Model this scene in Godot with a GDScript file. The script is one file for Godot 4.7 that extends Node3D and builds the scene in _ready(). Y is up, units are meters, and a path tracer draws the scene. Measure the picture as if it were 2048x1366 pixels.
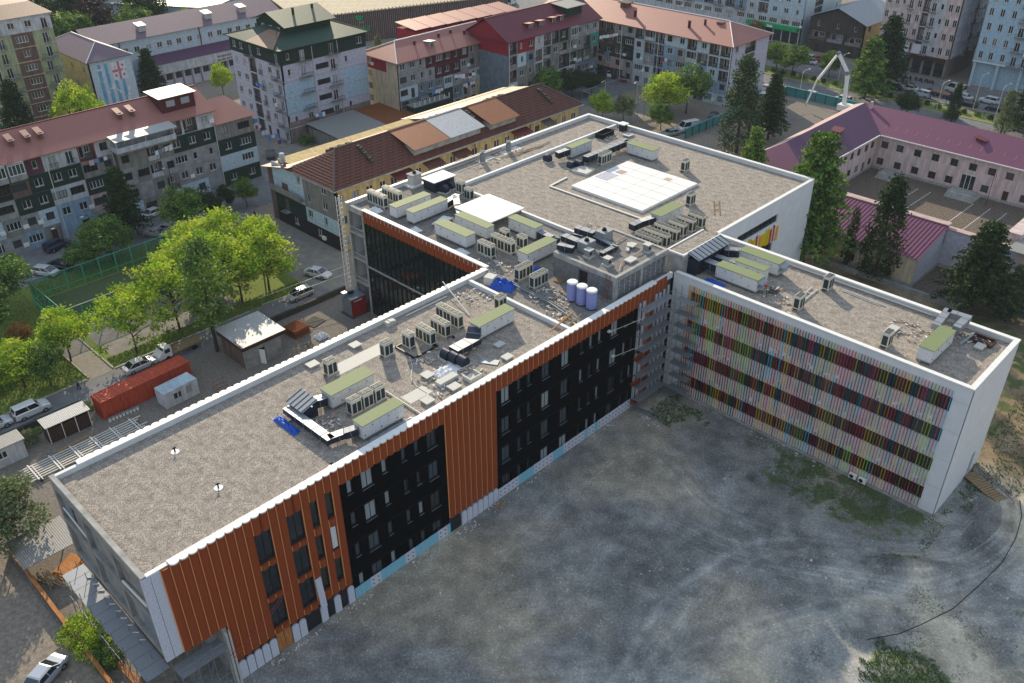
extends Node3D

var rng := RandomNumberGenerator.new()
var M := {}
var T := {}
var taken := {}
var cache := {}

class Geo:
	var v := PackedVector3Array()
	var n := PackedVector3Array()
	var uv := PackedVector2Array()
	var c := PackedColorArray()
	var col := Color(1, 1, 1)
	var tinted := false
	func tri(a: Vector3, b: Vector3, d: Vector3) -> void:
		var nn := (b - a).cross(d - a).normalized()
		for p in [a, d, b]:
			v.append(p); n.append(nn); uv.append(Vector2(p.x, p.z)); c.append(col)
	func quad(a: Vector3, b: Vector3, d: Vector3, e: Vector3) -> void:
		var nn := (b - a).cross(d - a).normalized()
		if nn == Vector3.ZERO:
			nn = (d - a).cross(e - a).normalized()
		var l := a.distance_to(b)
		var w := b.distance_to(d)
		for q in [[a, Vector2(0, w)], [d, Vector2(l, 0)], [b, Vector2(l, w)], [a, Vector2(0, w)], [e, Vector2(0, 0)], [d, Vector2(l, 0)]]:
			v.append(q[0]); n.append(nn); uv.append(q[1]); c.append(col)
	func smooth_quad(p: Array, nn: Array) -> void:
		var gn: Vector3 = (p[1] - p[0]).cross(p[2] - p[0]) + (p[2] - p[0]).cross(p[3] - p[0])
		for i in ([0, 2, 1, 0, 3, 2] if gn.dot(nn[0] + nn[2]) > 0 else [0, 1, 2, 0, 2, 3]):
			v.append(p[i]); n.append(nn[i]); uv.append(Vector2(0, 0)); c.append(col)
	func box(x0: float, y0: float, z0: float, x1: float, y1: float, z1: float) -> Geo:
		tbox(Transform3D(Basis(), Vector3((x0 + x1) / 2, (y0 + y1) / 2, (z0 + z1) / 2)), x1 - x0, y1 - y0, z1 - z0)
		return self
	func tbox(t: Transform3D, sx: float, sy: float, sz: float) -> Geo:
		var h := Vector3(sx, sy, sz) / 2
		var p := []
		for i in 8:
			p.append(t * Vector3(h.x if i & 1 else -h.x, h.y if i & 2 else -h.y, h.z if i & 4 else -h.z))
		quad(p[4], p[5], p[7], p[6])
		quad(p[1], p[0], p[2], p[3])
		quad(p[0], p[4], p[6], p[2])
		quad(p[5], p[1], p[3], p[7])
		quad(p[6], p[7], p[3], p[2])
		quad(p[0], p[1], p[5], p[4])
		return self
	func tube(a: Vector3, b: Vector3, r: float, r2 := -1.0, sides := 6) -> Geo:
		if r2 < 0:
			r2 = r
		var d := (b - a).normalized()
		var s := d.cross(Vector3.UP if absf(d.y) < 0.9 else Vector3.RIGHT).normalized()
		var u := s.cross(d)
		for i in sides:
			var a0 := TAU * i / sides
			var a1 := TAU * (i + 1) / sides
			var e0 := s * cos(a0) + u * sin(a0)
			var e1 := s * cos(a1) + u * sin(a1)
			smooth_quad([a + e0 * r, a + e1 * r, b + e1 * r2, b + e0 * r2], [e0, e1, e1, e0])
			tri(b, b + e0 * r2, b + e1 * r2)
			tri(a, a + e1 * r, a + e0 * r)
		return self
	func bar(a: Vector3, b: Vector3, w: float, h: float) -> Geo:
		var d := b - a
		var z := d.normalized()
		var x := z.cross(Vector3.UP if absf(z.y) < 0.95 else Vector3.RIGHT).normalized()
		tbox(Transform3D(Basis(x, x.cross(z) * -1.0, z), (a + b) / 2), w, h, d.length())
		return self
	func path(pts: Array, r: float, sides := 6) -> Geo:
		for i in pts.size() - 1:
			tube(pts[i], pts[i + 1], r, r, sides)
		return self
	func lathe(prof: Array, at: Vector3, segs := 20) -> Geo:
		for k in prof.size() - 1:
			var p: Vector2 = prof[k]
			var q: Vector2 = prof[k + 1]
			var t := (q - p).normalized()
			for i in segs:
				var a0 := TAU * i / segs
				var a1 := TAU * (i + 1) / segs
				var d0 := Vector3(cos(a0), 0, -sin(a0))
				var d1 := Vector3(cos(a1), 0, -sin(a1))
				var n0 := d0 * t.y - Vector3(0, t.x, 0)
				var n1 := d1 * t.y - Vector3(0, t.x, 0)
				smooth_quad([at + d0 * p.x + Vector3(0, p.y, 0), at + d1 * p.x + Vector3(0, p.y, 0), at + d1 * q.x + Vector3(0, q.y, 0), at + d0 * q.x + Vector3(0, q.y, 0)], [n0, n1, n1, n0])
		return self
	# polygon in the plane of t's x and y (counter-clockwise), extruded along t's z
	func prism(outline: PackedVector2Array, t: Transform3D, depth: float) -> Geo:
		var poly := outline.duplicate()
		var area := 0.0
		for i in poly.size():
			area += poly[i].cross(poly[(i + 1) % poly.size()])
		if area < 0:
			poly.reverse()
		var idx := Geometry2D.triangulate_polygon(poly)
		for i in range(0, idx.size(), 3):
			var a := poly[idx[i]]
			var b := poly[idx[i + 1]]
			var d := poly[idx[i + 2]]
			if (b - a).cross(d - a) < 0:
				var s := b
				b = d
				d = s
			tri(t * Vector3(a.x, a.y, depth), t * Vector3(b.x, b.y, depth), t * Vector3(d.x, d.y, depth))
			tri(t * Vector3(a.x, a.y, 0), t * Vector3(d.x, d.y, 0), t * Vector3(b.x, b.y, 0))
		for i in poly.size():
			var a := poly[i]
			var b := poly[(i + 1) % poly.size()]
			quad(t * Vector3(a.x, a.y, 0), t * Vector3(b.x, b.y, 0), t * Vector3(b.x, b.y, depth), t * Vector3(a.x, a.y, depth))
		return self
	# wall sheet with rectangular holes: x 0..w, y y0..h, front at z = 0, reveals to z = -deep
	func holed(x0: float, y0: float, x1: float, y1: float, holes: Array, deep: float, front := 0.0) -> Geo:
		var xs := [x0, x1]
		var ys := [y0, y1]
		for r in holes:
			for q in [r[0], r[2]]:
				if q > x0 and q < x1 and not xs.has(q):
					xs.append(q)
			for q in [r[1], r[3]]:
				if q > y0 and q < y1 and not ys.has(q):
					ys.append(q)
		xs.sort()
		ys.sort()
		for i in xs.size() - 1:
			var run := -1
			for j in ys.size():
				var free := false
				if j < ys.size() - 1:
					var mx: float = (xs[i] + xs[i + 1]) / 2
					var my: float = (ys[j] + ys[j + 1]) / 2
					free = true
					for r in holes:
						if mx > r[0] and mx < r[2] and my > r[1] and my < r[3]:
							free = false
							break
				if free and run < 0:
					run = j
				if not free and run >= 0:
					quad(Vector3(xs[i], ys[run], front), Vector3(xs[i + 1], ys[run], front), Vector3(xs[i + 1], ys[j], front), Vector3(xs[i], ys[j], front))
					run = -1
		for r in holes:
			var a := maxf(r[0], x0)
			var b := minf(r[2], x1)
			var c0 := maxf(r[1], y0)
			var d := minf(r[3], y1)
			if b <= a or d <= c0:
				continue
			var f := front
			var k := front - deep
			quad(Vector3(a, c0, f), Vector3(b, c0, f), Vector3(b, c0, k), Vector3(a, c0, k))
			quad(Vector3(a, d, k), Vector3(b, d, k), Vector3(b, d, f), Vector3(a, d, f))
			quad(Vector3(a, c0, k), Vector3(a, d, k), Vector3(a, d, f), Vector3(a, c0, f))
			quad(Vector3(b, c0, f), Vector3(b, d, f), Vector3(b, d, k), Vector3(b, c0, k))
		var k2 := front - deep
		quad(Vector3(x0, y0, k2), Vector3(x0, y0, front), Vector3(x0, y1, front), Vector3(x0, y1, k2))
		quad(Vector3(x1, y0, front), Vector3(x1, y0, k2), Vector3(x1, y1, k2), Vector3(x1, y1, front))
		quad(Vector3(x0, y1, front), Vector3(x1, y1, front), Vector3(x1, y1, k2), Vector3(x0, y1, k2))
		quad(Vector3(x0, y0, k2), Vector3(x1, y0, k2), Vector3(x1, y0, front), Vector3(x0, y0, front))
		return self
	func mesh(m: Material = null) -> ArrayMesh:
		var a := []
		a.resize(Mesh.ARRAY_MAX)
		a[Mesh.ARRAY_VERTEX] = v
		a[Mesh.ARRAY_NORMAL] = n
		a[Mesh.ARRAY_TEX_UV] = uv
		if tinted:
			a[Mesh.ARRAY_COLOR] = c
		var am := ArrayMesh.new()
		am.add_surface_from_arrays(Mesh.PRIMITIVE_TRIANGLES, a)
		if m:
			am.surface_set_material(0, m)
		return am

func geo() -> Geo:
	return Geo.new()

func numbered(s: String) -> String:
	if not taken.has(s):
		taken[s] = 0
		return s
	taken[s] += 1
	return "%s_%03d" % [s, taken[s]]

func tag(o: Node, label: String, category: String, group := "") -> void:
	o.set_meta("label", label)
	o.set_meta("category", category)
	if group:
		o.set_meta("group", group)

func thing(called: String, label: String, category: String, at := Vector3.ZERO, turn := 0.0, group := "") -> Node3D:
	var o := Node3D.new()
	o.name = numbered(called)
	add_child(o)
	o.position = at
	o.rotation.y = turn
	tag(o, label, category, group)
	return o

func part(parent: Node, called: String, shape, m: Material, t := Transform3D()) -> MeshInstance3D:
	var o := MeshInstance3D.new()
	o.name = called
	if shape is Geo:
		o.mesh = shape.mesh(m)
	else:
		o.mesh = shape
		o.material_override = m
	o.transform = t
	parent.add_child(o, true)
	return o

func single(called: String, label: String, category: String, g: Geo, m: Material, at := Vector3.ZERO, turn := 0.0, group := "") -> MeshInstance3D:
	var o := MeshInstance3D.new()
	o.name = numbered(called)
	o.mesh = g.mesh(m)
	add_child(o)
	o.position = at
	o.rotation.y = turn
	tag(o, label, category, group)
	return o

func structure(called: String, g: Geo, m: Material, kind := "structure") -> MeshInstance3D:
	var o := MeshInstance3D.new()
	o.name = numbered(called)
	o.mesh = g.mesh(m)
	add_child(o)
	o.set_meta("kind", kind)
	return o

func copy(o: Node3D, at: Vector3, turn := 0.0, label := "", group := "") -> Node3D:
	var r: Node3D = o.duplicate()
	r.name = numbered(String(o.name).rstrip("0123456789").trim_suffix("_"))
	add_child(r)
	r.position = at
	r.rotation.y = turn
	if label:
		r.set_meta("label", label)
	if group:
		r.set_meta("group", group)
	return r

func rf(a: float, b: float) -> float:
	return rng.randf_range(a, b)

func at(x: float, y: float, z: float) -> Transform3D:
	return Transform3D(Basis(), Vector3(x, y, z))

# ---------- textures and materials ----------
func noise_bytes(size: int, type: int, freq: float, octaves: int, sd: int) -> PackedByteArray:
	var f := FastNoiseLite.new()
	f.noise_type = type
	f.frequency = freq
	f.fractal_octaves = octaves
	f.fractal_type = FastNoiseLite.FRACTAL_FBM if octaves > 1 else FastNoiseLite.FRACTAL_NONE
	f.seed = sd
	if type == FastNoiseLite.TYPE_CELLULAR:
		f.cellular_return_type = FastNoiseLite.RETURN_CELL_VALUE
	var im := f.get_seamless_image(size, size, false, false, 0.15)
	im.convert(Image.FORMAT_L8)
	return im.get_data()

func grey_tex(called: String, size: int, a: PackedByteArray, lo: float, hi: float, b := PackedByteArray(), blo := 1.0, bhi := 1.0) -> void:
	var out := PackedByteArray()
	out.resize(size * size)
	var two := b.size() > 0
	for i in size * size:
		var t := lo + (hi - lo) * a[i] / 255.0
		if two:
			t *= blo + (bhi - blo) * b[i] / 255.0
		out[i] = int(pow(clampf(t, 0, 1), 0.4545) * 255.0)
	T[called] = ImageTexture.create_from_image(Image.create_from_data(size, size, false, Image.FORMAT_L8, out))

func stripes_tex(called: String, per: int, lo: float, grime: PackedByteArray, glo: float) -> void:
	var s := 512
	var out := PackedByteArray()
	out.resize(s * s)
	for y in s:
		for x in s:
			var ph := sin(TAU * per * x / float(s)) * 0.5 + 0.5
			out[y * s + x] = int(255.0 * pow((lo + (1.0 - lo) * ph) * (glo + (1.0 - glo) * grime[y * s + x] / 255.0), 0.4545))
	T[called] = ImageTexture.create_from_image(Image.create_from_data(s, s, false, Image.FORMAT_L8, out))

func mt(key: String, color: String, rough := 0.85, metal := 0.0, tex := "", scale := 1.0, bump := "", bump_cm := 0.0, by_uv := false) -> StandardMaterial3D:
	var m := StandardMaterial3D.new()
	m.albedo_color = Color(color)
	m.roughness = rough
	m.metallic = metal
	m.metallic_specular = 0.4
	if tex:
		m.albedo_texture = T[tex]
	if bump:
		m.heightmap_enabled = true
		m.heightmap_texture = T[bump]
		m.heightmap_scale = bump_cm
	if tex or bump:
		if not by_uv:
			m.uv1_triplanar = true
			m.uv1_world_triplanar = true
		m.uv1_scale = Vector3.ONE * scale
	m.cull_mode = BaseMaterial3D.CULL_DISABLED
	M[key] = m
	return m

func make_materials() -> void:
	var S := FastNoiseLite.TYPE_SIMPLEX_SMOOTH
	var C := FastNoiseLite.TYPE_CELLULAR
	var fine := noise_bytes(512, S, 0.09, 3, 1)
	var mid := noise_bytes(512, S, 0.02, 4, 2)
	var coarse := noise_bytes(512, S, 0.007, 5, 3)
	var cells := noise_bytes(512, C, 0.16, 1, 4)
	var cells2 := noise_bytes(512, C, 0.07, 1, 5)
	grey_tex("grunge", 512, coarse, 0.6, 1.12, mid, 0.85, 1.08)
	grey_tex("plaster", 512, mid, 0.74, 1.1, fine, 0.9, 1.06)
	grey_tex("clean", 512, coarse, 0.9, 1.03, fine, 0.96, 1.02)
	grey_tex("gravel", 512, cells, 0.3, 1.1, coarse, 0.62, 1.2)
	grey_tex("gravel_wide", 512, cells2, 0.4, 1.05, cells, 0.6, 1.1)
	grey_tex("asphalt", 512, fine, 0.75, 1.08, coarse, 0.72, 1.12)
	grey_tex("soil", 512, mid, 0.62, 1.15, cells, 0.75, 1.1)
	# weather streaks: noise drawn out vertically
	var st := PackedByteArray()
	st.resize(512 * 512)
	for y in 512:
		for x in 512:
			st[y * 512 + x] = mid[(int(y * 0.12) + int(mid[(y * 3 % 512) * 512 + x] * 0.01)) % 512 * 512 + x]
	grey_tex("streak", 512, st, 0.62, 1.12, coarse, 0.8, 1.1)
	stripes_tex("corrugated", 16, 0.62, mid, 0.7)
	stripes_tex("ribbed", 8, 0.7, coarse, 0.72)
	# hollow tiles seen from far: rows only in tone
	var tl := PackedByteArray()
	tl.resize(512 * 512)
	for y in 512:
		for x in 512:
			var cell: int = cells2[(y / 24 * 41 % 512) * 512 + (x / 32 * 57 % 512)]
			tl[y * 512 + x] = int(pow(clampf((0.5 + 0.5 * cell / 255.0) * (0.78 + 0.3 * mid[y * 512 + x] / 255.0), 0, 1), 0.4545) * 255)
	T["tilework"] = ImageTexture.create_from_image(Image.create_from_data(512, 512, false, Image.FORMAT_L8, tl))

	mt("gravel", "b3a99d", 0.95, 0, "gravel", 0.22, "gravel", 3.0)
	mt("gravel_dark", "97928b", 0.95, 0, "gravel", 0.25, "gravel", 3.0)
	mt("white", "d6d9da", 0.6, 0, "clean", 0.12)
	mt("coping", "e6e5e0", 0.5, 0, "clean", 0.3)
	mt("orange", "8c4018", 0.55, 0, "clean", 0.35)
	mt("seam", "e09a5e", 0.5)
	mt("black", "0d0e10", 1.0, 0, "clean", 0.3)
	M["black"].metallic_specular = 0.05
	mt("dark_metal", "2a2c30", 0.45, 0.3)
	mt("insul", "7fb6c8", 0.7, 0, "clean", 0.6)
	mt("insul_white", "c8ccd6", 0.75, 0, "plaster", 0.5)
	mt("concrete", "8f8f8c", 0.9, 0, "grunge", 0.12, "plaster", 0.6)
	mt("concrete_lt", "a9a8a3", 0.9, 0, "grunge", 0.15, "plaster", 0.5)
	mt("block", "77797a", 0.95, 0, "grunge", 0.3, "plaster", 1.0)
	mt("steel", "858c91", 0.5, 0.4, "clean", 0.5)
	mt("duct_dark", "2f3646", 0.4, 0.4, "clean", 0.5)
	mt("galv", "989da2", 0.45, 0.35, "plaster", 0.7)
	mt("beige", "cfcabb", 0.6, 0, "clean", 0.8)
	mt("coil", "26383d", 0.5, 0.2)
	mt("grille", "8a8a84", 0.6, 0.3)
	mt("ahu_green", "79865c", 0.7, 0, "clean", 0.4)
	mt("ahu_white", "d3d5d6", 0.55, 0, "plaster", 0.4)
	mt("lid", "c6c5bd", 0.7, 0, "plaster", 0.8)
	mt("tank", "8b93c9", 0.4, 0, "clean", 0.7)
	mt("tarp_blue", "1f55b8", 0.5, 0, "plaster", 0.8)
	mt("wood", "9a8260", 0.85, 0, "streak", 0.5)
	mt("wood_dark", "4a352b", 0.85, 0, "streak", 0.5)
	mt("plank", "b7793f", 0.8, 0, "streak", 0.4)
	mt("pipe_red", "9c3b35", 0.6)
	mt("pipe_white", "cfccc4", 0.5)
	mt("rust", "8a4a22", 0.9, 0, "plaster", 0.6)
	mt("container", "c4553a", 0.6, 0.1, "streak", 0.3)
	mt("red", "a3231a", 0.5, 0, "clean", 0.5)
	mt("asphalt", "8a8680", 0.95, 0, "asphalt", 0.12, "asphalt", 0.6)
	mt("road", "7d7d7e", 0.95, 0, "asphalt", 0.1, "asphalt", 0.5)
	mt("pavement", "8f8980", 0.95, 0, "plaster", 0.15)
	mt("dirt", "94897c", 1.0, 0, "soil", 0.14, "soil", 4.0)
	mt("dirt_dark", "837b72", 1.0, 0, "soil", 0.2, "soil", 5.0)
	mt("turf", "55653f", 1.0, 0, "soil", 0.2, "soil", 3.0)
	mt("lawn", "7b8b3c", 1.0, 0, "soil", 0.25, "soil", 4.0)
	mt("paver", "7d6f62", 0.95, 0, "gravel_wide", 0.25, "gravel_wide", 1.0)
	mt("kerb", "a6a39b", 0.9, 0, "plaster", 0.4)
	mt("glass", "20272c", 0.06, 0.0)
	mt("glass_mid", "39434a", 0.08, 0.0)
	mt("glass_pale", "8e9698", 0.18, 0.0)
	M["glass"].metallic_specular = 0.8
	M["glass_mid"].metallic_specular = 0.8
	mt("glass_green", "1b2724", 0.04, 0.1)
	M["glass_green"].metallic_specular = 0.9
	mt("interior", "2b2a29", 0.95)
	mt("frame_white", "d9d8d2", 0.5)
	mt("frame_brown", "4d3a2e", 0.7)
	mt("frame_dark", "22252a", 0.5)
	mt("frame_blue", "2f5bb5", 0.5)
	mt("rail", "2c2d2f", 0.6, 0.2)
	mt("bark", "4b3f34", 0.95, 0, "streak", 0.8, "streak", 2.0)
	mt("bark_pale", "7b7162", 0.95, 0, "streak", 0.8)
	mt("tyre", "17171a", 0.85)
	mt("rim", "9b9da0", 0.35, 0.7)
	mt("lamp_clear", "d8dde0", 0.15)
	mt("lamp_red", "a11a16", 0.2)
	for p in [["w_grey", "9b9c9b", "grunge"], ["w_concrete", "8b8881", "streak"], ["w_white", "c3c6c9", "streak"], ["w_blue", "8fabc2", "streak"], ["w_green", "22382c", "plaster"], ["w_maroon", "53242a", "plaster"], ["w_red", "8f2430", "clean"], ["w_cream", "c6b89c", "streak"], ["w_yellow", "c3ac78", "streak"], ["w_black", "232326", "clean"], ["w_brown", "6f5a50", "streak"], ["w_pink", "c4aaa4", "streak"], ["w_lilac", "bcbcc8", "plaster"], ["w_sage", "a3ab86", "streak"], ["w_sky", "a9c3d2", "plaster"], ["w_teal", "3c8f7c", "plaster"], ["w_slate", "76828c", "grunge"], ["w_paleblue", "b8cad2", "plaster"], ["w_ochre", "b98e4e", "streak"], ["w_taupe", "8f8078", "streak"], ["w_charcoal", "4a4640", "grunge"], ["w_purplish", "5a3340", "clean"], ["w_rose", "d6c2bd", "streak"]]:
		mt(p[0], p[1], 0.9, 0, p[2], 0.13, "plaster", 0.4)
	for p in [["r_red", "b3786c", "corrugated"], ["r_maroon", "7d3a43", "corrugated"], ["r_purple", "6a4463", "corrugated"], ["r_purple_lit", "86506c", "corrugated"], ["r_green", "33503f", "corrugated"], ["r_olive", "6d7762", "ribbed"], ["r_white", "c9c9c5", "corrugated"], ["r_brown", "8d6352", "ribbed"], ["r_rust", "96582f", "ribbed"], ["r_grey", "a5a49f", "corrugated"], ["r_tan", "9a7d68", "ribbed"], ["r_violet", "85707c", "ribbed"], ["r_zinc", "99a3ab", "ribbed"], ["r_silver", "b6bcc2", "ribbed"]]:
		mt(p[0], p[1], 0.55, 0.1, p[2], 0.3, p[2], 3.0, true)
	mt("r_tile", "71493e", 0.9, 0, "tilework", 0.22, "tilework", 2.0, true)
	mt("r_slate", "70625f", 0.9, 0, "tilework", 0.25, "tilework", 2.0, true)
	for p in [["cloth_white", "d9dadd"], ["cloth_blue", "5c8fc4"], ["cloth_red", "a9353c"], ["cloth_navy", "2c3350"], ["cloth_purple", "5a3f8c"], ["cloth_tan", "b39c7c"], ["cloth_pink", "cda6a6"]]:
		mt(p[0], p[1], 0.95, 0, "clean", 1.0)
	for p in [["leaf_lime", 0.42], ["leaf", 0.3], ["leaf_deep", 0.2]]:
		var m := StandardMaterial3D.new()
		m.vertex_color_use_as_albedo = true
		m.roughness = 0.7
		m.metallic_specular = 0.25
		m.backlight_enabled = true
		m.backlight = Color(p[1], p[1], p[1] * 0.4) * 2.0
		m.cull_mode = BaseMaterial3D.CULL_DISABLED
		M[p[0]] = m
	var vc := StandardMaterial3D.new()
	vc.vertex_color_use_as_albedo = true
	vc.roughness = 0.95
	M["tinted"] = vc

func _ready() -> void:
	rng.seed = 11
	# camera
	var cam := Camera3D.new()
	cam.name = "camera"
	var fwd := Vector3(0.60206, -0.53854, -0.58949)
	var right := Vector3(0.69745, -0.00469, 0.71661)
	var up := Vector3(0.38869, 0.84259, -0.37278)
	cam.transform = Transform3D(Basis(right, up, -fwd).orthonormalized(), Vector3(-13.707, 66.6, 51.821))
	cam.fov = 41.84
	cam.far = 2500.0
	add_child(cam)
	# sky
	var we := WorldEnvironment.new()
	we.name = "world_environment"
	var env := Environment.new()
	var sm := ProceduralSkyMaterial.new()
	sm.sky_top_color = Color(0.68, 0.75, 0.84)
	sm.sky_horizon_color = Color(0.82, 0.84, 0.86)
	sm.sky_curve = 0.18
	sm.ground_horizon_color = Color(0.6, 0.6, 0.58)
	sm.ground_bottom_color = Color(0.35, 0.34, 0.33)
	sm.sky_energy_multiplier = 1.0
	sm.sun_angle_max = 0.0
	var sky := Sky.new()
	sky.sky_material = sm
	env.background_mode = Environment.BG_SKY
	env.sky = sky
	env.tonemap_mode = Environment.TONE_MAPPER_LINEAR
	env.tonemap_exposure = 1.25
	env.sdfgi_enabled = true
	env.ssao_enabled = true
	env.ssil_enabled = true
	env.fog_enabled = true
	env.fog_density = 0.00012
	env.fog_light_color = Color(0.78, 0.83, 0.88)
	we.environment = env
	add_child(we)
	# sun: low, behind the building, shadows fall towards the camera
	var sun := DirectionalLight3D.new()
	sun.name = "sun"
	sun.light_energy = 1.6
	sun.light_color = Color(1.0, 0.93, 0.82)
	sun.light_angular_distance = 0.6
	sun.shadow_enabled = true
	var el := deg_to_rad(23.0)
	var sd := Vector3(-0.507 * cos(el), -sin(el), 0.862 * cos(el))
	sun.look_at_from_position(-sd * 100.0, Vector3.ZERO)
	add_child(sun)
	make_materials()
	build_ground()
	build_school()
	build_school_roof()
	build_rooftop_plant()
	build_scaffolds()
	build_yard()
	build_back_lot()
	build_west_blocks()
	build_far_blocks()
	build_east_side()
	build_boulevard()
	build_trees()
	build_cars()
	build_people()

func flat(x0: float, z0: float, x1: float, z1: float, y: float) -> Geo:
	var g := geo()
	g.quad(Vector3(x0, y, z1), Vector3(x1, y, z1), Vector3(x1, y, z0), Vector3(x0, y, z0))
	return g

func seg_dist(p: Vector2, a: Vector2, b: Vector2) -> float:
	var t := clampf((p - a).dot(b - a) / (b - a).length_squared(), 0, 1)
	return p.distance_to(a + (b - a) * t)

func mound_height(x: float, z: float) -> float:
	var h := 0.0
	var d := seg_dist(Vector2(x, z), Vector2(57.0, 34.6), Vector2(60.3, 39.6))
	h += 0.9 * exp(-d * d / 1.6)
	d = seg_dist(Vector2(x, z), Vector2(66, 41.2), Vector2(71.5, 40.2))
	h += 0.35 * exp(-d * d / 6.0)
	d = seg_dist(Vector2(x, z), Vector2(44.0, 39.5), Vector2(48.5, 43.0))
	h += 0.4 * exp(-d * d / 3.0)
	return h

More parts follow.
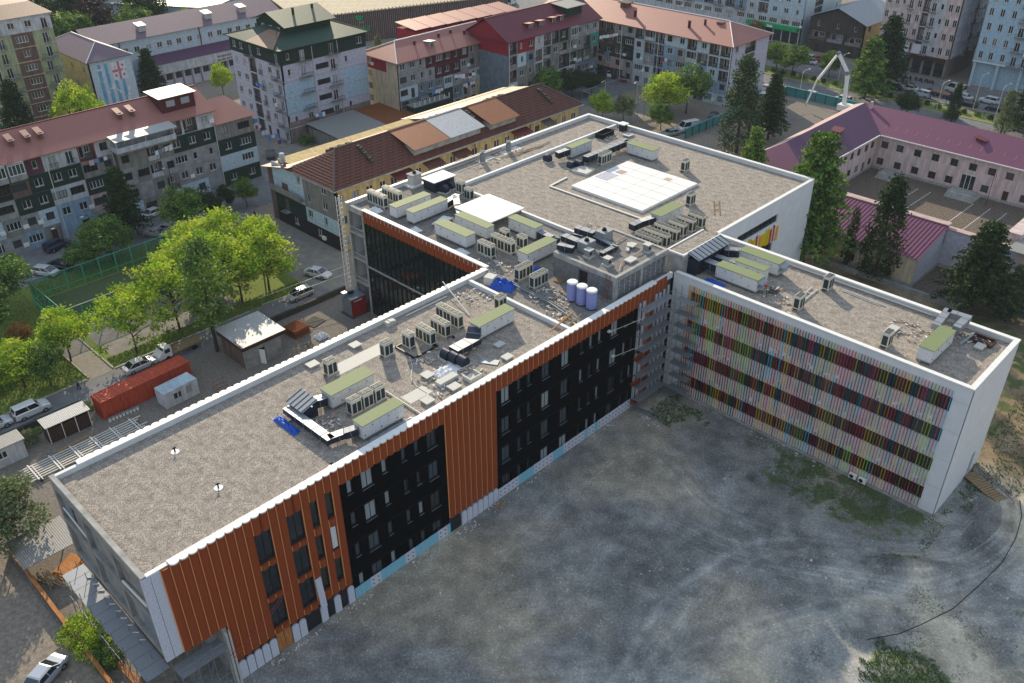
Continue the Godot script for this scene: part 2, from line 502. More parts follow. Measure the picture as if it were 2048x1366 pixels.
func build_ground() -> void:
	structure("ground", flat(-500, -700, 800, 500, 0.0), M["dirt"])
	# the construction yard: packed grey soil with tyre tracks, pale dust and dark damp patches
	var W := 1600
	var H := 1000
	var D := 12.5
	var lay := []
	for q in [[5, 0.009, 5], [9, 0.22, 2], [21, 0.0035, 4], [33, 0.03, 5], [47, 0.5, 1]]:
		var fq := FastNoiseLite.new()
		fq.seed = q[0]; fq.frequency = q[1]; fq.fractal_octaves = q[2]
		var im := fq.get_image(W, H, false, false, true)
		im.convert(Image.FORMAT_L8)
		lay.append(im.get_data())
	var f1 := FastNoiseLite.new()
	f1.seed = 5; f1.frequency = 0.011; f1.fractal_octaves = 5
	var b1: PackedByteArray = lay[0]; var b2: PackedByteArray = lay[1]; var b3: PackedByteArray = lay[2]; var b4: PackedByteArray = lay[3]; var b5: PackedByteArray = lay[4]
	var track := PackedFloat32Array()
	track.resize(W * H)
	# strength, half width, spread of the parallel ruts, number of ruts, course
	var lines := [
		[0.8, 0.3, 0.3, 4, [[24, 23.6], [28.2, 23.1], [38.1, 21.3], [44.8, 21.9], [49.6, 22.9], [53.4, 25.8], [56.5, 30], [58, 33]]],
		[0.8, 0.3, 0.3, 4, [[26, 25.5], [30, 25], [40, 23.4], [46, 24], [50.8, 26.2], [55, 29.5], [57, 32.4]]],
		[0.6, 0.16, 1.7, 13, [[55.5, 9], [54.3, 12.3], [52.6, 17], [53.4, 22.1], [55.2, 28.2], [58.5, 34.1], [63.4, 38.2], [70, 39.5], [76, 37]]],
		[0.55, 0.14, 1.6, 10, [[47, 16], [47.6, 21.5], [50, 27], [53.5, 33], [57.5, 39], [65.5, 42.3], [72, 42], [79, 39]]],
		[0.4, 0.22, 0.9, 6, [[30, 6.2], [40.2, 4.7], [46.9, 4.6], [53.5, 5.2], [57, 9]]],
		[0.4, 0.25, 2.2, 9, [[18, 16], [30, 26], [40, 30.2], [48.6, 34.8], [53.5, 39.8], [60, 44]]],
		[0.35, 0.16, 0.9, 5, [[33, 12], [37, 18], [39, 25], [37, 33]]],
		[0.6, 0.6, 1.2, 5, [[44, 37.6], [52, 41.4], [60, 44.5], [70, 44], [80, 40.5]]],
		[0.3, 0.16, 1.0, 6, [[14, 8], [22, 12], [32, 14.5], [44, 13.5]]],
		[0.7, 0.3, 0.2, 2, [[58.2, 33.6], [61.0, 36.4], [63.0, 37.0]]],
		[-1.0, 0.8, 0.3, 3, [[56.6, 34.4], [59.0, 37.0], [60.3, 40.0]]],
		[-0.8, 1.4, 0.8, 3, [[65, 40.0], [69, 39.6], [73, 38.6]]]]
	for l in lines:
		for rut in l[3]:
			var side: float = rf(-1, 1) * l[2]
			var pw: float = l[0] * rf(0.45, 1.0)
			var hw: float = l[1] * rf(0.6, 1.3)
			var crv := Curve2D.new()
			var src: Array = l[4]
			for k in src.size():
				var d0: Vector2 = Vector2(src[mini(k + 1, src.size() - 1)][0], src[mini(k + 1, src.size() - 1)][1]) - Vector2(src[maxi(k - 1, 0)][0], src[maxi(k - 1, 0)][1])
				var nrm := d0.orthogonal().normalized()
				var tg := d0 * 0.17
				crv.add_point(Vector2(src[k][0], src[k][1]) + nrm * (side + rf(-0.12, 0.12)), -tg, tg)
			var pts := crv.tessellate(4, 3)
			for k in pts.size() - 1:
				var a := pts[k]
				var b := pts[k + 1]
				var m := hw * 2.0 + 0.1
				var x0 := clampi(int((minf(a.x, b.x) - m + 16) * D), 0, W - 1)
				var x1 := clampi(int((maxf(a.x, b.x) + m + 16) * D), 0, W - 1)
				var y0 := clampi(int((minf(a.y, b.y) - m + 4) * D), 0, H - 1)
				var y1 := clampi(int((maxf(a.y, b.y) + m + 4) * D), 0, H - 1)
				for y in range(y0, y1 + 1):
					for x in range(x0, x1 + 1):
						var d := seg_dist(Vector2(x / D - 16.0, y / D - 4.0), a, b) / hw
						if d < 2.0:
							var sv := pw * exp(-d * d * 1.2)
							if absf(sv) > absf(track[y * W + x]):
								track[y * W + x] = sv
	var out := PackedByteArray()
	out.resize(W * H * 3)
	for y in H:
		var wz := y / D - 4.0
		for x in W:
			var i := y * W + x
			var wx := x / D - 16.0
			var a := b1[i] / 255.0
			var b := b2[i] / 255.0
			var cc := b3[i] / 255.0
			var e := b4[i] / 255.0
			var gr := b5[i] / 255.0
			var t := 0.53 + 0.13 * (a - 0.5) + 0.15 * (b - 0.5) + 0.2 * (cc - 0.5) + 0.16 * (e - 0.5) + 0.1 * (gr - 0.5)
			t += track[i] * (0.05 + 0.12 * e)
			# pale dusty ground away from the building
			var far := clampf((wz - 0.62 * (wx - 20.0) - 12.0) / 16.0 + (a - 0.5) * 1.8, 0, 1) * clampf((wx - 26.0) / 14.0, 0, 1)
			if wx > 62.0:
				far = maxf(far, clampf((wz - 39.0) / 5.0 + (a - 0.5) * 2.0, 0, 1))
			t += far * 0.14
			var warm := clampf((cc - 0.42) * 3.0 + far * 0.7, 0, 1)
			var r := t * (0.985 + 0.035 * warm)
			var g := t * (0.985 - 0.02 * warm)
			var bl := t * (0.96 - 0.1 * warm)
			if wx > 77.0:
				var br := clampf((wx - 77.0) / 4.0, 0, 1)
				r = lerpf(r, t * 0.95, br); g = lerpf(g, t * 0.84, br); bl = lerpf(bl, t * 0.68, br)
			# thin growth of weeds staining the soil
			var patch := clampf((wx - 57.0) / 5.0, 0, 1) * clampf((36.0 - wz) / 3.0, 0, 1) * clampf((wz - 16.0) / 4.0, 0, 1) * 1.6
			patch = maxf(patch, clampf(3.8 - Vector2(wx - 45.5, wz - 41.5).length(), 0, 1) * 1.6)
			var weed := clampf((e - 0.58 + 0.2 * (gr - 0.5)) * 5.0 + patch - 0.5, 0, 1) * clampf(far * 0.8 + patch, 0, 1)
			r = lerpf(r, 0.27, weed * 0.75); g = lerpf(g, 0.33, weed * 0.75); bl = lerpf(bl, 0.19, weed * 0.75)
			if gr > 0.93 and e > 0.45:
				r += 0.22; g += 0.22; bl += 0.22
			out[i * 3] = int(clampf(r, 0, 1) * 255)
			out[i * 3 + 1] = int(clampf(g, 0, 1) * 255)
			out[i * 3 + 2] = int(clampf(bl, 0, 1) * 255)
	var ym := StandardMaterial3D.new()
	ym.albedo_texture = ImageTexture.create_from_image(Image.create_from_data(W, H, false, Image.FORMAT_RGB8, out))
	ym.roughness = 1.0
	ym.metallic_specular = 0.1
	M["yard"] = ym
	var v := PackedVector3Array(); var nn := PackedVector3Array(); var uv := PackedVector2Array(); var ix := PackedInt32Array()
	var nx := 256
	var nz := 160
	for j in nz + 1:
		for i in nx + 1:
			var x := -16.0 + 0.5 * i
			var z := -4.0 + 0.5 * j
			var y := 0.03 + mound_height(x, z) + 0.05 * f1.get_noise_2d(x * 30, z * 30)
			var y2 := 0.03 + mound_height(x + 0.3, z) + 0.05 * f1.get_noise_2d((x + 0.3) * 30, z * 30)
			var y3 := 0.03 + mound_height(x, z + 0.3) + 0.05 * f1.get_noise_2d(x * 30, (z + 0.3) * 30)
			v.append(Vector3(x, maxf(y, 0.008), z)); nn.append(Vector3(-(y2 - y) / 0.3, 1, -(y3 - y) / 0.3).normalized()); uv.append(Vector2(i / float(nx), j / float(nz)))
	for j in nz:
		for i in nx:
			var q := j * (nx + 1) + i
			for k in [q, q + 1, q + nx + 2, q, q + nx + 2, q + nx + 1]:
				ix.append(k)
	var arr := []
	arr.resize(Mesh.ARRAY_MAX)
	arr[Mesh.ARRAY_VERTEX] = v; arr[Mesh.ARRAY_NORMAL] = nn; arr[Mesh.ARRAY_TEX_UV] = uv; arr[Mesh.ARRAY_INDEX] = ix
	var am := ArrayMesh.new()
	am.add_surface_from_arrays(Mesh.PRIMITIVE_TRIANGLES, arr)
	am.surface_set_material(0, ym)
	var yo := MeshInstance3D.new()
	yo.name = "construction_yard"
	yo.mesh = am
	yo.set_meta("kind", "structure")
	add_child(yo)
	# streets and paths of the west side
	structure("street", flat(-30, -54.2, 52, -49.6, 0.012), M["road"])
	structure("lane", flat(50.5, -100, 60.6, -49.0, 0.008), M["asphalt"])
	structure("apartment_yard", flat(-30, -98.2, 70, -86, 0.012), M["road"])
	structure("gap_street", flat(70.2, -150, 84, -98, 0.012), M["asphalt"])
	structure("lawn", flat(-40, -86, 50.4, -54.6, 0.004), M["lawn"])
	structure("kerb", geo().box(-30, 0, -54.6, 15.8, 0.13, -54.35).box(19.6, 0, -54.6, 40, 0.13, -54.35), M["kerb"])
	structure("path", flat(16.3, -66.5, 19.2, -54.25, 0.016), M["pavement"])
	structure("path_kerb", geo().box(16.0, 0, -66, 16.2, 0.14, -54.7).box(19.3, 0, -66, 19.5, 0.14, -54.7), M["kerb"])
	structure("path", flat(0, -68.2, 45, -66.6, 0.02), M["pavement"])
	structure("court_surface", flat(20.5, -66.4, 40, -57.5, 0.012), M["asphalt"])
	structure("pitch", flat(19.6, -80, 45, -68.4, 0.018), M["turf"])
	structure("service_yard", flat(-4, -49.5, 54, -16.6, 0.006), M["dirt_dark"])
	structure("west_yard", flat(-60, -44, -3.4, 20, 0.01), M["dirt"])
	# east side
	structure("school_court", flat(124, -14.4, 156.2, 60, 0.012), M["paver"])
	structure("lower_court", flat(112, -8, 124, 60, 0.01), M["paver"])
	structure("parking_lane", flat(144, -55, 186, -50.9, 0.012), M["asphalt"])
	structure("ball_court", flat(144, -80, 158, -65, 0.012), M["pavement"])
	structure("courtyard_road", flat(140, -99, 168, -80.2, 0.012), M["road"])
	structure("boulevard", flat(186.5, -220, 198.6, 200, 0.02), M["road"])
	structure("pavement_strip", flat(183.4, -220, 186.4, 200, 0.016), M["pavement"])
	structure("kerb", geo().box(186.3, 0, -220, 186.5, 0.13, 200), M["kerb"])
	structure("median", flat(198.8, -220, 205.6, 200, 0.05), M["lawn"])
	structure("kerb", geo().box(198.5, 0, -220, 198.75, 0.15, 200).box(205.65, 0, -220, 205.9, 0.15, 200), M["kerb"])
	structure("median_path", flat(203.0, -220, 204.4, 200, 0.056), M["pavement"])
	structure("side_road", flat(206, -220, 222, 200, 0.02), M["road"])
	structure("park_lawn", flat(60, -420, 190, -184, 0.01), M["lawn"])
	structure("building_site", flat(150, -50.5, 186, -30, 0.01), M["dirt_dark"])

# ---------- windows ----------
# style: frame material key; the part is the pane, its frame a child
func window(parent: Node, t: Transform3D, w: float, h: float, frame := "frame_white", panes := 2, glass := "", called := "window", fw := 0.1) -> MeshInstance3D:
	if glass == "":
		var k := rng.randi() % 10
		glass = "glass" if k < 6 else ("glass_mid" if k < 9 else "glass_pale")
	var key := "win%.2f_%.2f" % [w, h]
	if not cache.has(key):
		cache[key] = geo().box(0, 0, -0.02, w, h, 0.0).mesh()
	var o := part(parent, called, cache[key], M[glass], t)
	var fk := "frm%.2f_%.2f_%d_%.2f" % [w, h, panes, fw]
	if not cache.has(fk):
		var g := geo()
		g.box(0, 0, -0.015, w, fw, 0.05).box(0, h - fw, -0.015, w, h, 0.05)
		g.box(0, fw, -0.015, fw, h - fw, 0.05).box(w - fw, fw, -0.015, w, h - fw, 0.05)
		for i in panes - 1:
			var x := w * (i + 1) / panes
			g.box(x - fw * 0.4, fw, -0.015, x + fw * 0.4, h - fw, 0.045)
		cache[fk] = g.mesh()
	part(o, "frame", cache[fk], M[frame])
	return o

func arc_panel(w: float, y0: float, y1: float, bulge: float) -> Geo:
	var g := geo()
	var n := 7
	for i in n:
		var p := []
		var nn := []
		for k in [i, i + 1]:
			var a = PI * (k / float(n)) * 0.86 + PI * 0.07
			var x := w * (0.5 - 0.5 * cos(a) / cos(PI * 0.07))
			var z := bulge * (sin(a) - sin(PI * 0.07)) / (1.0 - sin(PI * 0.07))
			p.append(Vector2(x, z))
			nn.append(Vector3(-cos(a) * bulge * 2.2 / w, 0, sin(a)).normalized())
		g.smooth_quad([Vector3(p[0].x, y0, p[0].y), Vector3(p[1].x, y0, p[1].y), Vector3(p[1].x, y1, p[1].y), Vector3(p[0].x, y1, p[0].y)], [nn[0], nn[1], nn[1], nn[0]])
		g.quad(Vector3(p[0].x, y1, -0.05), Vector3(p[0].x, y1, p[0].y), Vector3(p[1].x, y1, p[1].y), Vector3(p[1].x, y1, -0.05))
		g.quad(Vector3(p[0].x, y0, p[0].y), Vector3(p[0].x, y0, -0.05), Vector3(p[1].x, y0, -0.05), Vector3(p[1].x, y0, p[1].y))
	return g

func clad(parent: Node, called: String, key: String, t: Transform3D, y0: float, y1: float, m: String, seam := true) -> void:
	var ck := "arc%.2f_%.2f" % [y0, y1]
	if not cache.has(ck):
		cache[ck] = arc_panel(0.765, y0, y1, 0.24).mesh()
		cache[ck + "s"] = geo().box(-0.03, y0, -0.05, 0.04, y1 - 0.04, 0.07).mesh()
	var o := part(parent, called, cache[ck], M[m], t)
	if seam:
		part(o, "panel_seam", cache[ck + "s"], M["seam"])

func scallop(x0: float, n: int, w: float, z_in: float, bulge: float, flip: float) -> PackedVector2Array:
	var p := PackedVector2Array()
	p.append(Vector2(x0, z_in))
	for i in n:
		for k in 7:
			var a := PI * k / 7.0
			p.append(Vector2(x0 + w * (i + 0.5 - 0.5 * cos(a)), flip * (0.06 + bulge * sin(a))))
	p.append(Vector2(x0 + w * n, flip * 0.06))
	p.append(Vector2(x0 + w * n, z_in))
	return p

var school: Node3D

func build_school() -> void:
	var s := thing("school_building", "large unfinished school with gravel roofs, orange scalloped wall and rainbow fin wing", "building")
	school = s
	# bodies behind the claddings
	part(s, "wall", geo().box(5.1, 0, -16.45, 66.4, 15.7, -0.35).box(0.35, 7.35, -16.45, 5.1, 15.7, -0.35), M["concrete"])
	part(s, "wall", geo().box(54.6, 0, -44.3, 103.6, 15.7, -2.1).box(52.3, 0, -40.6, 54.6, 15.7, -16.5), M["interior"])
	part(s, "wall", geo().box(67.1, 0, -2.1, 78.8, 15.7, 34.6), M["interior"])
	# --- front of the orange wing ---
	for i in 84:
		var x := 1.45 + 0.77 * i
		var t := at(x, 0, 0.02)
		if i < 5:
			clad(s, "orange_panel", "", t, 7.2, 16.38, "orange")
		elif i < 21:
			var lo := 2.55
			if i in [10, 11, 14, 15]:
				clad(s, "orange_panel", "", t, 14.45, 16.38, "orange", i % 2 == 0)
				clad(s, "orange_panel", "", t, 10.45, 11.0, "orange")
				clad(s, "orange_panel", "", t, 6.55, 7.05, "orange")
				clad(s, "orange_panel", "", t, lo - (0.0 if i < 14 else 0.15), 3.15, "orange")
			elif i in [17, 19]:
				clad(s, "orange_panel", "", t, 14.5, 16.38, "orange")
				clad(s, "orange_panel", "", t, 10.55, 11.4, "orange")
				clad(s, "orange_panel", "", t, 6.65, 7.55, "orange")
				clad(s, "orange_panel", "", t, lo, 3.65, "orange")
			else:
				clad(s, "orange_panel", "", t, lo, 16.38, "orange")
		elif i < 37:
			clad(s, "orange_panel", "", t, 14.5, 16.38, "orange")
		elif i < 46:
			clad(s, "orange_panel", "", t, 2.1, 16.38, "orange")
		elif i < 76:
			clad(s, "orange_panel", "", t, 14.5, 16.38, "orange")
		elif i in [78, 79]:
			clad(s, "orange_panel", "", t, 1.0, 16.38, "orange")
		elif i < 83:
			clad(s, "orange_panel", "", t, 14.9, 16.38, "orange")
	# orange section wall with tall windows
	var holes := []
	for x in [[9.16, 10.66], [12.25, 13.75]]:
		for y in [[11.02, 14.43], [7.07, 10.43], [3.17, 6.53]]:
			holes.append([x[0], y[0], x[1], y[1]])
	for x in [[14.56, 15.3], [16.1, 16.84]]:
		for y in [[11.42, 14.48], [7.57, 10.53], [3.67, 6.63]]:
			holes.append([x[0], y[0], x[1], y[1]])
	part(s, "backing_wall", geo().holed(5.05, 0.1, 17.62, 15.7, holes, 0.3), M["wood_dark"])
	for r in holes:
		window(s, at(r[0], r[1], -0.2), r[2] - r[0], r[3] - r[1], "frame_dark", 2 if r[2] - r[0] > 1 else 1, "glass", "window", 0.09)
	part(s, "boarded_window", geo().box(16.2, 7.7, -0.15, 16.75, 10.3, -0.1), M["white"])
	# white insulation feet under the orange cladding
	for i in [5, 6, 7, 8, 9, 12, 13, 16, 18, 20, 39, 40, 41, 42, 43, 44, 45]:
		var g := geo()
		var pl := PackedVector2Array([Vector2(0.04, 0.25), Vector2(0.73, 0.25)])
		for k in 9:
			var a := PI * k / 8.0
			pl.append(Vector2(0.385 + 0.345 * cos(a), 2.1 + 0.3 * sin(a)))
		g.prism(pl, Transform3D(Basis(), Vector3(1.45 + 0.77 * i, -0.2 if i < 30 else -0.55, 0.03)), 0.14)
		part(s, "insulation_panel", g, M["insul_white"])
	part(s, "insulation_strip", geo().tbox(Transform3D(Basis(Vector3(0, 0, 1), 0.05), Vector3(14.05, 4.0, 0.32)), 0.62, 3.9, 0.1), M["insul_white"])
	part(s, "plank_door", geo().box(9.2, 0.15, -0.02, 9.9, 2.5, 0.06).box(9.96, 0.15, -0.02, 10.64, 2.5, 0.06), M["plank"])
	part(s, "dark_door", geo().box(12.3, 0.1, -0.02, 13.7, 2.4, 0.05).box(14.6, 0.1, -0.02, 15.3, 2.5, 0.05).box(16.15, 0.1, -0.02, 16.8, 2.5, 0.05), M["frame_dark"])
	part(s, "dark_door", geo().box(30.0, 0.05, -0.02, 31.4, 2.1, 0.04), M["frame_dark"])
	part(s, "backing_wall", geo().box(29.94, 0.05, -0.35, 36.87, 15.7, -0.03), M["concrete"])
	# black wall fields
	var cols1 := [[18.4, 0], [19.97, 1], [22.3, 0], [24.58, 0], [26.14, 0], [27.66, 1]]
	var cols2 := [[37.62, 1], [39.98, 0], [41.48, 0], [43.7, 1], [46.8, 1], [49.88, 0], [51.42, 0], [52.94, 0], [55.22, 1], [57.6, 0], [59.0, 0]]
	for field in [[17.62, 29.94, cols1], [36.87, 60.0, cols2]]:
		var hs := []
		for r in 4:
			for cw in field[2]:
				var top: float = 14.36 - 3.85 * r
				var wide: bool = cw[1] == 1
				hs.append([cw[0], top - (2.1 if wide else 1.65), cw[0] + (1.3 if wide else 0.6), top])
		part(s, "black_cladding", geo().holed(field[0], 0.6, field[1], 14.5, hs, 0.34), M["black"])
		for q in [[10.62, 0.004], [6.8, 0.004], [2.95, 0.004]]:
			part(s, "cladding_joint", geo().box(field[0], q[0] + 0.05, 0.0, field[1], q[0] + 0.07, 0.012), M["dark_metal"])
		for r in hs:
			window(s, at(r[0], r[1], -0.2), r[2] - r[0], r[3] - r[1], "dark_metal", 2 if r[2] - r[0] > 1 else 1, ["glass_mid", "glass", "glass_mid", "glass_pale"][rng.randi() % 4], "window", 0.07)
			part(s, "window_sill", geo().box(r[0], r[1] - 0.05, -0.2, r[2], r[1], 0.05), M["steel"])
		# light blue insulation boards along the foot, some printed white
		var x: float = field[0] + 0.1
		var k := 0
		while x < field[1] - 0.3:
			var w := minf(0.62, field[1] - x)
			var printed: bool = (k % 7 in [3, 4]) or (field[0] > 30 and k % 9 in [0, 1, 2, 3, 4]) or x > 56.0
			var o := part(s, "insulation_board", geo().box(x, 0.06 + 0.01 * (k % 3), 0.01, x + w - 0.015, 1.38 + 0.02 * (k % 2), 0.09), M["insul_white"] if printed else M["insul"])
			if printed:
				part(o, "printed_mark", geo().tube(Vector3(x + w * 0.5, 1.0, 0.088), Vector3(x + w * 0.5, 1.0, 0.094), 0.1, 0.1, 10).tube(Vector3(x + w * 0.5, 0.45, 0.088), Vector3(x + w * 0.5, 0.45, 0.094), 0.1, 0.1, 10), M["w_maroon"])
			x += w
			k += 1
	# unfinished strip by the corner: white boards between ribs
	part(s, "backing_wall", geo().box(60.0, 0.3, -0.35, 66.3, 15.7, -0.02), M["w_charcoal"])
	for i in 8:
		var x := 60.15 + 0.78 * i
		if i in [2, 3]:
			continue
		for r in 4:
			part(s, "insulation_panel", geo().box(x, 1.2 + 3.6 * r, 0.0, x + 0.42, 4.5 + 3.6 * r - 0.35 * ((i + r) % 3), 0.1), M["insul_white"])
	# plinth in front and portico
	part(s, "plinth", geo().box(5.1, 0, -0.34, 66.3, 0.3, -0.02), M["concrete"])
	part(s, "portico_soffit", geo().box(0.0, 7.15, -16.6, 5.1, 7.35, 0.0), M["concrete_lt"])
	part(s, "portico_column", geo().box(4.75, 0, -0.3, 5.08, 7.15, 0.06), M["concrete_lt"])
	part(s, "portico_column", geo().box(0.6, 0, -16.2, 1.1, 7.15, -15.7), M["concrete"])
	part(s, "portico_column", geo().box(0.6, 0, -8.4, 1.1, 7.15, -7.9), M["concrete"])
	part(s, "corner_board", geo().box(-0.02, 7.2, -0.3, 0.64, 16.35, 0.04), M["insul_white"])
	part(s, "corner_board", geo().box(0.68, 7.2, -0.3, 1.44, 16.35, 0.035), M["insul_white"])
	# --- gable end of the orange wing: bare concrete grid with dark openings ---
	var gt := Transform3D(Basis(Vector3(0, 0, 1), Vector3.UP, Vector3(-1, 0, 0)), Vector3(0, 0, -16.6))
	var gh := []
	for r in 2:
		for b in 3:
			gh.append([0.5 + 5.35 * b, 8.1 + 4.0 * r, 5.35 + 5.35 * b, 11.4 + 4.0 * r])
	part(s, "concrete_frame", geo().holed(0.0, 7.16, 16.28, 16.2, gh, 0.5), M["concrete"], gt)
	for r in gh:
		window(s, gt * at(r[0], r[1], -0.45), r[2] - r[0], r[3] - r[1], "rail", 9, "glass", "window", 0.06)
	part(s, "gable_panel", geo().box(1.0, 12.6, -0.3, 2.6, 15.2, -0.2).box(13.2, 8.3, -0.3, 15.9, 10.6, -0.2), M["w_slate"], gt)
	part(s, "stored_pipe", geo().path([Vector3(0.6, 13.2, -0.15), Vector3(5.2, 12.6, -0.15)], 0.09), M["pipe_white"], gt)
	part(s, "stored_pipe", geo().path([Vector3(11.4, 12.4, -0.1), Vector3(15.8, 12.9, -0.1)], 0.12), M["pipe_white"], gt)
	# --- fin wing ---
	var ft := Transform3D(Basis(Vector3(0, 0, 1), Vector3.UP, Vector3(-1, 0, 0)), Vector3(66.7, 0, 0))
	var bands := [[13.05, 14.78], [9.2, 10.93], [5.35, 7.08], [1.55, 3.25]]
	var fh := []
	for b in bands:
		fh.append([2.6, b[0], 33.3, b[1]])
	part(s, "white_wall", geo().holed(0.1, 0.45, 34.9, 16.35, fh, 0.35), M["white"], ft)
	part(s, "plinth", geo().box(0.3, 0, -0.35, 34.9, 0.45, 0.06), M["concrete_lt"], ft)
	for b in bands:
		for i in 20:
			window(s, ft * at(2.6 + 1.535 * i, b[0], -0.25), 1.53, b[1] - b[0], "frame_dark", 1, ["glass", "glass", "glass_mid"][rng.randi() % 3])
	for i in 4:
		part(s, "wall_panel", geo().box(33.36, 14.6 - 3.6 * i, 0.0, 34.86, 14.62 - 3.6 * i, 0.012), M["kerb"], ft)
	# translucent coloured sheets: pale before the white wall, deep before the dark panes
	var hues := [["9a1a2e", 6], ["a8401c", 6], ["cf7410", 8], ["e6b80e", 8], ["9fa81c", 6], ["bcd838", 3], ["0f626c", 4], ["2b93b0", 3], ["205030", 3], ["cc1f3c", 4], ["d93a66", 2], ["62b9d2", 2], ["e09a6a", 3]]
	var fin_m := []
	for hset in hues:
		var key: String = "fin_" + hset[0]
		var fm := mt(key, hset[0], 0.35)
		fm.transparency = BaseMaterial3D.TRANSPARENCY_ALPHA
		fm.albedo_color.a = 0.6
		fin_m.append(fm)
	var bag := []
	for i in hues.size():
		for k in hues[i][1]:
			bag.append(i)
	var tone := [0, 0, 0, 0]
	var left := [0, 0, 0, 0]
	var tops := [15.62, 11.75, 7.95, 4.1]
	var ends := [11.75, 7.95, 4.1, 0.62]
	var n_cols := 93
	for i in n_cols:
		var z := 2.5 + 0.3335 * i
		var r := 0
		while r < 4:
			if left[r] <= 0:
				tone[r] = bag[rng.randi() % bag.size()]
				left[r] = 1 + rng.randi() % 2
			left[r] -= 1
			var last := r
			if r < 3 and rng.randf() < 0.3:
				last = r + 1
				left[last] = maxi(left[last] - 1, 0)
			var top: float = tops[r] - (rf(-0.45, 0.45) if r > 0 else 0.0)
			var bot: float = ends[last] + (rf(-0.45, 0.45) if last < 3 else 0.0)
			var k := snappedf(top - bot + 0.12, 0.15)
			var ck := "fin%.2f" % k
			if not cache.has(ck):
				cache[ck] = geo().box(-0.02, -k, 0.03, 0.02, 0, 0.23).mesh()
			part(s, "fin", cache[ck], fin_m[tone[r]], ft * at(z, top, 0))
			r = last + 1
	# end wall of the fin wing
	part(s, "white_wall", geo().holed(66.72, 0.0, 79.05, 16.35, [[75.5, 0.2, 76.6, 3.2]], 0.35, 34.9), M["white"])
	part(s, "door", geo().box(75.5, 0.2, 34.6, 76.6, 3.2, 34.64), M["frame_dark"])
	part(s, "white_wall", geo().box(78.75, 0, -1.8, 79.05, 16.35, 34.55), M["white"])
	# rear block: white flank with window band and coloured slats
	var rh := [[84.0, 13.0, 94.4, 14.25], [86.4, 8.6, 94.1, 10.4]]
	part(s, "white_wall", geo().holed(79.06, 0.0, 103.9, 16.35, rh, 0.35, -1.8), M["white"])
	for i in 8:
		window(s, at(84.0 + 1.3 * i, 13.0, -2.05), 1.29, 1.25, "frame_dark", 1, "glass")
	for i in 6:
		window(s, at(86.4 + 1.283 * i, 8.6, -2.05), 1.28, 1.8, "frame_dark", 1, "glass")
	var sl := [["d9a411", 0.5], ["a8bf2e", 0.18], ["d9a411", 0.75], ["b8323a", 0.2], ["d8c4c0", 0.25], ["a8bf2e", 0.2], ["e0aa14", 1.3], ["b7cc33", 0.3], ["d9a411", 0.5], ["a92a35", 0.22], ["cdb0b0", 0.28], ["b8323a", 0.2], ["d8c4c0", 0.3], ["d9a411", 0.55]]
	var sx := 87.1
	for i in sl.size():
		var key := "slat_" + String(sl[i][0])
		if not M.has(key):
			mt(key, sl[i][0], 0.5)
		part(s, "coloured_slat", geo().box(sx, 10.3 + 0.2 * sin(i * 2.3), -1.78, sx + sl[i][1], 12.5 + 0.25 * cos(i * 1.7), -1.62), M[key])
		sx += sl[i][1] + 0.16
	part(s, "rear_wall", geo().box(103.6, 0, -44.4, 103.95, 16.35, -1.85).box(52.0, 0, -44.5, 103.55, 16.35, -44.2), M["white"])
	# glazed street front of the rear block
	var xt := Transform3D(Basis(Vector3(0, 0, 1), Vector3.UP, Vector3(-1, 0, 0)), Vector3(51.9, 0, -40.7))
	for i in 31:
		var t := xt * at(0.05 + 0.77 * i, 0, -0.1)
		clad(s, "orange_panel", "", t, 14.7, 16.38, "orange", false)
	for c in 24:
		for r in 4:
			part(s, "glass_pane", geo().box(0.0, 0.0, -0.03, 0.96, 3.45 if r < 3 else 2.9, 0.0), M["glass_green"], xt * at(0.1 + 1.0 * c, 11.1 - 3.75 * r if r < 3 else 0.2, -0.2))
	for c in 25:
		part(s, "mullion", geo().box(-0.03, 0.2, -0.3, 0.03, 14.7, -0.08), M["frame_dark"], xt * at(0.06 + 1.0 * c, 0, 0))
	for y in [10.95, 7.2, 3.45]:
		part(s, "transom", geo().box(0, y, -0.3, 24.1, y + 0.16, -0.1), M["frame_dark"], xt)
	part(s, "window_rail", geo().box(0, 7.9, -0.08, 24.1, 8.05, 0.12), M["concrete_lt"], xt)
	# unfinished concrete bay at the far corner
	part(s, "concrete_column", geo().box(51.95, 0, -44.5, 52.45, 15.5, -44.0), M["concrete_lt"])
	part(s, "concrete_column", geo().box(51.95, 0, -41.1, 52.35, 15.5, -40.72), M["concrete_lt"])
	for y in [4.4, 8.2, 12.2]:
		part(s, "floor_slab", geo().box(51.9, y, -44.45, 54.6, y + 0.28, -40.7), M["concrete_lt"])
		part(s, "guard_rail", geo().box(51.95, y + 0.9, -44.0, 52.0, y + 0.95, -41.1), M["pipe_white"])
	part(s, "edge_beam", geo().box(51.92, 15.5, -44.5, 52.4, 16.3, -40.75), M["concrete_lt"])

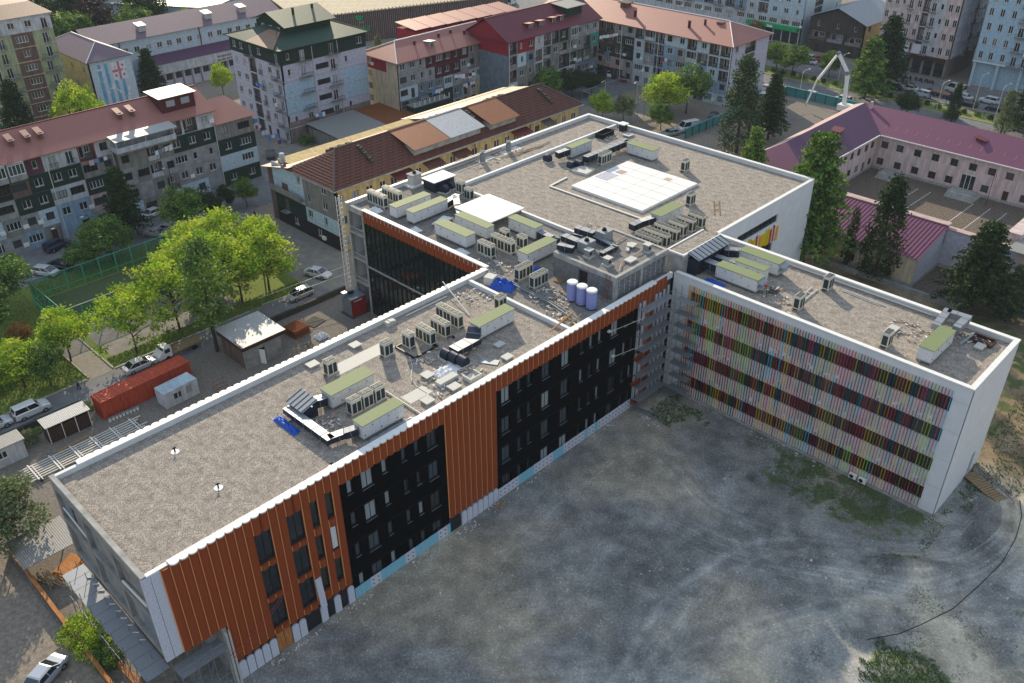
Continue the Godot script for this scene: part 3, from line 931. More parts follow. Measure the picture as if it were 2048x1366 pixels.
func build_school_roof() -> void:
	var s := school
	part(s, "gravel_roof", geo().box(0.5, 15.7, -16.2, 48.3, 15.92, -0.3), M["gravel"])
	part(s, "gravel_roof", geo().box(48.8, 15.7, -16.2, 66.4, 15.9, -0.3).box(52.2, 15.7, -44.2, 66.7, 15.9, -16.2), M["gravel_dark"])
	part(s, "gravel_roof", geo().box(67.2, 15.7, -37.7, 103.5, 15.92, -2.1).box(66.7, 15.7, -44.1, 103.5, 15.94, -38.2), M["gravel"])
	part(s, "gravel_roof", geo().box(67.0, 15.7, -2.1, 78.7, 15.91, 34.5), M["gravel"])
	# parapets
	var copies := [[0.02, -0.42, 60.0, -0.02], [0.02, -16.6, 51.6, -16.15]]
	part(s, "parapet", geo().box(0.45, 15.7, -0.36, 66.6, 16.4, -0.02), M["white"])
	part(s, "parapet", geo().box(0.45, 15.7, -16.6, 51.9, 16.4, -16.25), M["white"])
	part(s, "parapet", geo().box(0.0, 16.2, -16.6, 0.42, 16.52, -0.05), M["concrete_lt"])
	part(s, "parapet", geo().box(52.4, 15.7, -44.5, 103.9, 16.4, -44.15).box(103.55, 15.7, -44.1, 103.9, 16.4, -1.85).box(79.06, 15.7, -2.15, 103.5, 16.4, -1.82), M["white"])
	part(s, "parapet", geo().box(66.72, 15.7, 0.6, 67.05, 16.4, 34.85).box(78.7, 15.7, -1.8, 79.04, 16.4, 34.85).box(67.05, 15.7, 34.5, 78.7, 16.4, 34.88), M["white"])
	part(s, "parapet", geo().box(51.92, 15.7, -40.6, 52.25, 16.4, -16.65), M["white"])
	# copings
	var flatx := Basis(Vector3(1, 0, 0), Vector3(0, 0, 1), Vector3(0, -1, 0))
	var cg := geo().prism(scallop(2.22, 79, 0.77, -0.46, 0.3, 1.0), Transform3D(flatx, Vector3(0, 16.56, 0.04)), 0.13)
	part(s, "coping", cg, M["coping"])
	part(s, "coping", geo().box(0.42, 16.4, -0.42, 2.2, 16.46, -0.02), M["coping"])
	var sc2 := scallop(2.4, 64, 0.77, 0.44, 0.3, -1.0)
	sc2.reverse()
	part(s, "coping", geo().prism(sc2, Transform3D(flatx, Vector3(0, 16.56, -16.62)), 0.13), M["coping"])
	part(s, "coping", geo().box(51.8, 16.42, -40.75, 52.4, 16.57, -16.7), M["coping"])
	part(s, "coping", geo().box(51.9, 16.42, -44.56, 103.96, 16.57, -44.05), M["coping"])
	part(s, "coping", geo().box(103.45, 16.42, -44.04, 103.98, 16.575, -1.8), M["coping"])
	part(s, "coping", geo().box(79.1, 16.42, -2.24, 103.44, 16.57, -1.76), M["coping"])
	part(s, "coping", geo().box(66.62, 16.42, 0.3, 67.16, 16.57, 34.4), M["coping"])
	part(s, "coping", geo().box(66.62, 16.42, 34.41, 79.1, 16.58, 34.96), M["coping"])
	part(s, "coping", geo().box(78.56, 16.42, -1.7, 79.1, 16.57, 34.4), M["coping"])
	# low walls that divide the roof
	part(s, "dividing_wall", geo().box(48.35, 15.7, -16.2, 48.75, 16.42, -0.5), M["white"])
	part(s, "dividing_wall", geo().box(66.75, 15.7, -31.0, 67.15, 16.35, -11.0).box(66.75, 15.7, -38.2, 67.15, 16.3, -32.0), M["white"])
	part(s, "dividing_wall", geo().box(67.2, 15.7, -38.15, 103.5, 16.35, -37.75), M["white"])
	# raised white platform
	var pg := geo()
	pg.box(78.3, 15.9, -26.2, 91.5, 16.28, -13.5)
	var plat := part(s, "roof_platform", pg, M["coping"])
	for i in 3:
		part(plat, "platform_joint", geo().box(78.35, 16.281, -23.1 + 3.2 * i, 91.45, 16.287, -23.07 + 3.2 * i), M["kerb"])
	for i in 5:
		part(plat, "platform_joint", geo().box(80.4 + 2.2 * i, 16.288, -26.15, 80.43 + 2.2 * i, 16.294, -13.55), M["kerb"])
	part(plat, "patch", geo().box(86.6, 16.29, -24.8, 88.0, 16.30, -23.5), M["w_pink"])
	part(plat, "patch", geo().box(83.2, 16.29, -25.9, 86.0, 16.30, -23.6), M["w_lilac"])
	part(plat, "patch", geo().box(89.2, 16.29, -18.0, 90.3, 16.30, -17.0), M["w_cream"])
	var p2 := geo()
	p2.box(60.0, 17.15, -31.0, 66.4, 17.3, -24.1)
	var plat2 := part(s, "roof_platform", p2, M["coping"])
	for q in [[60.4, -30.6], [60.4, -24.5], [66.0, -30.6], [66.0, -24.5]]:
		part(plat2, "leg", geo().box(q[0] - 0.1, 15.9, q[1] - 0.1, q[0] + 0.1, 17.15, q[1] + 0.1), M["steel"])
	for i in 5:
		part(plat2, "platform_joint", geo().box(60.05, 17.301, -29.9 + 1.15 * i, 66.35, 17.307, -29.88 + 1.15 * i), M["kerb"])
	# block penthouse
	var ph := geo()
	ph.box(57.35, 15.9, -10.3, 66.5, 18.7, -1.3)
	part(s, "penthouse_wall", ph, M["block"])
	var ppt := Transform3D(Basis(Vector3(0, 0, 1), Vector3.UP, Vector3(-1, 0, 0)), Vector3(57.0, 0, -10.5))
	part(s, "penthouse_front", geo().holed(0, 15.9, 9.3, 18.35, [[3.9, 15.9, 5.3, 18.1]], 0.34), M["block"], ppt)
	part(s, "doorway", geo().box(3.9, 15.92, -0.33, 5.3, 18.1, -0.3), M["interior"], ppt)
	part(s, "penthouse_beam", geo().box(56.98, 18.35, -10.52, 66.85, 18.95, -10.1).box(56.98, 18.35, -10.1, 57.4, 18.95, -1.5).box(56.98, 18.35, -1.5, 66.85, 18.95, -1.08).box(66.45, 18.35, -10.1, 66.85, 18.95, -1.5), M["concrete_lt"])
	for x in [56.99, 61.6, 66.4]:
		part(s, "penthouse_column", geo().box(x, 15.9, -1.5, x + 0.42, 18.35, -1.09), M["concrete_lt"])
	for i in 9:
		var sp := geo()
		for k in 9:
			sp.tbox(at(57.9 + i * 0.98, 16.2 + k * 0.25 + 0.04 * sin(k * 3.0 + i), -1.285), 0.07, 0.09, 0.03)
		if i != 4:
			part(s, "mortar_spots", sp, M["coping"]).set_meta("kind", "stuff")
	part(s, "penthouse_roof", geo().box(57.4, 18.7, -10.1, 66.45, 18.82, -1.5), M["gravel_dark"])
	# second head house over the fin wing stair
	part(s, "headhouse_wall", geo().box(67.4, 15.9, -1.78, 75.0, 18.35, 0.7), M["concrete_lt"])
	part(s, "headhouse_roof", geo().box(67.6, 18.35, -1.6, 74.9, 18.45, 0.5), M["gravel"])
	part(s, "headhouse_edge", geo().box(67.38, 18.35, -1.8, 75.02, 18.55, -1.6).box(67.38, 18.35, 0.5, 75.02, 18.55, 0.72).box(67.38, 18.35, -1.6, 67.6, 18.55, 0.5), M["coping"])
	var lh := geo()
	lh.box(68.4, 15.9, 0.74, 75.0, 17.9, 2.0)
	part(s, "louvre_house", lh, M["duct_dark"])
	var slope := Transform3D(Basis(Vector3(1, 0, 0), deg_to_rad(17)), Vector3(71.7, 18.3, 1.5))
	var hood := part(s, "louvre_hood", geo().tbox(slope, 6.9, 0.08, 1.75), M["galv"])
	for i in 9:
		part(hood, "hood_seam", geo().tbox(slope * at(-3.2 + 0.8 * i, 0.06, 0), 0.06, 0.05, 1.75), M["duct_dark"])

# ---------- rooftop plant ----------
func air_handler(x0: float, z0: float, x1: float, z1: float, label: String, seed_k: int) -> void:
	var along_x := x1 - x0 > z1 - z0
	var L := (x1 - x0) if along_x else (z1 - z0)
	var D := (z1 - z0) if along_x else (x1 - x0)
	# local: length along x, front (visible long side) at +z
	var o := thing("air_handling_unit", label, "air handler", Vector3((x0 + x1) / 2, 15.92, (z0 + z1) / 2), 0.0 if along_x else -PI / 2, "air handlers on the roofs")
	var h0 := 0.34
	var h1 := 1.78
	part(o, "base_frame", geo().box(-L / 2, h0 - 0.14, -D / 2, L / 2, h0, D / 2), M["steel"])
	for sx in [-1, 0, 1]:
		for sz in [-1, 1]:
			part(o, "foot", geo().box(sx * (L / 2 - 0.2) - 0.07, 0, sz * (D / 2 - 0.12) - 0.07, sx * (L / 2 - 0.2) + 0.07, h0 - 0.14, sz * (D / 2 - 0.12) + 0.07), M["steel"])
	part(o, "casing", geo().box(-L / 2, h0, -D / 2, L / 2, h1, D / 2), M["ahu_white"])
	part(o, "lid", geo().box(-L / 2 - 0.08, h1, -D / 2 - 0.08, L / 2 + 0.08, h1 + 0.07, D / 2 + 0.08), M["ahu_green"])
	var n := 5
	for i in n:
		for r in 2:
			var px := -L / 2 + 0.05 + (L - 0.1) * i / n
			var g := geo()
			var y := h0 + 0.05 + r * 0.7
			g.box(px + 0.02, y, D / 2, px + (L - 0.1) / n - 0.02, y + 0.64, D / 2 + 0.025)
			var d := part(o, "door_panel", g, M["ahu_white"])
			if (i + r + seed_k) % 2 == 0:
				part(d, "handle", geo().box(px + 0.1, y + 0.26, D / 2 + 0.025, px + 0.16, y + 0.4, D / 2 + 0.07), M["tyre"])
	for sgn in [-1, 1]:
		part(o, "end_panel", geo().box(sgn * L / 2 - 0.02, h0 + 0.1, -D / 2 + 0.1, sgn * L / 2 + 0.02, h1 - 0.1, D / 2 - 0.1), M["ahu_white"])
	if seed_k % 3 == 0:
		var hd := geo()
		hd.tbox(Transform3D(Basis(Vector3(0, 0, 1), -0.5), Vector3(L / 2 + 0.28, h1 - 0.25, 0)), 0.7, 0.04, D)
		hd.tbox(Transform3D(Basis(Vector3(0, 0, 1), -0.5), Vector3(L / 2 + 0.28, h1 - 0.85, 0)), 0.7, 0.04, D)
		part(o, "intake_hood", hd, M["galv"])

func condenser(x0: float, z0: float, modules: int, along_x: bool, label: String) -> void:
	var key := "vrf%d" % modules
	var o := thing("condenser_unit", label, "condenser", Vector3.ZERO, 0.0, "beige condensers on the roofs")
	var L := 1.2 * modules
	o.rotation.y = 0.0 if along_x else -PI / 2
	o.position = Vector3(x0 + (L / 2 if along_x else 0.42), 15.92, z0 + (0.42 if along_x else L / 2))
	if not cache.has(key):
		var fr := geo()
		for sz in [-0.35, 0.35]:
			fr.box(-L / 2 - 0.1, 0.0, sz - 0.06, L / 2 + 0.1, 0.26, sz + 0.06)
		cache[key] = fr.mesh()
		var b := geo()
		for m in modules:
			var x := -L / 2 + 1.2 * m
			b.box(x + 0.02, 0.26, -0.4, x + 1.18, 1.86, 0.4)
		cache[key + "b"] = b.mesh()
		cache["vrf_coil"] = geo().box(0.12, 0.42, 0, 1.08, 1.5, 0.02).mesh()
		cache["vrf_post"] = geo().box(0.56, 0.42, 0.02, 0.64, 1.5, 0.035).mesh()
		cache["vrf_side"] = geo().box(0, 0.42, -0.28, 0.02, 1.5, 0.28).mesh()
		var fan := geo()
		fan.box(-0.26, 0, -0.3, 0.26, 0.04, 0.3)
		cache["vrf_fan"] = fan.mesh()
		var gr := geo()
		for k in 7:
			gr.box(-0.25, 0.04, -0.28 + 0.085 * k, 0.25, 0.055, -0.25 + 0.085 * k)
		cache["vrf_grille"] = gr.mesh()
	part(o, "skid", cache[key], M["concrete_lt"])
	for m in modules:
		var x := -L / 2 + 1.2 * m
		var cs := part(o, "casing", geo().box(x + 0.02, 0.26, -0.4, x + 1.18, 1.86, 0.4), M["beige"])
		var cf := part(o, "coil", cache["vrf_coil"], M["coil"], at(x, 0, 0.4))
		part(cf, "post", cache["vrf_post"], M["beige"])
		for k in 2:
			var f := part(o, "fan", cache["vrf_fan"], M["coil"], at(x + 0.32 + 0.56 * k, 1.86, 0))
			part(f, "grille", cache["vrf_grille"], M["grille"])
	part(o, "coil", cache["vrf_side"], M["coil"], at(-L / 2 - 0.005, 0, 0))
	part(o, "coil", cache["vrf_side"], M["coil"], at(L / 2 - 0.015, 0, 0))

# rectangular duct along a list of points (centre line of the duct), with flanged joints
func duct(label: String, pts: Array, w: float, h: float, m := "duct_dark", legs := true) -> void:
	var o := thing("air_duct", label, "duct", Vector3(pts[0].x, 15.92, pts[0].z), 0.0, "air ducts on the roofs")
	var off := -o.position
	for i in pts.size() - 1:
		var a: Vector3 = pts[i] + off
		var b: Vector3 = pts[i + 1] + off
		var d := (b - a).normalized()
		var ext := w * 0.5 if i < pts.size() - 2 and absf(d.y) < 0.5 else 0.0
		part(o, "duct_section", geo().bar(a, b + d * ext, w + 0.004 * i, h + 0.004 * i), M[m])
		part(o, "duct_top", geo().bar(a + Vector3(0, h / 2 + 0.012, 0), b + d * ext + Vector3(0, h / 2 + 0.012, 0), w * 0.98, 0.02), M["galv"])
		var n := int((b - a).length() / 1.1)
		for k in n:
			var c := a.lerp(b, (k + 0.5) / n)
			part(o, "flange", geo().bar(c - d * 0.025, c + d * 0.025, w + 0.08, h + 0.1), M["steel"])
		if legs and a.y - h / 2 > 0.15:
			var c := (a + b) / 2
			var sd := d.cross(Vector3.UP).normalized() * (w / 2 - 0.05)
			for q in [c + sd, c - sd]:
				part(o, "leg", geo().tube(Vector3(q.x, 0, q.z), Vector3(q.x, minf(a.y, b.y) - h / 2, q.z), 0.03), M["steel"])

func elbow_hood(label: String, x: float, z: float, w: float, r: float, turn: float) -> void:
	var o := thing("duct_elbow", label, "duct", Vector3(x, 15.92, z), turn, "air ducts on the roofs")
	var g := geo()
	var n := 10
	for i in n:
		var a0 := PI * i / n
		var a1 := PI * (i + 1) / n
		var p0 := Vector3(0, sin(a0) * r, -cos(a0) * r)
		var p1 := Vector3(0, sin(a1) * r, -cos(a1) * r)
		var n0 := Vector3(0, sin(a0), -cos(a0))
		var n1 := Vector3(0, sin(a1), -cos(a1))
		var wx := Vector3(w / 2, 0, 0)
		g.smooth_quad([p0 - wx, p0 + wx, p1 + wx, p1 - wx], [n0, n0, n1, n1])
		g.tri(-wx, p0 - wx, p1 - wx)
		g.tri(wx, p1 + wx, p0 + wx)
	part(o, "elbow", g, M["duct_dark"], at(0, 0.5, 0))
	part(o, "riser", geo().box(-w / 2, 0, -r, w / 2, 0.5, r), M["duct_dark"])
	part(o, "curb", geo().box(-w / 2 - 0.15, 0, -r - 0.15, w / 2 + 0.15, 0.12, r + 0.15), M["lid"])

func hatch(x: float, z: float, label: String, w := 1.1, d := 1.1) -> void:
	var o := thing("roof_hatch", label, "roof hatch", Vector3(x, 15.92, z), 0.0, "pale hatch lids on the roofs")
	part(o, "curb", geo().box(-w / 2 + 0.08, 0, -d / 2 + 0.08, w / 2 - 0.08, 0.2, d / 2 - 0.08), M["concrete_lt"])
	part(o, "lid", geo().box(-w / 2, 0.2, -d / 2, w / 2, 0.3, d / 2), M["lid"])

func crumple(w: float, d: float, h: float, sd: int, n := 10) -> Geo:
	var f := FastNoiseLite.new()
	f.seed = sd
	f.frequency = 0.35
	var g := geo()
	var hh := func(i: int, j: int) -> Vector3:
		var u := i / float(n) * 2.0 - 1.0
		var v := j / float(n) * 2.0 - 1.0
		var e := maxf(0.0, 1.0 - pow(u * u, 2.0)) * maxf(0.0, 1.0 - pow(v * v, 2.0))
		var k := f.get_noise_2d(i * 1.7 + sd, j * 1.9)
		var edge := 1.0 + 0.14 * f.get_noise_2d(i * 2.3, j * 2.1 + 40.0)
		return Vector3(u * w / 2 * edge, 0.02 + h * e * (0.55 + 0.7 * k), v * d / 2 * edge)
	for i in n:
		for j in n:
			var a: Vector3 = hh.call(i, j + 1)
			var b: Vector3 = hh.call(i + 1, j + 1)
			var c: Vector3 = hh.call(i + 1, j)
			var e: Vector3 = hh.call(i, j)
			g.tri(a, b, c)
			g.tri(a, c, e)
	return g

func tarp(label: String, x: float, y: float, z: float, w: float, d: float, h: float, m: String, sd: int, turn := 0.0) -> void:
	single("tarpaulin" if m == "tarp_blue" else "plastic_sheet", label, "tarpaulin" if m == "tarp_blue" else "plastic sheet", crumple(w, d, h, sd), M[m], Vector3(x, y, z), turn)

func vent_fan(x: float, y: float, z: float, label: String) -> void:
	var o := thing("roof_fan", label, "roof fan", Vector3(x, y, z), 0.0, "small box fans on the penthouse roof")
	part(o, "base", geo().box(-0.5, 0, -0.5, 0.5, 0.2, 0.5), M["lid"])
	part(o, "casing", geo().box(-0.38, 0.2, -0.38, 0.38, 0.95, 0.38), M["galv"])
	part(o, "cap", geo().box(-0.45, 0.95, -0.45, 0.45, 1.02, 0.45), M["lid"])
	part(o, "outlet", geo().tube(Vector3(-0.1, 0.58, 0.38), Vector3(-0.1, 0.58, 0.41), 0.2, 0.2, 14), M["tyre"])

func build_rooftop_plant() -> void:
	air_handler(22.6, -8.95, 27.6, -7.3, "white air handler with green lid feeding the seamed louvre hood duct", 1)
	air_handler(21.75, -2.8, 26.45, -1.5, "white air handler with green lid close behind the orange scalloped edge", 2)
	air_handler(40.6, -7.5, 45.8, -6.1, "long white air handler with green lid joined to three round duct elbows", 4)
	air_handler(53.9, -37.2, 60.0, -35.8, "white air handler with green lid behind its twin, next to the three-bay condensers", 5)
	air_handler(54.4, -34.3, 60.5, -32.9, "pale blue-white air handler with green lid in front of its twin", 7)
	air_handler(54.3, -28.6, 55.9, -22.7, "white air handler with green lid nearest the orange fringe over the glass front", 8)
	air_handler(57.8, -28.5, 59.1, -22.6, "white air handler with green lid beside the raised white platform on legs", 10)
	air_handler(62.0, -22.8, 63.4, -18.1, "patched white air handler with green lid against the dividing wall", 11)
	air_handler(56.1, -15.4, 61.4, -13.9, "white air handler with green lid just behind the block penthouse", 13)
	air_handler(86.8, -34.7, 91.5, -33.4, "white air handler with green lid and dark bent duct at the far roof wall", 14)
	air_handler(94.3, -28.7, 95.9, -23.7, "large white air handler with green lid at the corner of the white slab", 16)
	air_handler(75.9, -10.4, 80.8, -8.7, "white air handler with green lid behind the rows of beige condensers", 17)
	air_handler(74.6, 3.9, 76.1, 9.2, "tall white air handler with green lid along the outer parapet of the fin wing", 3)
	air_handler(69.4, 4.0, 70.9, 9.5, "strapped white air handler with green lid nearest the coloured fins", 6)
	air_handler(71.9, 5.0, 73.1, 8.8, "small white air handler with green lid squeezed between two others", 19)
	air_handler(68.7, 28.4, 74.0, 29.9, "white air handler with green lid at the free end of the fin wing", 12)
	# condensers: x, z, modules, along x
	var near := {}
	for u in [
		[25.5, -12.8, 1, true, "single beige condenser beside the white roof patch and a hatch"], [31.5, -11.4, 1, true, "single beige condenser at the end of the white roof patch"],
		[23.2, -5.9, 1, true, "beige condenser, first of three between two green-lid air handlers"], [24.6, -5.9, 1, true, "beige condenser, middle of three between two green-lid air handlers"], [26.0, -5.9, 1, true, "beige condenser, last of three between two green-lid air handlers"],
		[34.3, -11.2, 1, false, "single beige condenser on the black steel floor frame"], [36.2, -11.3, 2, false, "double beige condenser on the black steel floor frame beside the single one"], [38.3, -11.3, 2, false, "double beige condenser between a double and a triple one"], [40.5, -12.9, 3, false, "triple beige condenser behind the elbow duct"], [46.2, -9.6, 1, true, "single beige condenser by the roof dividing wall"],
		[54.5, -20.9, 2, false, "double beige condenser near the orange fringe over the glass front"], [56.9, -21.0, 3, false, "triple beige condenser behind the double one"], [58.7, -21.3, 1, false, "single beige condenser behind the triple one"], [59.0, -18.5, 1, false, "single beige condenser beside the patched air handler"], [52.7, -12.8, 2, true, "double beige condenser by the blue tarpaulin heap"], [52.5, -10.2, 2, true, "double beige condenser beside the penthouse doorway"],
		[54.8, -43.3, 3, false, "triple condenser with dark coils at the unfinished corner"], [57.1, -42.9, 3, false, "second triple condenser with dark coils next to the unfinished corner"], [65.6, -36.8, 1, false, "single condenser beside the dark roof house"], [64.7, -34.2, 1, false, "single condenser in front of the dark roof house"], [87.6, -29.0, 2, true, "double beige condenser between duct and white slab"],
		[94.1, -18.4, 1, true, "lone beige condenser beyond the white slab"], [84.4, -10.7, 1, true, "lone beige condenser beside the end of the white slab"],
		[69.8, -8.3, 3, false, "triple condenser, first in the row of six by the head house"], [71.6, -8.2, 3, false, "triple condenser, second in the row of six by the head house"], [73.7, -8.2, 3, false, "triple condenser, third in the row of six by the head house"], [75.6, -7.3, 2, false, "double condenser, fourth in the row of six by the head house"], [77.5, -7.2, 2, false, "double condenser, fifth in the row of six by the head house"], [79.4, -7.0, 2, false, "double condenser, last in the row of six by the head house"],
		[69.2, 14.2, 1, true, "condenser on the fin wing close to the coloured fins with tripod beside it"], [75.5, 14.4, 1, true, "condenser on the fin wing by the outer parapet casting a long shadow"], [68.6, 24.6, 1, true, "condenser on the fin wing close to the free end air handler"]]:
		condenser(u[0], u[1], u[2], u[3], u[4])
	# ducts
	var o := thing("louvre_hood", "dark duct house with sloping seamed grey louvre hood on the orange wing", "hood", Vector3(19.7, 15.92, -10.2))
	part(o, "housing", geo().box(0.1, 0, 0, 1.6, 1.2, 2.4), M["duct_dark"])
	var tl := Transform3D(Basis(Vector3(0, 0, 1), 0.3), Vector3(0.75, 1.5, 1.2))
	var hd := part(o, "roof", geo().tbox(tl, 1.9, 0.07, 2.7), M["galv"])
	for i in 5:
		part(hd, "seam", geo().tbox(tl * at(0, 0.05, -1.2 + 0.6 * i), 1.9, 0.05, 0.05), M["duct_dark"])
	duct("dark U-shaped duct with silver top looping between two air handlers on the orange wing", [Vector3(19.3, 16.6, -9.9), Vector3(19.35, 16.6, -3.4), Vector3(21.0, 16.6, -3.0)], 0.85, 0.55)
	duct("short transition duct between seamed hood and air handler", [Vector3(21.2, 16.9, -8.6), Vector3(22.55, 16.9, -8.1)], 0.9, 0.8)
	duct("short bent transition duct into the air handler by the orange edge", [Vector3(20.7, 16.7, -2.9), Vector3(21.7, 17.0, -2.2)], 0.8, 0.7)
	for i in 3:
		elbow_hood("dark rounded duct elbow beside the long air handler", 36.1 + 0.15 * i, -6.3 + 1.05 * i, 0.95, 0.55, PI / 2)
	duct("sloping dark duct rising from the round elbows to the long air handler", [Vector3(36.6, 16.7, -5.8), Vector3(39.2, 16.7, -5.8), Vector3(40.5, 17.3, -6.7)], 1.4, 0.6)
	duct("dark stub duct from the patched air handler", [Vector3(62.7, 16.8, -18.0), Vector3(62.6, 16.8, -16.2), Vector3(63.6, 16.5, -15.4)], 1.0, 0.8)
	duct("zigzag dark duct with silver top between platform and air handlers", [Vector3(60.3, 16.7, -33.5), Vector3(63.2, 16.7, -34.2), Vector3(61.2, 16.7, -31.8), Vector3(59.6, 16.7, -29.5)], 0.9, 0.8)
	duct("dark duct with silver top running to the far air handler", [Vector3(84.6, 16.9, -34.6), Vector3(86.7, 17.1, -34.1)], 1.0, 0.9)
	elbow_hood("dark rounded duct elbow at the far roof wall", 83.6, -35.6, 0.9, 0.6, 0.0)
	duct("long dark duct with silver top beside the double condenser", [Vector3(86.2, 16.9, -30.3), Vector3(96.0, 16.9, -30.3), Vector3(96.0, 16.9, -28.8)], 1.0, 0.9)
	elbow_hood("dark rounded duct elbow at the corner of the white slab", 85.2, -30.6, 1.0, 0.6, PI / 2)
	elbow_hood("second dark rounded duct elbow at the corner of the white slab", 84.1, -31.2, 0.9, 0.6, PI / 2)
	duct("dark tapered duct with silver top behind the condenser rows", [Vector3(72.6, 16.6, -10.9), Vector3(74.2, 16.7, -10.7), Vector3(75.9, 17.1, -9.7)], 1.0, 0.8)
	duct("dark ducts with grey tops from the louvre house to the strapped air handler", [Vector3(70.2, 17.0, 2.1), Vector3(70.2, 17.0, 4.0)], 1.1, 0.9)
	duct("dark duct from the louvre house to the tall air handler", [Vector3(74.0, 17.1, 2.1), Vector3(75.3, 17.1, 3.9)], 1.0, 0.9)
	duct("grey duct from the louvre house to the small air handler", [Vector3(72.3, 16.9, 2.1), Vector3(72.5, 16.9, 5.0)], 0.9, 0.7)
	duct("silver looped duct leaning over the parapet of the fin wing", [Vector3(74.0, 17.3, 27.9), Vector3(77.8, 17.3, 27.6), Vector3(78.0, 17.3, 29.6), Vector3(75.2, 17.2, 29.6)], 0.8, 0.7, "galv")
	duct("silver duct across the penthouse roof, farther of two", [Vector3(62.6, 19.5, -11.8), Vector3(62.9, 19.5, -9.2)], 1.0, 0.7)
	duct("silver duct between two fan boxes on the penthouse roof", [Vector3(60.0, 19.4, -11.6), Vector3(60.0, 19.4, -8.6)], 1.0, 0.7)
	duct("long silver duct bending over the penthouse roof", [Vector3(63.0, 19.25, -11.0), Vector3(62.3, 19.25, -5.6), Vector3(59.8, 19.25, -5.6)], 0.6, 0.45)
	duct("silver duct at the street side of the penthouse roof", [Vector3(57.9, 19.3, -10.6), Vector3(58.5, 19.3, -8.7)], 0.7, 0.6)
	duct("silver branching duct on gravel behind the penthouse", [Vector3(65.6, 16.7, -14.6), Vector3(66.4, 16.7, -11.6)], 0.9, 0.7)
	for q in [[60.0, -8.0, "grey fan box with black motor nearest the penthouse doorway"], [63.6, -8.3, "grey fan box with black motor by the bent silver duct"]]:
		var b := thing("fan_box", q[2], "fan box", Vector3(q[0], 18.82, q[1]))
		part(b, "casing", geo().box(-0.85, 0.1, -0.7, 0.85, 1.35, 0.7), M["galv"])
		part(b, "base_rail", geo().box(-0.85, 0, -0.7, 0.85, 0.1, -0.55).box(-0.85, 0, 0.55, 0.85, 0.1, 0.7), M["steel"])
		part(b, "motor", geo().lathe([Vector2(0.3, 0), Vector2(0.3, 0.12), Vector2(0.2, 0.16), Vector2(0.24, 0.3), Vector2(0, 0.34)], Vector3(0, 1.35, 0), 12), M["tyre"])
		part(b, "outlet", geo().box(0.85, 0.5, -0.45, 0.9, 1.2, 0.45), M["coil"])
	vent_fan(59.0, 18.82, -4.2 - 2.6, "small white box fan by the penthouse edge ducts")
	vent_fan(58.9, 18.82, -3.9, "small white box fan with round outlet near the penthouse corner")
	vent_fan(64.8, 18.82, -2.7, "small white box fan alone near the far end of the penthouse roof")
	vent_fan(67.9, 15.92, -11.4, "small white box fan behind the penthouse on gravel")
	var ho := thing("roof_hatch", "pale hatch lid on the penthouse roof", "roof hatch", Vector3(61.5, 18.82, -2.6), 0.0, "pale hatch lids on the roofs")
	part(ho, "lid", geo().box(-0.7, 0.1, -0.5, 0.7, 0.3, 0.5), M["lid"])
	part(ho, "curb", geo().box(-0.6, 0, -0.4, 0.6, 0.1, 0.4), M["concrete_lt"])
	# hatches
	hatch(25.7, -15.0, "pale hatch lid in front of the scalloped far edge, next to a lone condenser", 1.2, 1.0)
	hatch(30.9, -14.8, "pale hatch lid near the white roof patch", 1.1, 1.0)
	hatch(32.5, -5.2, "pale hatch lid beside the debris heap")
	hatch(33.0, -1.8, "pale hatch lid at the orange edge below the debris heap", 1.2, 1.0)
	hatch(41.4, -4.0, "grey-white hatch lid in the shadow of the long air handler", 1.1, 0.8)
	hatch(40.3, -1.75, "grey-white hatch lid near the orange edge, alone", 1.1, 0.9)
	hatch(29.7, -2.0, "pale hatch lid where the hose ends")
	hatch(101.0, -33.6, "pale hatch lid by the far roof corner", 1.4, 1.4)
	hatch(72.8, 24.2, "pale hatch lid beyond the last condenser of the fin wing", 1.3, 1.0)
	hatch(75.6, 32.2, "bluish hatch lid near the free end of the fin wing", 1.3, 0.9)
	single("roof_plate", "large pale plate lying beside the double elbow ducts", "plate", geo().box(-1.2, 0, -1.3, 1.2, 0.35, 1.3), M["lid"], Vector3(84.2, 15.92, -28.9), 0.15)
	single("metal_sheet", "grey metal sheet lying flat near the orange edge", "metal sheet", geo().tbox(Transform3D(Basis(Vector3.UP, 0.5), Vector3(0, 0.05, 0)), 0.9, 0.05, 1.9), M["galv"], Vector3(38.6, 15.93, -2.6))
	single("foam_block", "long white foam block in the debris heap", "foam block", geo().box(-1.2, 0, -0.4, 1.2, 0.4, 0.4), M["lid"], Vector3(33.3, 15.93, -3.2))
	single("foam_block", "open white foam tray in the debris heap", "foam block", geo().box(-0.8, 0, -0.6, 0.8, 0.12, 0.6).box(-0.8, 0.12, -0.6, -0.65, 0.45, 0.6).box(0.65, 0.12, -0.6, 0.8, 0.45, 0.6).box(-0.65, 0.12, 0.45, 0.65, 0.45, 0.6), M["lid"], Vector3(35.4, 15.93, -1.8))
	single("concrete_blocks", "bundle of short white concrete test blocks by the scalloped edge", "concrete block", geo().box(-0.55, 0, -0.3, -0.2, 0.55, 0.3).box(-0.16, 0, -0.3, 0.18, 0.6, 0.3).box(0.22, 0, -0.3, 0.55, 0.52, 0.3), M["lid"], Vector3(36.2, 15.93, -15.5))
	var sf := thing("floor_frame", "black steel floor frame carrying condensers", "steel frame", Vector3(33.6, 15.92, -11.6))
	for q in [[0, 0, 5.6, 0.14], [0, 3.0, 3.2, 3.14], [0, 0, 0.14, 3.1], [3.1, 0, 3.24, 3.1], [5.5, 0, 5.64, 3.1]]:
		part(sf, "beam", geo().box(q[0], 0.0, q[1], q[2], 0.2, q[3]), M["dark_metal"])
	# bright membrane patches, pipes and runs
	part(school, "membrane_patch", geo().box(26.3, 15.921, -13.5, 33.8, 15.94, -11.7), M["lid"])
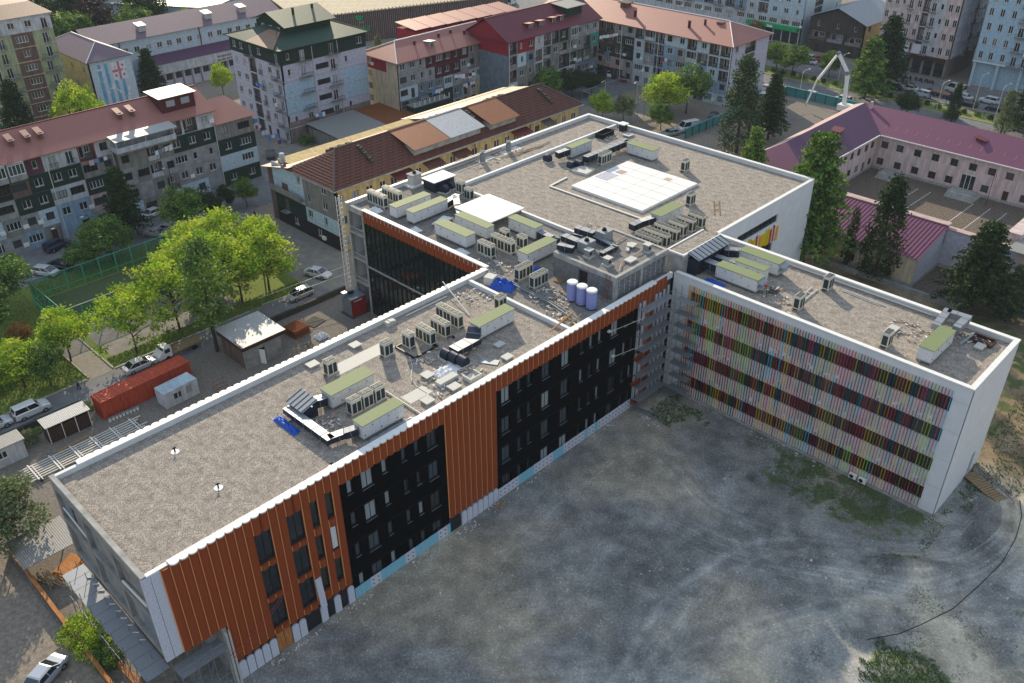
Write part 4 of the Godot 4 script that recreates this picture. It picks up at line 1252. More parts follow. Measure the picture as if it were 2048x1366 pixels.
	part(school, "membrane_patch", geo().box(28.4, 15.921, -4.4, 31.2, 15.938, -2.9), M["lid"])
	part(school, "membrane_patch", geo().box(76.0, 15.921, -43.9, 79.2, 15.955, -42.6).box(81.0, 15.921, -43.8, 85.0, 15.955, -42.2), M["lid"])
	single("roof_pipe", "white pipe run crossing the orange wing roof behind two air handlers", "pipe", geo().path([Vector3(27.9, 0.15, -9.4), Vector3(27.9, 0.15, -0.5)], 0.09), M["pipe_white"], Vector3(0, 15.93, 0))
	single("roof_hose", "thin pale hose curling over gravel to a hatch", "hose", geo().path([Vector3(33.6, 0.03, -9.2), Vector3(32.6, 0.03, -7.6), Vector3(31.2, 0.03, -6.2), Vector3(30.6, 0.03, -4.6), Vector3(30.6, 0.03, -3.0), Vector3(30.0, 0.3, -2.2)], 0.04), M["pipe_white"], Vector3(0, 15.93, 0))
	single("roof_pipe", "white drain pipe lying along the scalloped far edge", "pipe", geo().path([Vector3(38.5, 0.1, -15.6), Vector3(44.5, 0.1, -15.6)], 0.08), M["pipe_white"], Vector3(0, 15.93, 0))
	single("roof_pipe", "long pipe bundle running past the water tanks to the orange edge", "pipe", geo().path([Vector3(51.6, 0.4, -16.3), Vector3(51.4, 0.25, -6.0), Vector3(50.4, 0.3, -1.2)], 0.09).path([Vector3(51.9, 0.4, -16.3), Vector3(51.7, 0.25, -6.0), Vector3(51.0, 0.3, -1.0)], 0.07), M["steel"], Vector3(0, 15.93, 0))
	single("roof_pole", "long white pole leaning over the scalloped edge", "pole", geo().path([Vector3(45.6, 0.9, -17.4), Vector3(43.4, 0.1, -10.6)], 0.07), M["pipe_white"], Vector3(0, 15.93, 0))
	single("wooden_beam", "rusty beam laid across the roof corner by the orange edge", "beam", geo().bar(Vector3(46.6, 0.45, -1.6), Vector3(51.2, 0.5, -2.4), 0.14, 0.14), M["plank"], Vector3(0, 15.93, 0))
	single("wooden_beam", "second beam laid beside the first at the roof corner", "beam", geo().bar(Vector3(47.2, 0.32, -0.9), Vector3(51.6, 0.6, -1.4), 0.1, 0.1), M["wood"], Vector3(0, 15.93, 0))
	single("roof_pipe", "pipe run along the outer parapet of the fin wing", "pipe", geo().path([Vector3(78.3, 0.25, 9.0), Vector3(78.3, 0.25, 26.0)], 0.07), M["pipe_white"], Vector3(0, 15.93, 0))
	single("roof_pipe", "pair of pale rods on gravel by the fin wing parapet", "pipe", geo().path([Vector3(77.3, 0.05, 16.5), Vector3(77.0, 0.05, 21.5)], 0.05).path([Vector3(77.0, 0.05, 16.2), Vector3(76.7, 0.05, 20.9)], 0.05), M["pipe_white"], Vector3(0, 15.93, 0))
	single("cable_tray", "pale ladder-like cable tray by the two lone fin wing condensers", "cable tray", geo().bar(Vector3(71.0, 0.1, 13.6), Vector3(75.2, 0.1, 13.4), 0.08, 0.1).bar(Vector3(71.0, 0.1, 14.3), Vector3(75.2, 0.1, 14.1), 0.08, 0.1).bar(Vector3(72.5, 0.1, 13.5), Vector3(72.5, 0.1, 14.3), 0.08, 0.06).bar(Vector3(73.8, 0.1, 13.5), Vector3(73.8, 0.1, 14.3), 0.08, 0.06), M["pipe_white"], Vector3(0, 15.93, 0))
	single("cable_tray", "low pipe run framing the white slab on two sides", "cable tray", geo().bar(Vector3(76.4, 0.12, -28.6), Vector3(76.6, 0.12, -12.0), 0.3, 0.12).bar(Vector3(76.4, 0.12, -28.6), Vector3(80.6, 0.12, -29.0), 0.3, 0.12), M["pipe_white"], Vector3(0, 15.93, 0))
	single("wooden_ladder", "pale wooden ladder lying on gravel in front of the rear flank", "ladder", geo().bar(Vector3(84.6, 0.1, -6.1), Vector3(88.6, 0.1, -8.9), 0.1, 0.08).bar(Vector3(85.0, 0.1, -5.5), Vector3(89.0, 0.1, -8.3), 0.1, 0.08).bar(Vector3(85.9, 0.1, -7.0), Vector3(86.2, 0.1, -6.4), 0.08, 0.06).bar(Vector3(87.3, 0.1, -8.0), Vector3(87.7, 0.1, -7.3), 0.08, 0.06), M["wood"], Vector3(0, 15.93, 0))
	single("steel_ladder", "rusty ladder leaning on the penthouse corner", "ladder", geo().bar(Vector3(56.5, 0, -2.4), Vector3(56.9, 3.1, -2.4), 0.05, 0.05).bar(Vector3(56.5, 0, -1.9), Vector3(56.9, 3.1, -1.9), 0.05, 0.05).bar(Vector3(56.6, 0.6, -2.4), Vector3(56.6, 0.6, -1.9), 0.04, 0.04).bar(Vector3(56.65, 1.2, -2.4), Vector3(56.65, 1.2, -1.9), 0.04, 0.04).bar(Vector3(56.73, 1.8, -2.4), Vector3(56.73, 1.8, -1.9), 0.04, 0.04).bar(Vector3(56.8, 2.4, -2.4), Vector3(56.8, 2.4, -1.9), 0.04, 0.04), M["rust"], Vector3(0, 15.92, 0))
	# water tanks
	for i in 3:
		var w := thing("water_tank", ["lilac-blue water tank next to the penthouse doorway", "lilac-blue water tank, middle of three", "lilac-blue water tank nearest the orange scalloped edge"][i], "water tank", Vector3(54.0 + 0.02 * i, 15.92, -4.9 + 1.4 * i), 0.0, "three upright water tanks")
		part(w, "body", geo().lathe([Vector2(0.0, 0), Vector2(0.56, 0.02), Vector2(0.6, 0.1), Vector2(0.6, 2.25)], Vector3.ZERO, 28), M["tank"])
		part(w, "lid", geo().lathe([Vector2(0.63, 2.22), Vector2(0.63, 2.32), Vector2(0.55, 2.4), Vector2(0.0, 2.43)], Vector3.ZERO, 28), M["coping"])
		part(w, "foot_ring", geo().lathe([Vector2(0.64, 0), Vector2(0.64, 0.1), Vector2(0.58, 0.12)], Vector3.ZERO, 28), M["tyre"])
		part(w, "valve", geo().box(-0.68, 0.3, -0.05, -0.58, 0.42, 0.05), M["steel"])
	# tarpaulins and loose stuff
	tarp("bright blue tarpaulin draped over a white crate near the roof corner", 50.6, 15.93, -12.6, 1.9, 3.0, 1.3, "tarp_blue", 3, 0.4)
	single("crate", "white crate half covered by blue tarpaulin", "crate", geo().box(-0.6, 0, -0.6, 0.6, 1.0, 0.6), M["lid"], Vector3(50.3, 15.92, -14.3), 0.3)
	tarp("crumpled blue tarpaulin under the U-shaped duct", 18.3, 15.93, -8.6, 0.9, 3.6, 0.45, "tarp_blue", 5)
	tarp("crumpled blue tarpaulin beside the penthouse wall", 56.4, 15.93, -12.6, 1.6, 1.2, 0.4, "tarp_blue", 8)
	tarp("crumpled blue tarpaulin at the foot of the strapped air handler", 68.6, 15.93, 4.6, 0.8, 2.6, 0.3, "tarp_blue", 9)
	tarp("blue scraps beside the raised white platform", 64.6, 15.93, -32.0, 1.4, 1.4, 0.4, "tarp_blue", 12)
	tarp("grey plastic sheet along the foot of the air handler by the orange edge", 24.6, 15.93, -0.95, 5.0, 0.9, 0.3, "galv", 13)
	tarp("clear plastic heap under the dark-coil condensers", 53.9, 15.93, -40.3, 1.2, 2.0, 0.6, "cloth_white", 14)
	tarp("clear plastic heap in front of the twin air handlers", 53.6, 15.93, -31.6, 1.2, 1.6, 0.45, "cloth_white", 15)
	tarp("clear plastic heap by the orange fringe", 53.4, 15.93, -22.6, 1.3, 2.0, 0.5, "cloth_white", 16)
	tarp("white plastic heap on the debris pile", 34.4, 15.93, -4.6, 2.6, 1.6, 0.4, "cloth_white", 17)
	tarp("pale sheet draped beside the zigzag duct", 57.4, 16.3, -30.6, 3.0, 1.6, 0.35, "cloth_white", 18, 0.3)
	var tr := thing("survey_tripod", "red tripod standing on the fin wing roof", "tripod", Vector3(69.9, 15.92, 10.4))
	for k in 3:
		var a := TAU * k / 3.0
		part(tr, "leg", geo().tube(Vector3(cos(a) * 0.45, 0, sin(a) * 0.45), Vector3(0, 1.2, 0), 0.03), M["wood_dark"])
	part(tr, "head", geo().box(-0.18, 1.2, -0.14, 0.18, 1.45, 0.14), M["red"])
	single("floor_board", "dark board lying near the red tripod", "board", geo().box(-0.8, 0, -0.5, 0.8, 0.1, 0.5), M["w_charcoal"], Vector3(71.6, 15.93, 10.6), 0.3)
	var pal := thing("pallet", "wooden pallet leaning by the penthouse doorway", "pallet", Vector3(56.4, 15.92, -8.9), 0.2)
	for k in 5:
		part(pal, "slat", geo().box(-0.6, 0.12, -0.5 + 0.22 * k, 0.6, 0.15, -0.36 + 0.22 * k), M["wood"])
	for k in 3:
		part(pal, "stringer", geo().box(-0.6 + 0.5 * k, 0, -0.5, -0.5 + 0.5 * k, 0.12, 0.52), M["wood"])
	single("board_stack", "stack of pale boards on the penthouse roof", "boards", geo().tbox(Transform3D(Basis(Vector3.UP, 0.6), Vector3(0, 0.12, 0)), 2.2, 0.2, 0.35).tbox(Transform3D(Basis(Vector3.UP, 0.2), Vector3(0.5, 0.3, 0.2)), 1.2, 0.12, 0.8), M["lid"], Vector3(64.0, 18.82, -4.9))
	single("penthouse_pipes", "reddish pipes crossing the penthouse roof", "pipe", geo().path([Vector3(60.2, 0.2, -2.9), Vector3(65.6, 0.25, -3.1)], 0.06).path([Vector3(60.2, 0.2, -2.9), Vector3(58.4, 0.2, -1.8)], 0.06).path([Vector3(62.0, 0.2, -6.6), Vector3(66.0, 0.2, -6.9)], 0.06), M["w_pink"], Vector3(0, 18.84, 0))
	# dark house and stub chimney at the far edge
	var dh := thing("roof_house", "low dark roof house with a flat white lid", "roof house", Vector3(65.4, 15.92, -40.2))
	part(dh, "wall", geo().box(-1.9, 0, -1.2, 1.9, 1.5, 1.2), M["duct_dark"])
	part(dh, "lid", geo().box(-2.1, 1.5, -1.4, 2.1, 1.62, 1.4), M["coping"])
	elbow_hood("dark rounded duct elbow beside the low roof house", 66.2, -38.6, 0.9, 0.6, 0.3)
	elbow_hood("second dark rounded duct elbow beside the low roof house", 64.6, -38.2, 0.9, 0.6, 0.3)
	var ch := thing("roof_chimney", "white block chimney with dark cowl by the far roof edge", "chimney", Vector3(63.4, 15.92, -43.2))
	part(ch, "base", geo().box(-1.3, 0, -0.9, 1.3, 0.25, 0.9), M["coping"])
	part(ch, "shaft", geo().box(-0.8, 0.25, -0.6, 0.8, 1.7, 0.6), M["lid"])
	part(ch, "cap", geo().box(-0.95, 1.7, -0.75, 0.95, 1.85, 0.75), M["concrete_lt"])
	part(ch, "cowl", geo().lathe([Vector2(0.25, 0), Vector2(0.3, 0.2), Vector2(0.15, 0.35), Vector2(0, 0.4)], Vector3(0, 1.85, 0), 10), M["tyre"])
	var ch2 := thing("roof_chimney", "small dark chimney with flat white cap at the far roof corner", "chimney", Vector3(102.6, 15.92, -35.9))
	part(ch2, "shaft", geo().box(-0.5, 0, -0.5, 0.5, 1.1, 0.5), M["frame_dark"])
	part(ch2, "cap", geo().box(-0.7, 1.1, -0.7, 0.7, 1.25, 0.7), M["coping"])
	single("black_container", "black open tray full of scrap at the far roof corner", "tray", geo().box(-1.6, 0, -0.8, 1.6, 0.8, -0.7).box(-1.6, 0, 0.7, 1.6, 0.8, 0.8).box(-1.6, 0, -0.7, -1.5, 0.8, 0.7).box(1.5, 0, -0.7, 1.6, 0.8, 0.7).box(-1.5, 0, -0.7, 1.5, 0.3, 0.7), M["tyre"], Vector3(98.4, 15.92, -36.4), 0.1)
	single("black_tray", "rusty open tray with rubble at the free end of the fin wing", "tray", geo().box(-1.1, 0, -0.8, 1.1, 0.1, 0.8).box(-1.1, 0.1, -0.8, 1.1, 0.35, -0.7).box(-1.1, 0.1, 0.7, 1.1, 0.35, 0.8).box(-1.1, 0.1, -0.7, -1.0, 0.35, 0.7).box(1.0, 0.1, -0.7, 1.1, 0.35, 0.7), M["wood_dark"], Vector3(77.0, 15.92, 32.0), -PI / 2)
	single("steel_beam", "pale steel channel lying beside the free end air handler", "beam", geo().bar(Vector3(74.4, 0.3, 30.6), Vector3(77.2, 0.35, 30.9), 0.2, 0.15), M["galv"], Vector3(0, 15.93, 0))
	for q in [[9.3, -12.5, "white roof drain cap toward the scalloped far edge"], [9.5, -5.5, "white roof drain cap toward the orange edge"], [17.7, -0.8, "white roof drain cap close to the orange edge"]]:
		var d := thing("roof_drain", q[2], "roof drain", Vector3(q[0], 15.92, q[1]), 0.0, "small roof drains on bare gravel")
		part(d, "disc", geo().lathe([Vector2(0.38, 0), Vector2(0.38, 0.04), Vector2(0, 0.05)], Vector3.ZERO, 16), M["coping"])
		part(d, "pipe", geo().tube(Vector3(0, 0.04, 0), Vector3(0, 0.5, 0), 0.07), M["tyre"])
		part(d, "cowl", geo().box(-0.16, 0.42, -0.05, 0.16, 0.5, 0.05), M["tyre"])
	for q in [[82.4, -42.8, "tall steel antenna mast on the rear roof strip, farther from the street"], [76.5, -42.6, "steel antenna mast on the rear roof strip with pale base"]]:
		var d := thing("antenna_mast", q[2], "antenna", Vector3(q[0], 15.92, q[1]), 0.0, "antenna masts on the rear roof strip")
		part(d, "base", geo().box(-0.6, 0, -0.6, 0.6, 0.12, 0.6), M["lid"])
		part(d, "mast", geo().box(-0.35, 0.12, -0.25, 0.35, 1.5, 0.25), M["steel"])
		part(d, "dish", geo().lathe([Vector2(0.0, 0), Vector2(0.35, 0.12), Vector2(0.45, 0.3)], Vector3(0, 1.5, 0), 12), M["lid"])
	single("roof_rails", "timber guard rails lying along the rear roof strip", "rail", geo().bar(Vector3(70, 0.4, -43.9), Vector3(82, 0.4, -43.9), 0.08, 0.1).bar(Vector3(72, 0.9, -43.9), Vector3(80, 0.8, -43.95), 0.06, 0.08).bar(Vector3(79.5, 0.15, -41.6), Vector3(88, 0.2, -40.6), 0.12, 0.1).bar(Vector3(80.5, 0.15, -40.6), Vector3(90, 0.15, -40.9), 0.1, 0.1), M["wood"], Vector3(0, 15.93, 0))
	# loose debris as small pieces nobody would count
	var deb := geo()
	deb.tinted = true
	for spot in [[34.0, -3.6, 3.2, 2.2, 90], [47.0, -13.5, 2.4, 2.0, 60], [52.6, -6.5, 2.0, 2.6, 110], [100.2, -35.8, 3.4, 1.6, 90], [79.5, -42.0, 6.0, 1.3, 60], [53.5, -17.0, 1.5, 3.0, 50], [73.8, 25.6, 2.2, 2.2, 50], [68.6, -14.0, 3.0, 3.0, 70], [95.2, -31.0, 4.0, 1.0, 40], [70.4, 12.0, 2.2, 3.0, 50], [35.6, -7.4, 3.0, 1.0, 40], [21.0, -5.6, 1.2, 1.6, 40], [50.0, -3.0, 1.4, 2.2, 60], [76.8, 30.8, 1.2, 1.8, 40]]:
		for k in spot[4]:
			var c: Array = [Color(0.55, 0.53, 0.49), Color(0.7, 0.69, 0.66), Color(0.3, 0.27, 0.24), Color(0.38, 0.26, 0.18), Color(0.6, 0.5, 0.42)]
			deb.col = c[rng.randi() % 5]
			var sx := rf(0.06, 0.5)
			deb.tbox(Transform3D(Basis(Vector3.UP, rf(0, TAU)) * Basis(Vector3.RIGHT, rf(-0.3, 0.3)), Vector3(spot[0] + rf(-1, 1) * spot[2], 15.98 + rf(0, 0.1), spot[1] + rf(-1, 1) * spot[3])), sx, rf(0.03, 0.12), rf(0.05, 0.22))
	var db := structure("roof_debris", deb, M["tinted"], "stuff")
	tag(db, "scattered offcuts and rubble lying on the roof gravel", "debris")

func scaffold_bay(o: Node, x0: float, x1: float, z0: float, z1: float, levels: Array, nx: int, nz: int, top: float) -> void:
	for i in nx + 1:
		for j in nz + 1:
			var x := lerpf(x0, x1, i / float(nx))
			var z := lerpf(z0, z1, j / float(nz))
			part(o, "pole", geo().tube(Vector3(x, 0.02, z), Vector3(x, top, z), 0.035), M["steel"])
	for y in levels:
		var lx := x1 - x0
		var lz := z1 - z0
		if lx > lz:
			for k in 3:
				part(o, "deck_plank", geo().box(x0, y - 0.06, z0 + lz * k / 3.0 + 0.02, x1, y, z0 + lz * (k + 1) / 3.0 - 0.02), M["galv"])
			part(o, "guard_rail", geo().tube(Vector3(x0, y + 1.0, z1), Vector3(x1, y + 1.0, z1), 0.025), M["steel"])
		else:
			for k in 3:
				part(o, "deck_plank", geo().box(x0 + lx * k / 3.0 + 0.02, y - 0.06, z0, x0 + lx * (k + 1) / 3.0 - 0.02, y, z1), M["galv"])
			part(o, "guard_rail", geo().tube(Vector3(x0, y + 1.0, z0), Vector3(x0, y + 1.0, z1), 0.025), M["steel"])

func build_scaffolds() -> void:
	var a := thing("scaffold", "tall steel scaffold against the orange wall in the inner corner", "scaffold")
	var lv := [14.4, 12.6, 10.8, 9.0, 7.2, 5.4, 3.6, 1.8]
	scaffold_bay(a, 59.6, 65.0, 0.55, 1.6, lv, 3, 1, 15.6)
	for i in 7:
		part(a, "brace", geo().tube(Vector3(59.6 + 1.8 * (i % 3), lv[i + 1], 1.6), Vector3(61.4 + 1.8 * (i % 3), lv[i], 1.6), 0.025), M["steel"])
	for q in [[3.9, 59.0], [7.4, 59.2], [1.0, 59.4]]:
		part(a, "stored_panel", arc_panel(0.765, 0, 2.6, 0.2), M["orange"], Transform3D(Basis(Vector3(0, 0, 1), -PI / 2) * Basis(Vector3(0, 1, 0), PI / 2), Vector3(q[1], q[0] + 0.4, 1.2)))
	var b := thing("scaffold", "steel stair scaffold in front of the coloured fins at the inner corner", "scaffold")
	scaffold_bay(b, 65.15, 66.25, 1.7, 4.3, [14.0, 12.2, 10.4, 8.6, 6.8, 5.0, 3.2, 1.4], 1, 1, 15.4)
	for i in 8:
		var y := 1.4 + 1.8 * i
		part(b, "stair", geo().bar(Vector3(65.0, y - 1.4, 1.9), Vector3(65.0, y, 3.6), 0.3, 0.05), M["galv"])
		part(b, "brace", geo().tube(Vector3(65.15, y - 1.3, 4.3), Vector3(66.25, y, 4.3), 0.025), M["steel"])
	for q in [[54.6, 13.6, "guy wire anchor rod from scaffold to black wall, upper"], [55.6, 9.8, "guy wire anchor rod from scaffold to black wall, lower"]]:
		single("tie_rod", q[2], "tie rod", geo().tube(Vector3(q[0], q[1], 0.35), Vector3(59.7, q[1] + 0.2, 1.5), 0.03).tbox(at(q[0], q[1], 0.2), 0.4, 0.2, 0.3), M["pipe_white"])
	var c := thing("scaffold", "long scaffold deck under the concrete gable end", "scaffold")
	for k in 12:
		part(c, "deck_plank", geo().box(-1.6, 4.94, -17.6 + 1.36 * k, 0.4, 5.0, -16.28 + 1.36 * k), M["galv"])
	for k in 9:
		for x in [-1.6, -0.2]:
			part(c, "pole", geo().tube(Vector3(x, 0.02, -17.5 + 2.05 * k), Vector3(x, 5.9, -17.5 + 2.05 * k), 0.035), M["steel"])
		if k < 8:
			part(c, "brace", geo().tube(Vector3(-1.6, 0.4, -17.5 + 2.05 * k), Vector3(-1.6, 4.9, -15.45 + 2.05 * k), 0.025), M["steel"])
			part(c, "ledger", geo().tube(Vector3(-1.6, 2.4, -17.5 + 2.05 * k), Vector3(-1.6, 2.4, -15.45 + 2.05 * k), 0.025), M["steel"])
	for k in 10:
		part(c, "stored_pipe", geo().tube(Vector3(-0.1, 5.06, -15.6 + 1.1 * k), Vector3(0.3, 5.06, -15.2 + 1.1 * k), 0.06), M["pipe_white"])
	var d := thing("scaffold", "scaffold frame filling the open portico under the orange wall", "scaffold")
	scaffold_bay(d, 0.5, 4.6, -0.9, 0.75, [5.3], 3, 1, 6.9)
	for i in 3:
		part(d, "brace", geo().tube(Vector3(0.5 + 1.37 * i, 0.3, 0.75), Vector3(1.87 + 1.37 * i, 5.2, 0.75), 0.025), M["steel"])
		part(d, "ledger", geo().tube(Vector3(0.5 + 1.37 * i, 2.6, 0.75), Vector3(1.87 + 1.37 * i, 2.6, 0.75), 0.025), M["steel"])
	var lt := thing("lattice_post", "narrow white lattice post at the edge of the portico", "post", Vector3(4.95, 0, 0.5))
	for q in [[-0.15, -0.1], [0.15, -0.1], [-0.15, 0.15], [0.15, 0.15]]:
		part(lt, "chord", geo().box(q[0] - 0.025, 0, q[1] - 0.025, q[0] + 0.025, 6.9, q[1] + 0.025), M["pipe_white"])
	for k in 20:
		part(lt, "lacing", geo().bar(Vector3(-0.15, 0.1 + 0.34 * k, 0.15), Vector3(0.15, 0.4 + 0.34 * k, 0.15), 0.02, 0.02), M["pipe_white"])
	tarp("blue tarpaulin crumpled under the portico", 3.4, 0.05, 1.2, 0.8, 1.2, 0.4, "tarp_blue", 31)

func weeds(g: Geo, x0: float, z0: float, x1: float, z1: float, n: int, s: float, cols: Array, mask = null) -> void:
	for i in n:
		var x := rf(x0, x1)
		var z := rf(z0, z1)
		if mask and not mask.call(x, z):
			continue
		g.col = cols[rng.randi() % cols.size()]
		var y0 := mound_height(x, z) if z > 0 and x < 100 else 0.0
		for k in 3:
			var a := rf(0, TAU)
			var h := s * rf(0.5, 1.3)
			var d := Vector3(cos(a), 0, sin(a)) * h * rf(0.4, 0.9)
			var w := Vector3(-sin(a), 0, cos(a)) * h * 0.22
			var p := Vector3(x, y0, z)
			g.tri(p - w, p + w, p + d + Vector3(0, h, 0))

func build_yard() -> void:
	var gcol := [Color(0.06, 0.12, 0.03), Color(0.09, 0.16, 0.035), Color(0.12, 0.18, 0.05), Color(0.05, 0.09, 0.03)]
	var fn := FastNoiseLite.new()
	fn.seed = 77
	fn.frequency = 0.16
	var g := geo()
	g.tinted = true
	weeds(g, 56, 14, 66.4, 36.5, 16000, 0.13, gcol, func(x, z): return fn.get_noise_2d(x, z) + (x - 61.0) * 0.12 - absf(z - 26.0) * 0.02 > -0.05)
	weeds(g, 60, 2.2, 66.3, 9.0, 2600, 0.2, gcol, func(x, z): return fn.get_noise_2d(x + 50, z) > 0.0 and x + z * 0.2 > 61.0)
	weeds(g, 36, 34, 60, 49, 8000, 0.12, gcol, func(x, z): return fn.get_noise_2d(x * 1.3 + 90, z * 1.3) > 0.16)
	weeds(g, 40, 37.5, 51, 46, 6000, 0.2, gcol, func(x, z): return Vector2(x - 45.5, z - 41.5).length() + fn.get_noise_2d(x * 2, z * 2) * 2.5 < 3.4)
	weeds(g, 68, 35.4, 76, 40, 1500, 0.2, gcol, func(x, z): return fn.get_noise_2d(x * 1.5, z * 1.5 + 20) > 0.05 and z < 37.5)
	weeds(g, 20, 6, 60, 36, 2500, 0.12, gcol, func(x, z): return fn.get_noise_2d(x * 0.8, z * 0.8 + 200) > 0.3)
	weeds(g, 76, 34, 100, 60, 6000, 0.25, gcol, func(x, z): return fn.get_noise_2d(x, z + 300) > 0.0)
	var w := structure("weeds", g, M["tinted"], "stuff")
	tag(w, "patches of low green weeds in the grey yard", "weeds")
	# stones and crumbs
	var st := geo()
	st.tinted = true
	for i in 5200:
		var x := rf(16, 80)
		var z := rf(0.6, 50)
		var dens := fn.get_noise_2d(x * 0.5 + 400, z * 0.5)
		if dens < rf(-0.2, 0.35) or (x > 65.5 and z < 35.5):
			continue
		var k := rf(0.12, 0.75)
		st.col = Color(k, k, k * 0.97)
		var s := rf(0.02, 0.07) * (1.0 if rng.randf() < 0.93 else 2.4)
		var p := Vector3(x, 0.03 + mound_height(x, z), z)
		var a := p + Vector3(rf(-s, s), 0, -s)
		var b := p + Vector3(s, 0, rf(-s, s))
		var c := p + Vector3(-s, 0, s)
		var t := p + Vector3(rf(-s, s) * 0.5, s * 1.2, rf(-s, s) * 0.5)
		st.tri(a, c, t); st.tri(c, b, t); st.tri(b, a, t)
	var sto := structure("stones", st, M["tinted"], "stuff")
	tag(sto, "pale stones and crumbs strewn over the yard soil", "stones")
	for i in 2:
		var o := thing("air_conditioner", ["white outdoor unit low on the fin wing, farther from its free end", "white outdoor unit low on the fin wing, nearer its free end"][i], "air conditioner", Vector3(66.35, 0.35, 26.1 + 1.1 * i), -PI / 2, "outdoor units at the foot of the fin wing")
		part(o, "casing", geo().box(-0.42, 0, -0.16, 0.42, 0.6, 0.16), M["coping"])
		part(o, "fan_guard", geo().tube(Vector3(-0.1, 0.3, 0.16), Vector3(-0.1, 0.3, 0.18), 0.24, 0.24, 18), M["tyre"])
		part(o, "bracket", geo().box(-0.35, -0.3, -0.16, -0.3, 0, 0.16).box(0.3, -0.3, -0.16, 0.35, 0, 0.16), M["steel"])
	var rp := thing("timber_ramp", "rough timber ramp leading down from the white end wall door", "ramp", Vector3(76.0, 0, 35.0))
	for k in 14:
		part(rp, "plank", geo().tbox(Transform3D(Basis(Vector3.UP, -0.42 + 0.03 * sin(k * 2.0)) * Basis(Vector3.RIGHT, 0.04), Vector3(-0.1 - 0.12 * k, 0.42 - 0.025 * k, 0.25 + 0.3 * k)), 1.7, 0.07, 0.27), M["wood"])
	for sx in [-0.8, 0.85]:
		part(rp, "bearer", geo().bar(Vector3(sx, 0.3, 0.05), Vector3(sx - 1.75, 0.06, 4.4), 0.1, 0.12), M["wood_dark"])
	single("handrail", "thin dark handrail beside the timber ramp", "handrail", geo().tube(Vector3(76.9, 1.2, 35.1), Vector3(74.6, 0.5, 40.4), 0.03).tube(Vector3(76.9, 0, 35.1), Vector3(76.9, 1.2, 35.1), 0.03).tube(Vector3(74.6, 0, 40.4), Vector3(74.6, 0.5, 40.4), 0.03), M["rust"])
	var cb := []
	for q in [[47, 37.2], [49.6, 39], [52, 40], [56, 41.4], [60.7, 42.1], [65, 42.6], [69.3, 42.4], [73.2, 41.7], [75.9, 40.6]]:
		cb.append(Vector3(q[0], 0.07 + mound_height(q[0], q[1]), q[1]))
	single("ground_cable", "black cable snaking along the edge of the yard", "cable", geo().path(cb, 0.035), M["tyre"])
	# debris along the foot of the walls
	var d := geo()
	d.tinted = true
	for q in [[12.0, 0.7, 4.0, 0.3, 60], [17.5, 0.8, 1.6, 0.4, 24], [31.5, 0.9, 1.4, 0.6, 50], [25.5, 0.8, 1.2, 0.4, 30], [62, 3.4, 3.0, 1.6, 120], [35.8, 0.8, 0.9, 0.5, 26], [74, 38, 2.0, 2.0, 60], [47, 0.6, 9.0, 0.25, 60], [66.0, 14.0, 0.5, 9.0, 40]]:
		for k in q[4]:
			var c: Array = [Color(0.5, 0.49, 0.47), Color(0.3, 0.27, 0.24), Color(0.66, 0.65, 0.62), Color(0.4, 0.3, 0.2)]
			d.col = c[rng.randi() % 4]
			d.tbox(Transform3D(Basis(Vector3.UP, rf(0, TAU)) * Basis(Vector3.RIGHT, rf(-0.3, 0.3)), Vector3(q[0] + rf(-1, 1) * q[2], 0.08, q[1] + rf(-1, 1) * q[3])), rf(0.06, 0.35), rf(0.03, 0.1), rf(0.04, 0.12))
	var dd := structure("yard_debris", d, M["tinted"], "stuff")
	tag(dd, "offcuts and rubble lying along the foot of the walls", "debris")
	single("steel_beams", "pair of grey beams dropped at the end of the black wall", "beam", geo().bar(Vector3(59.9, 0.25, 0.9), Vector3(60.3, 0.1, 4.4), 0.2, 0.2).bar(Vector3(60.2, 0.25, 0.7), Vector3(61.2, 0.1, 3.9), 0.16, 0.16), M["steel"])
	var pk := thing("pallet", "broken pallet leaning at the end of the orange cladding", "pallet", Vector3(36.0, 0.05, 0.9), 0.3)
	for k in 4:
		part(pk, "slat", geo().tbox(Transform3D(Basis(Vector3.RIGHT, 0.5), Vector3(0, 0.2 + 0.12 * k, 0.2 * k)), 1.2, 0.03, 0.14), M["wood"])
	# dark rusty cables sagging across the orange wall
	var sg := geo()
	for k in 12:
		var t0 := k / 12.0
		var t1 := (k + 1) / 12.0
		var f := func(t: float) -> Vector3: return Vector3(4.6 + 7.0 * t, 4.4 + 4.0 * t - 0.5 * sin(PI * t), 0.8)
		sg.tube(f.call(t0), f.call(t1), 0.025)
		sg.tube(f.call(t0) + Vector3(0.3, -0.5 * (1.0 - t0), 0), f.call(t1) + Vector3(0.3, -0.5 * (1.0 - t1), 0), 0.02)
	single("site_cables", "thin rust-red cables strung across the orange wall", "cable", sg, M["pipe_red"])

func shed_roof(o: Node, x0: float, x1: float, y0: float, z0: float, y1: float, z1: float, m: String, called := "roof") -> MeshInstance3D:
	# single slope from (z0,y0) to (z1,y1)
	var g := geo()
	g.quad(Vector3(x0, y1, z1), Vector3(x1, y1, z1), Vector3(x1, y0, z0), Vector3(x0, y0, z0))
	g.quad(Vector3(x0, y0 - 0.08, z0), Vector3(x1, y0 - 0.08, z0), Vector3(x1, y1 - 0.08, z1), Vector3(x0, y1 - 0.08, z1))
	g.quad(Vector3(x0, y1 - 0.08, z1), Vector3(x1, y1 - 0.08, z1), Vector3(x1, y1, z1), Vector3(x0, y1, z1))
	g.quad(Vector3(x0, y0 - 0.08, z0), Vector3(x0, y1 - 0.08, z1), Vector3(x0, y1, z1), Vector3(x0, y0, z0))
	return part(o, called, g, M[m])

